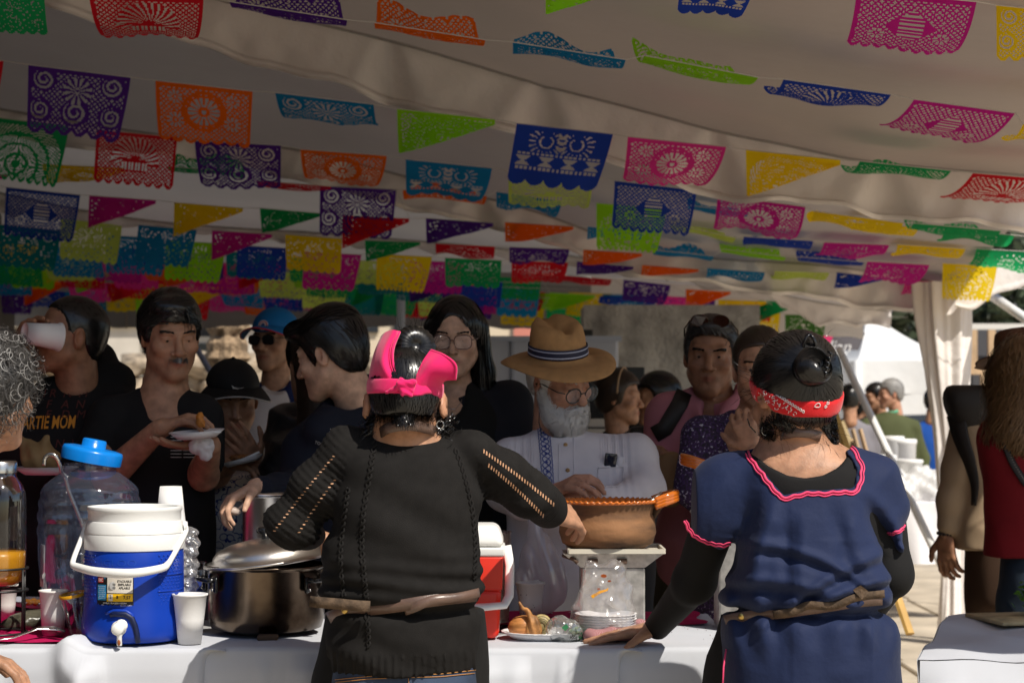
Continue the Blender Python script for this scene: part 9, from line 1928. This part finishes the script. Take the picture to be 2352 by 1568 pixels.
def flag(row,c,TL,TR,h,y,fold='hang',skew=0,pat=None,yslope=0.0,ratio=.70,seed=None,fine=True,up=0):
    """TL, TR: string ends of the sheet in the photo grid; h: height it shows there; y: depth of the string"""
    sd = seed if seed is not None else int(abs(TL[0] * 7 + TL[1] * 13)) % 997; g = np.random.default_rng(sd)
    pat = sd % 6 if pat is None else pat
    A,Bq = W(*TL,y),W(*TR,y + yslope); w = (Bq - A).length; H = w * ratio
    big = w / y * F
    nx = 84 if big > 170 else (56 if big > 110 else 36); ny = int(nx * ratio)
    if (nx,ny,pat,fine) not in _mask: _mask[nx,ny,pat,fine] = pmask(nx,ny,pat,fine if nx > 60 else False)
    mk = _mask[nx,ny,pat,fine]
    mid = (A + Bq) / 2
    def vis(al):   # seen height for blow angle
        y2 = mid.y + H * .93 * math.sin(al); z2 = mid.z - H * .93 * math.cos(al)
        return F * ((mid.z - CAMZ) / mid.y - (z2 - CAMZ) / y2)
    lo,hi = -.1,1.65
    if h >= vis(lo): al = lo
    elif h <= vis(hi): al = hi
    else:
        for _ in range(30):
            m_ = (lo + hi) / 2
            if vis(m_) > h: lo = m_
            else: hi = m_
        al = (lo + hi) / 2
    u = np.linspace(0,1,nx + 1); v = np.linspace(0,1,ny + 1); U,Vv = np.meshgrid(u,v)
    if fold == 'tri':      # lower right corner is folded up over the diagonal
        p0 = np.array((1.0,.12)); p1 = np.array((.02,.97)); d = (p1 - p0); d /= np.linalg.norm(d); nrm = np.array((-d[1],d[0]))
        if nrm[0] < 0: nrm = -nrm
        s = (U - p0[0]) * nrm[0] + (Vv - p0[1]) * nrm[1]
        back = np.maximum(s,0); U2 = U - nrm[0] * back * 1.85; V2 = Vv - nrm[1] * back * 1.85; off = np.where(s > 0,.012 + .05 * back,0)
    elif fold == 'half':
        s = Vv - .55; back = np.maximum(s,0) * (0.2 + .8 * U); V2 = Vv - 1.9 * back; U2 = U; off = np.where(s > 0,.012 + .08 * back,0)
    else: U2,V2,off = U * (1 - g.uniform(.02,.16) * Vv ** 1.3),Vv,0 * U
    ph,am = g.uniform(0,6.28),g.uniform(.02,.05)
    wob = am * w * np.sin(U2 * (4 + 3 * g.random()) + ph) * V2 + .03 * w * np.sin(U2 * 9 + ph * 2) * V2 ** 2
    if fold == 'hang' and h < .6 * vis(0): wob = wob * 1.9
    ang = al * np.clip(.72 + .55 * V2,0,1.25) if al > .3 else np.full_like(V2,al)
    dl = V2 * H; yy = dl * np.sin(ang) + wob * np.cos(al) - off * np.cos(al); zz = -dl * np.cos(ang) + wob * np.sin(al) * .7
    sk = skew * S(y) * V2
    ex = (Bq - A)
    P = np.array(A)[None,None] + U2[...,None] * np.array(ex)[None,None]
    P[...,0] += sk; P[...,1] += yy; P[...,2] += zz + (up * S(y)) * V2
    idx = np.arange((nx + 1) * (ny + 1)).reshape(ny + 1,nx + 1)
    q = np.stack([idx[:-1,:-1],idx[:-1,1:],idx[1:,1:],idx[1:,:-1]],-1)[mk]
    used,inv = np.unique(q,return_inverse=True)
    o = obj('paper_flag',P.reshape(-1,3)[used],inv.reshape(q.shape),paper(c),None,smooth=False)
    flag_rows.setdefault(row,[]).append((o,c,TL,TR,y,yslope,fold,pat))
    return o
T,Hf = 'tri','half'
B_ = [
 # row, colour, TL, TR, height, depth, fold, skew
 ('a','green',(-50,-14),(102,-4),88,6.0),('a','red',(204,-12),(467,-2),118,6.0),('a','lime',(1253,-45),(1420,-30),95,5.5,T),('a','navy',(1562,-62),(1735,-45),95,5.3),('a','navy',(1745,-40),(1900,-30),45,5.3),('a','magenta',(1968,-22),(2243,4),140,5.5),('a','yellow',(2288,12),(2480,32),125,5.6),
 ('b','purple',(527,4),(797,46),26,6.6),('b','orange',(860,52),(1115,92),22,6.6,'hang',-4),('b','blue',(1178,97),(1437,137),40,6.6,'hang',0),('b','lime',(1483,128),(1742,178),36,6.6,'hang',-25),('b','navy',(1800,182),(2047,217),62,6.6,'hang',-30),('b','magenta',(2100,228),(2332,260),92,6.6,'hang',-60),('b','yellow',(2350,285),(2560,300),70,6.6,'hang',-20),
 ('c','red',(-150,130),(8,140),110,8.0),('c','purple',(65,149),(300,178),150,8.0,'hang',2,4),('c','orange',(357,185),(580,210),132,8.0,'hang',-6,0),('c','blue',(632,213),(858,240),84,8.0,'hang',10),('c','lime',(912,250),(1137,274),105,8.0,T),('c','navy',(1187,283),(1408,308),132,8.0,'hang',-24,2),('c','pink',(1442,314),(1668,337),112,8.0,'hang',-6,0),('c','yellow',(1713,344),(1930,367),118,8.0,T,0,3),('c','green',(1975,370),(2185,392),40,8.0,'hang',-26),('c','red',(2235,397),(2450,415),80,8.0,'hang',-54,5),
 ('d','green',(-60,264),(158,290),150,9.2),('d','red',(222,298),(407,315),138,9.2,'hang',-4,5),('d','purple',(447,323),(645,334),108,9.2,'hang',2,4),('d','orange',(690,343),(888,358),88,9.2,'hang',0,0),('d','blue',(932,366),(1130,386),92,9.2,'hang',-4,2),('d','pale',(1168,392),(1362,405),90,9.2),('d','navy',(1412,415),(1600,437),108,9.2,'hang',-4,1),('d','magenta',(1648,448),(1850,475),90,9.2,'hang',0,0),('d','yellow',(1870,485),(2075,512),48,9.2),('d','green',(2098,512),(2300,530),32,9.2),
 ('e','magenta',(-60,395),(20,402),60,10.2,T),('e','yellow',(96,377),(285,386),62,10.2,T),('e','green',(385,382),(560,398),14,10.2),('e','red',(590,415),(760,428),30,10.2,T),('e','orange',(925,436),(1118,450),34,10.2),('e','blue',(1140,440),(1290,462),52,10.2),('e','lime',(1370,466),(1530,480),110,10.2),('e','blue',(1585,472),(1720,488),20,10.2),('e','yellow',(1965,510),(2110,522),34,10.2),('e','green',(2170,524),(2330,540),42,10.2),
 ('f','navy',(14,430),(184,448),150,11.0),('f','magenta',(205,449),(358,460),88,11.0,T,0,1),('f','yellow',(400,465),(558,478),92,11.0,T),('f','green',(597,478),(735,490),60,11.0,T),('f','purple',(735,427),(910,436),116,11.0,'hang',0,4),('f','red',(787,495),(940,502),96,11.0,T),('f','purple',(978,501),(1133,512),62,11.0,T,0,4),('f','orange',(1160,510),(1317,520),56,11.0,T,0,0),('f','blue',(1350,520),(1480,530),40,11.0),('f','pale',(1545,515),(1690,546),18,11.0),('f','navy',(1708,543),(1868,553),36,11.0,'hang',10),('f','magenta',(1893,556),(2043,562),48,11.0,'hang',-8),('f','yellow',(2062,561),(2218,571),40,11.0),('f','green',(2243,571),(2400,580),58,11.0),
 ('g','teal',(-5,515),(140,530),112,11.4),('g','pale',(140,502),(280,518),100,11.4),('g','blue',(318,516),(452,528),92,11.4,'hang',-6),('g','magenta',(487,529),(625,538),94,11.4,T),('g','yellow',(655,538),(785,548),78,11.4,'hang',0,0),('g','green',(838,552),(965,556),52,11.4,T),('g','red',(1000,559),(1137,566),44,11.4),('g','purple',(1170,567),(1308,572),50,11.4),('g','orange',(1340,573),(1475,582),46,11.4,T),('g','blue',(1503,574),(1640,588),16,11.4),('g','lime',(1660,572),(1805,590),12,11.4),('g','navy',(1840,590),(1985,602),14,11.4),('g','magenta',(1992,600),(2135,608),58,11.4,'hang',-8,0),('g','yellow',(2165,604),(2290,612),84,11.4,'hang',-4,3),
 ('h','blue',(245,540),(378,548),86,11.8),('h','lime',(380,552),(520,560),90,11.8),('h','navy',(545,563),(660,570),88,11.8),('h','magenta',(700,578),(830,585),82,11.8,'hang',-6),('h','yellow',(865,583),(992,590),84,11.8,'hang',0,3),('h','green',(1022,592),(1152,598),68,11.8),('h','red',(1175,598),(1305,603),58,11.8),('h','purple',(1325,600),(1455,612),42,11.8,T),('h','orange',(1475,608),(1605,618),34,11.8,T),('h','blue',(1625,615),(1757,625),36,11.8,'hang',2),('h','pale',(1780,622),(1905,626),30,11.8),('h','navy',(1922,625),(2030,638),42,11.8,T),('h','pink',(2080,640),(2200,650),46,11.8,'hang',0,0),
 ('i','red',(1287,632),(1405,642),28,16.0),('i','purple',(1432,642),(1540,655),52,16.0,'hang',0,4),('i','green',(1145,636),(1243,640),52,16.0),('i','orange',(1575,664),(1678,670),60,16.0,T),('i','yellow',(1650,688),(1760,692),44,16.0,T),('i','blue',(1140,660),(1240,665),78,16.5),('i','lime',(1263,671),(1366,678),46,16.5,T),('i','navy',(1377,680),(1482,682),26,16.5),('i','pink',(1508,678),(1590,684),66,16.5),('i','red',(1712,690),(1775,700),44,16.5),('i','green',(1742,690),(1838,694),68,16.5,T),('i','lime',(1845,696),(1955,698),12,16.5),('i','orange',(1960,702),(2040,712),14,16.5),
 ('j','navy',(1478,712),(1562,714),58,17.4),('j','pale',(1360,700),(1452,704),70,17.4),('j','green',(1255,708),(1352,712),66,17.4),('j','orange',(1385,735),(1455,738),40,17.4),('j','magenta',(1590,715),(1680,718),60,17.4),('j','yellow',(1697,714),(1792,718),66,17.4),('j','olive',(1803,722),(1897,724),62,17.4),('j','yellow',(1150,705),(1250,708),46,17.4),('j','orange',(1030,650),(1130,655),54,16.8,T),('j','purple',(1040,678),(1130,684),50,17.4),('j','red',(925,672),(1010,678),60,17.4),('j','navy',(1460,748),(1570,750),30,17.8),
]
for e in B_:
    row,c,TL,TR,h,y = e[:6]; fold = e[6] if len(e) > 6 else 'hang'; skew = e[7] if len(e) > 7 else 0; pat = e[8] if len(e) > 8 else None
    flag(row,c,TL,TR,h,y,fold,skew,pat,ratio=.66 if fold != T else .52)
g = random.Random(5); seq = ['navy','magenta','yellow','green','red','purple','orange','blue','pale','lime','teal','pink']
for row,y,v0,dv,u0,u1,n,k0 in (('k',14.6,590,34,-20,780,7,3),('l',15.6,615,42,-40,1120,11,7),('m',16.6,640,38,-30,1135,13,1),('n',17.4,664,24,-20,1130,14,5),('o',13.6,556,52,-30,1080,8,2),('p',15.1,604,44,20,1160,10,9),('q',16.9,668,34,1150,1620,6,4)):
    st = (u1 - u0) / n; ww = 1650 / y
    for i in range(n):
        u = u0 + i * st + g.uniform(-6,6); v = v0 + dv * (u - u0) / 1150 + g.uniform(-4,4)
        flag(row,seq[(i * (5 if row in 'kmoq' else 7) + k0) % 12],(u,v),(u + ww,v + ww * .035),g.uniform(48,66) * (15 / y),y,'tri' if g.random() < .22 else 'hang',g.uniform(-8,6),None,ratio=.68)
# strings, labels
ORD = dict(zip('abcdefghijklmnopq',['first','second','third','fourth','fifth','sixth','seventh','eighth','ninth','tenth','eleventh','twelfth','thirteenth','fourteenth','fifteenth','sixteenth','seventeenth']))
m_str = M('string_white',(.6,.56,.52),.8)
for row,fl in flag_rows.items():
    fl.sort(key=lambda t: t[2][0]); pts = []
    for (o,c,TL,TR,y,ys,fold,pat) in fl:
        pts += [W(*TL,y),W(*TR,y + ys)]
    pts = [pts[0] + (pts[0] - pts[1]) * 2] + pts + [pts[-1] + (pts[-1] - pts[-2]) * 2]
    q = [p for i,p in enumerate(pts) if i == 0 or p.x > pts[i - 1].x + .002]
    b = MB().tube(q,.0022,4)
    props(b.build('bunting_string',m_str),f'thin white string, {ORD[row]} from the front, carrying the {PAL[fl[0][1]][1]} to {PAL[fl[-1][1]][1]} paper flags','string','bunting strings')
    for i,(o,c,TL,TR,y,ys,fold,pat) in enumerate(fl):
        nb = [PAL[fl[j][1]][1] for j in (i - 1,i + 1) if 0 <= j < len(fl)]
        where = f'between {nb[0]} and {nb[1]}' if len(nb) == 2 else ('leftmost beside ' if i == 0 else 'rightmost beside ') + nb[0]
        sh = {'tri': 'corner folded up, ','half': 'folded, '}.get(fold,'')
        props(o,f'{PAL[c][1]} cut paper flag, {sh}{PATN[pat]}, {ORD[row]} string, {where}'.replace(' green','').replace('scrolls and circles','scrolls').replace('basket and leaves','basket'),'paper flag','cut paper bunting flags')
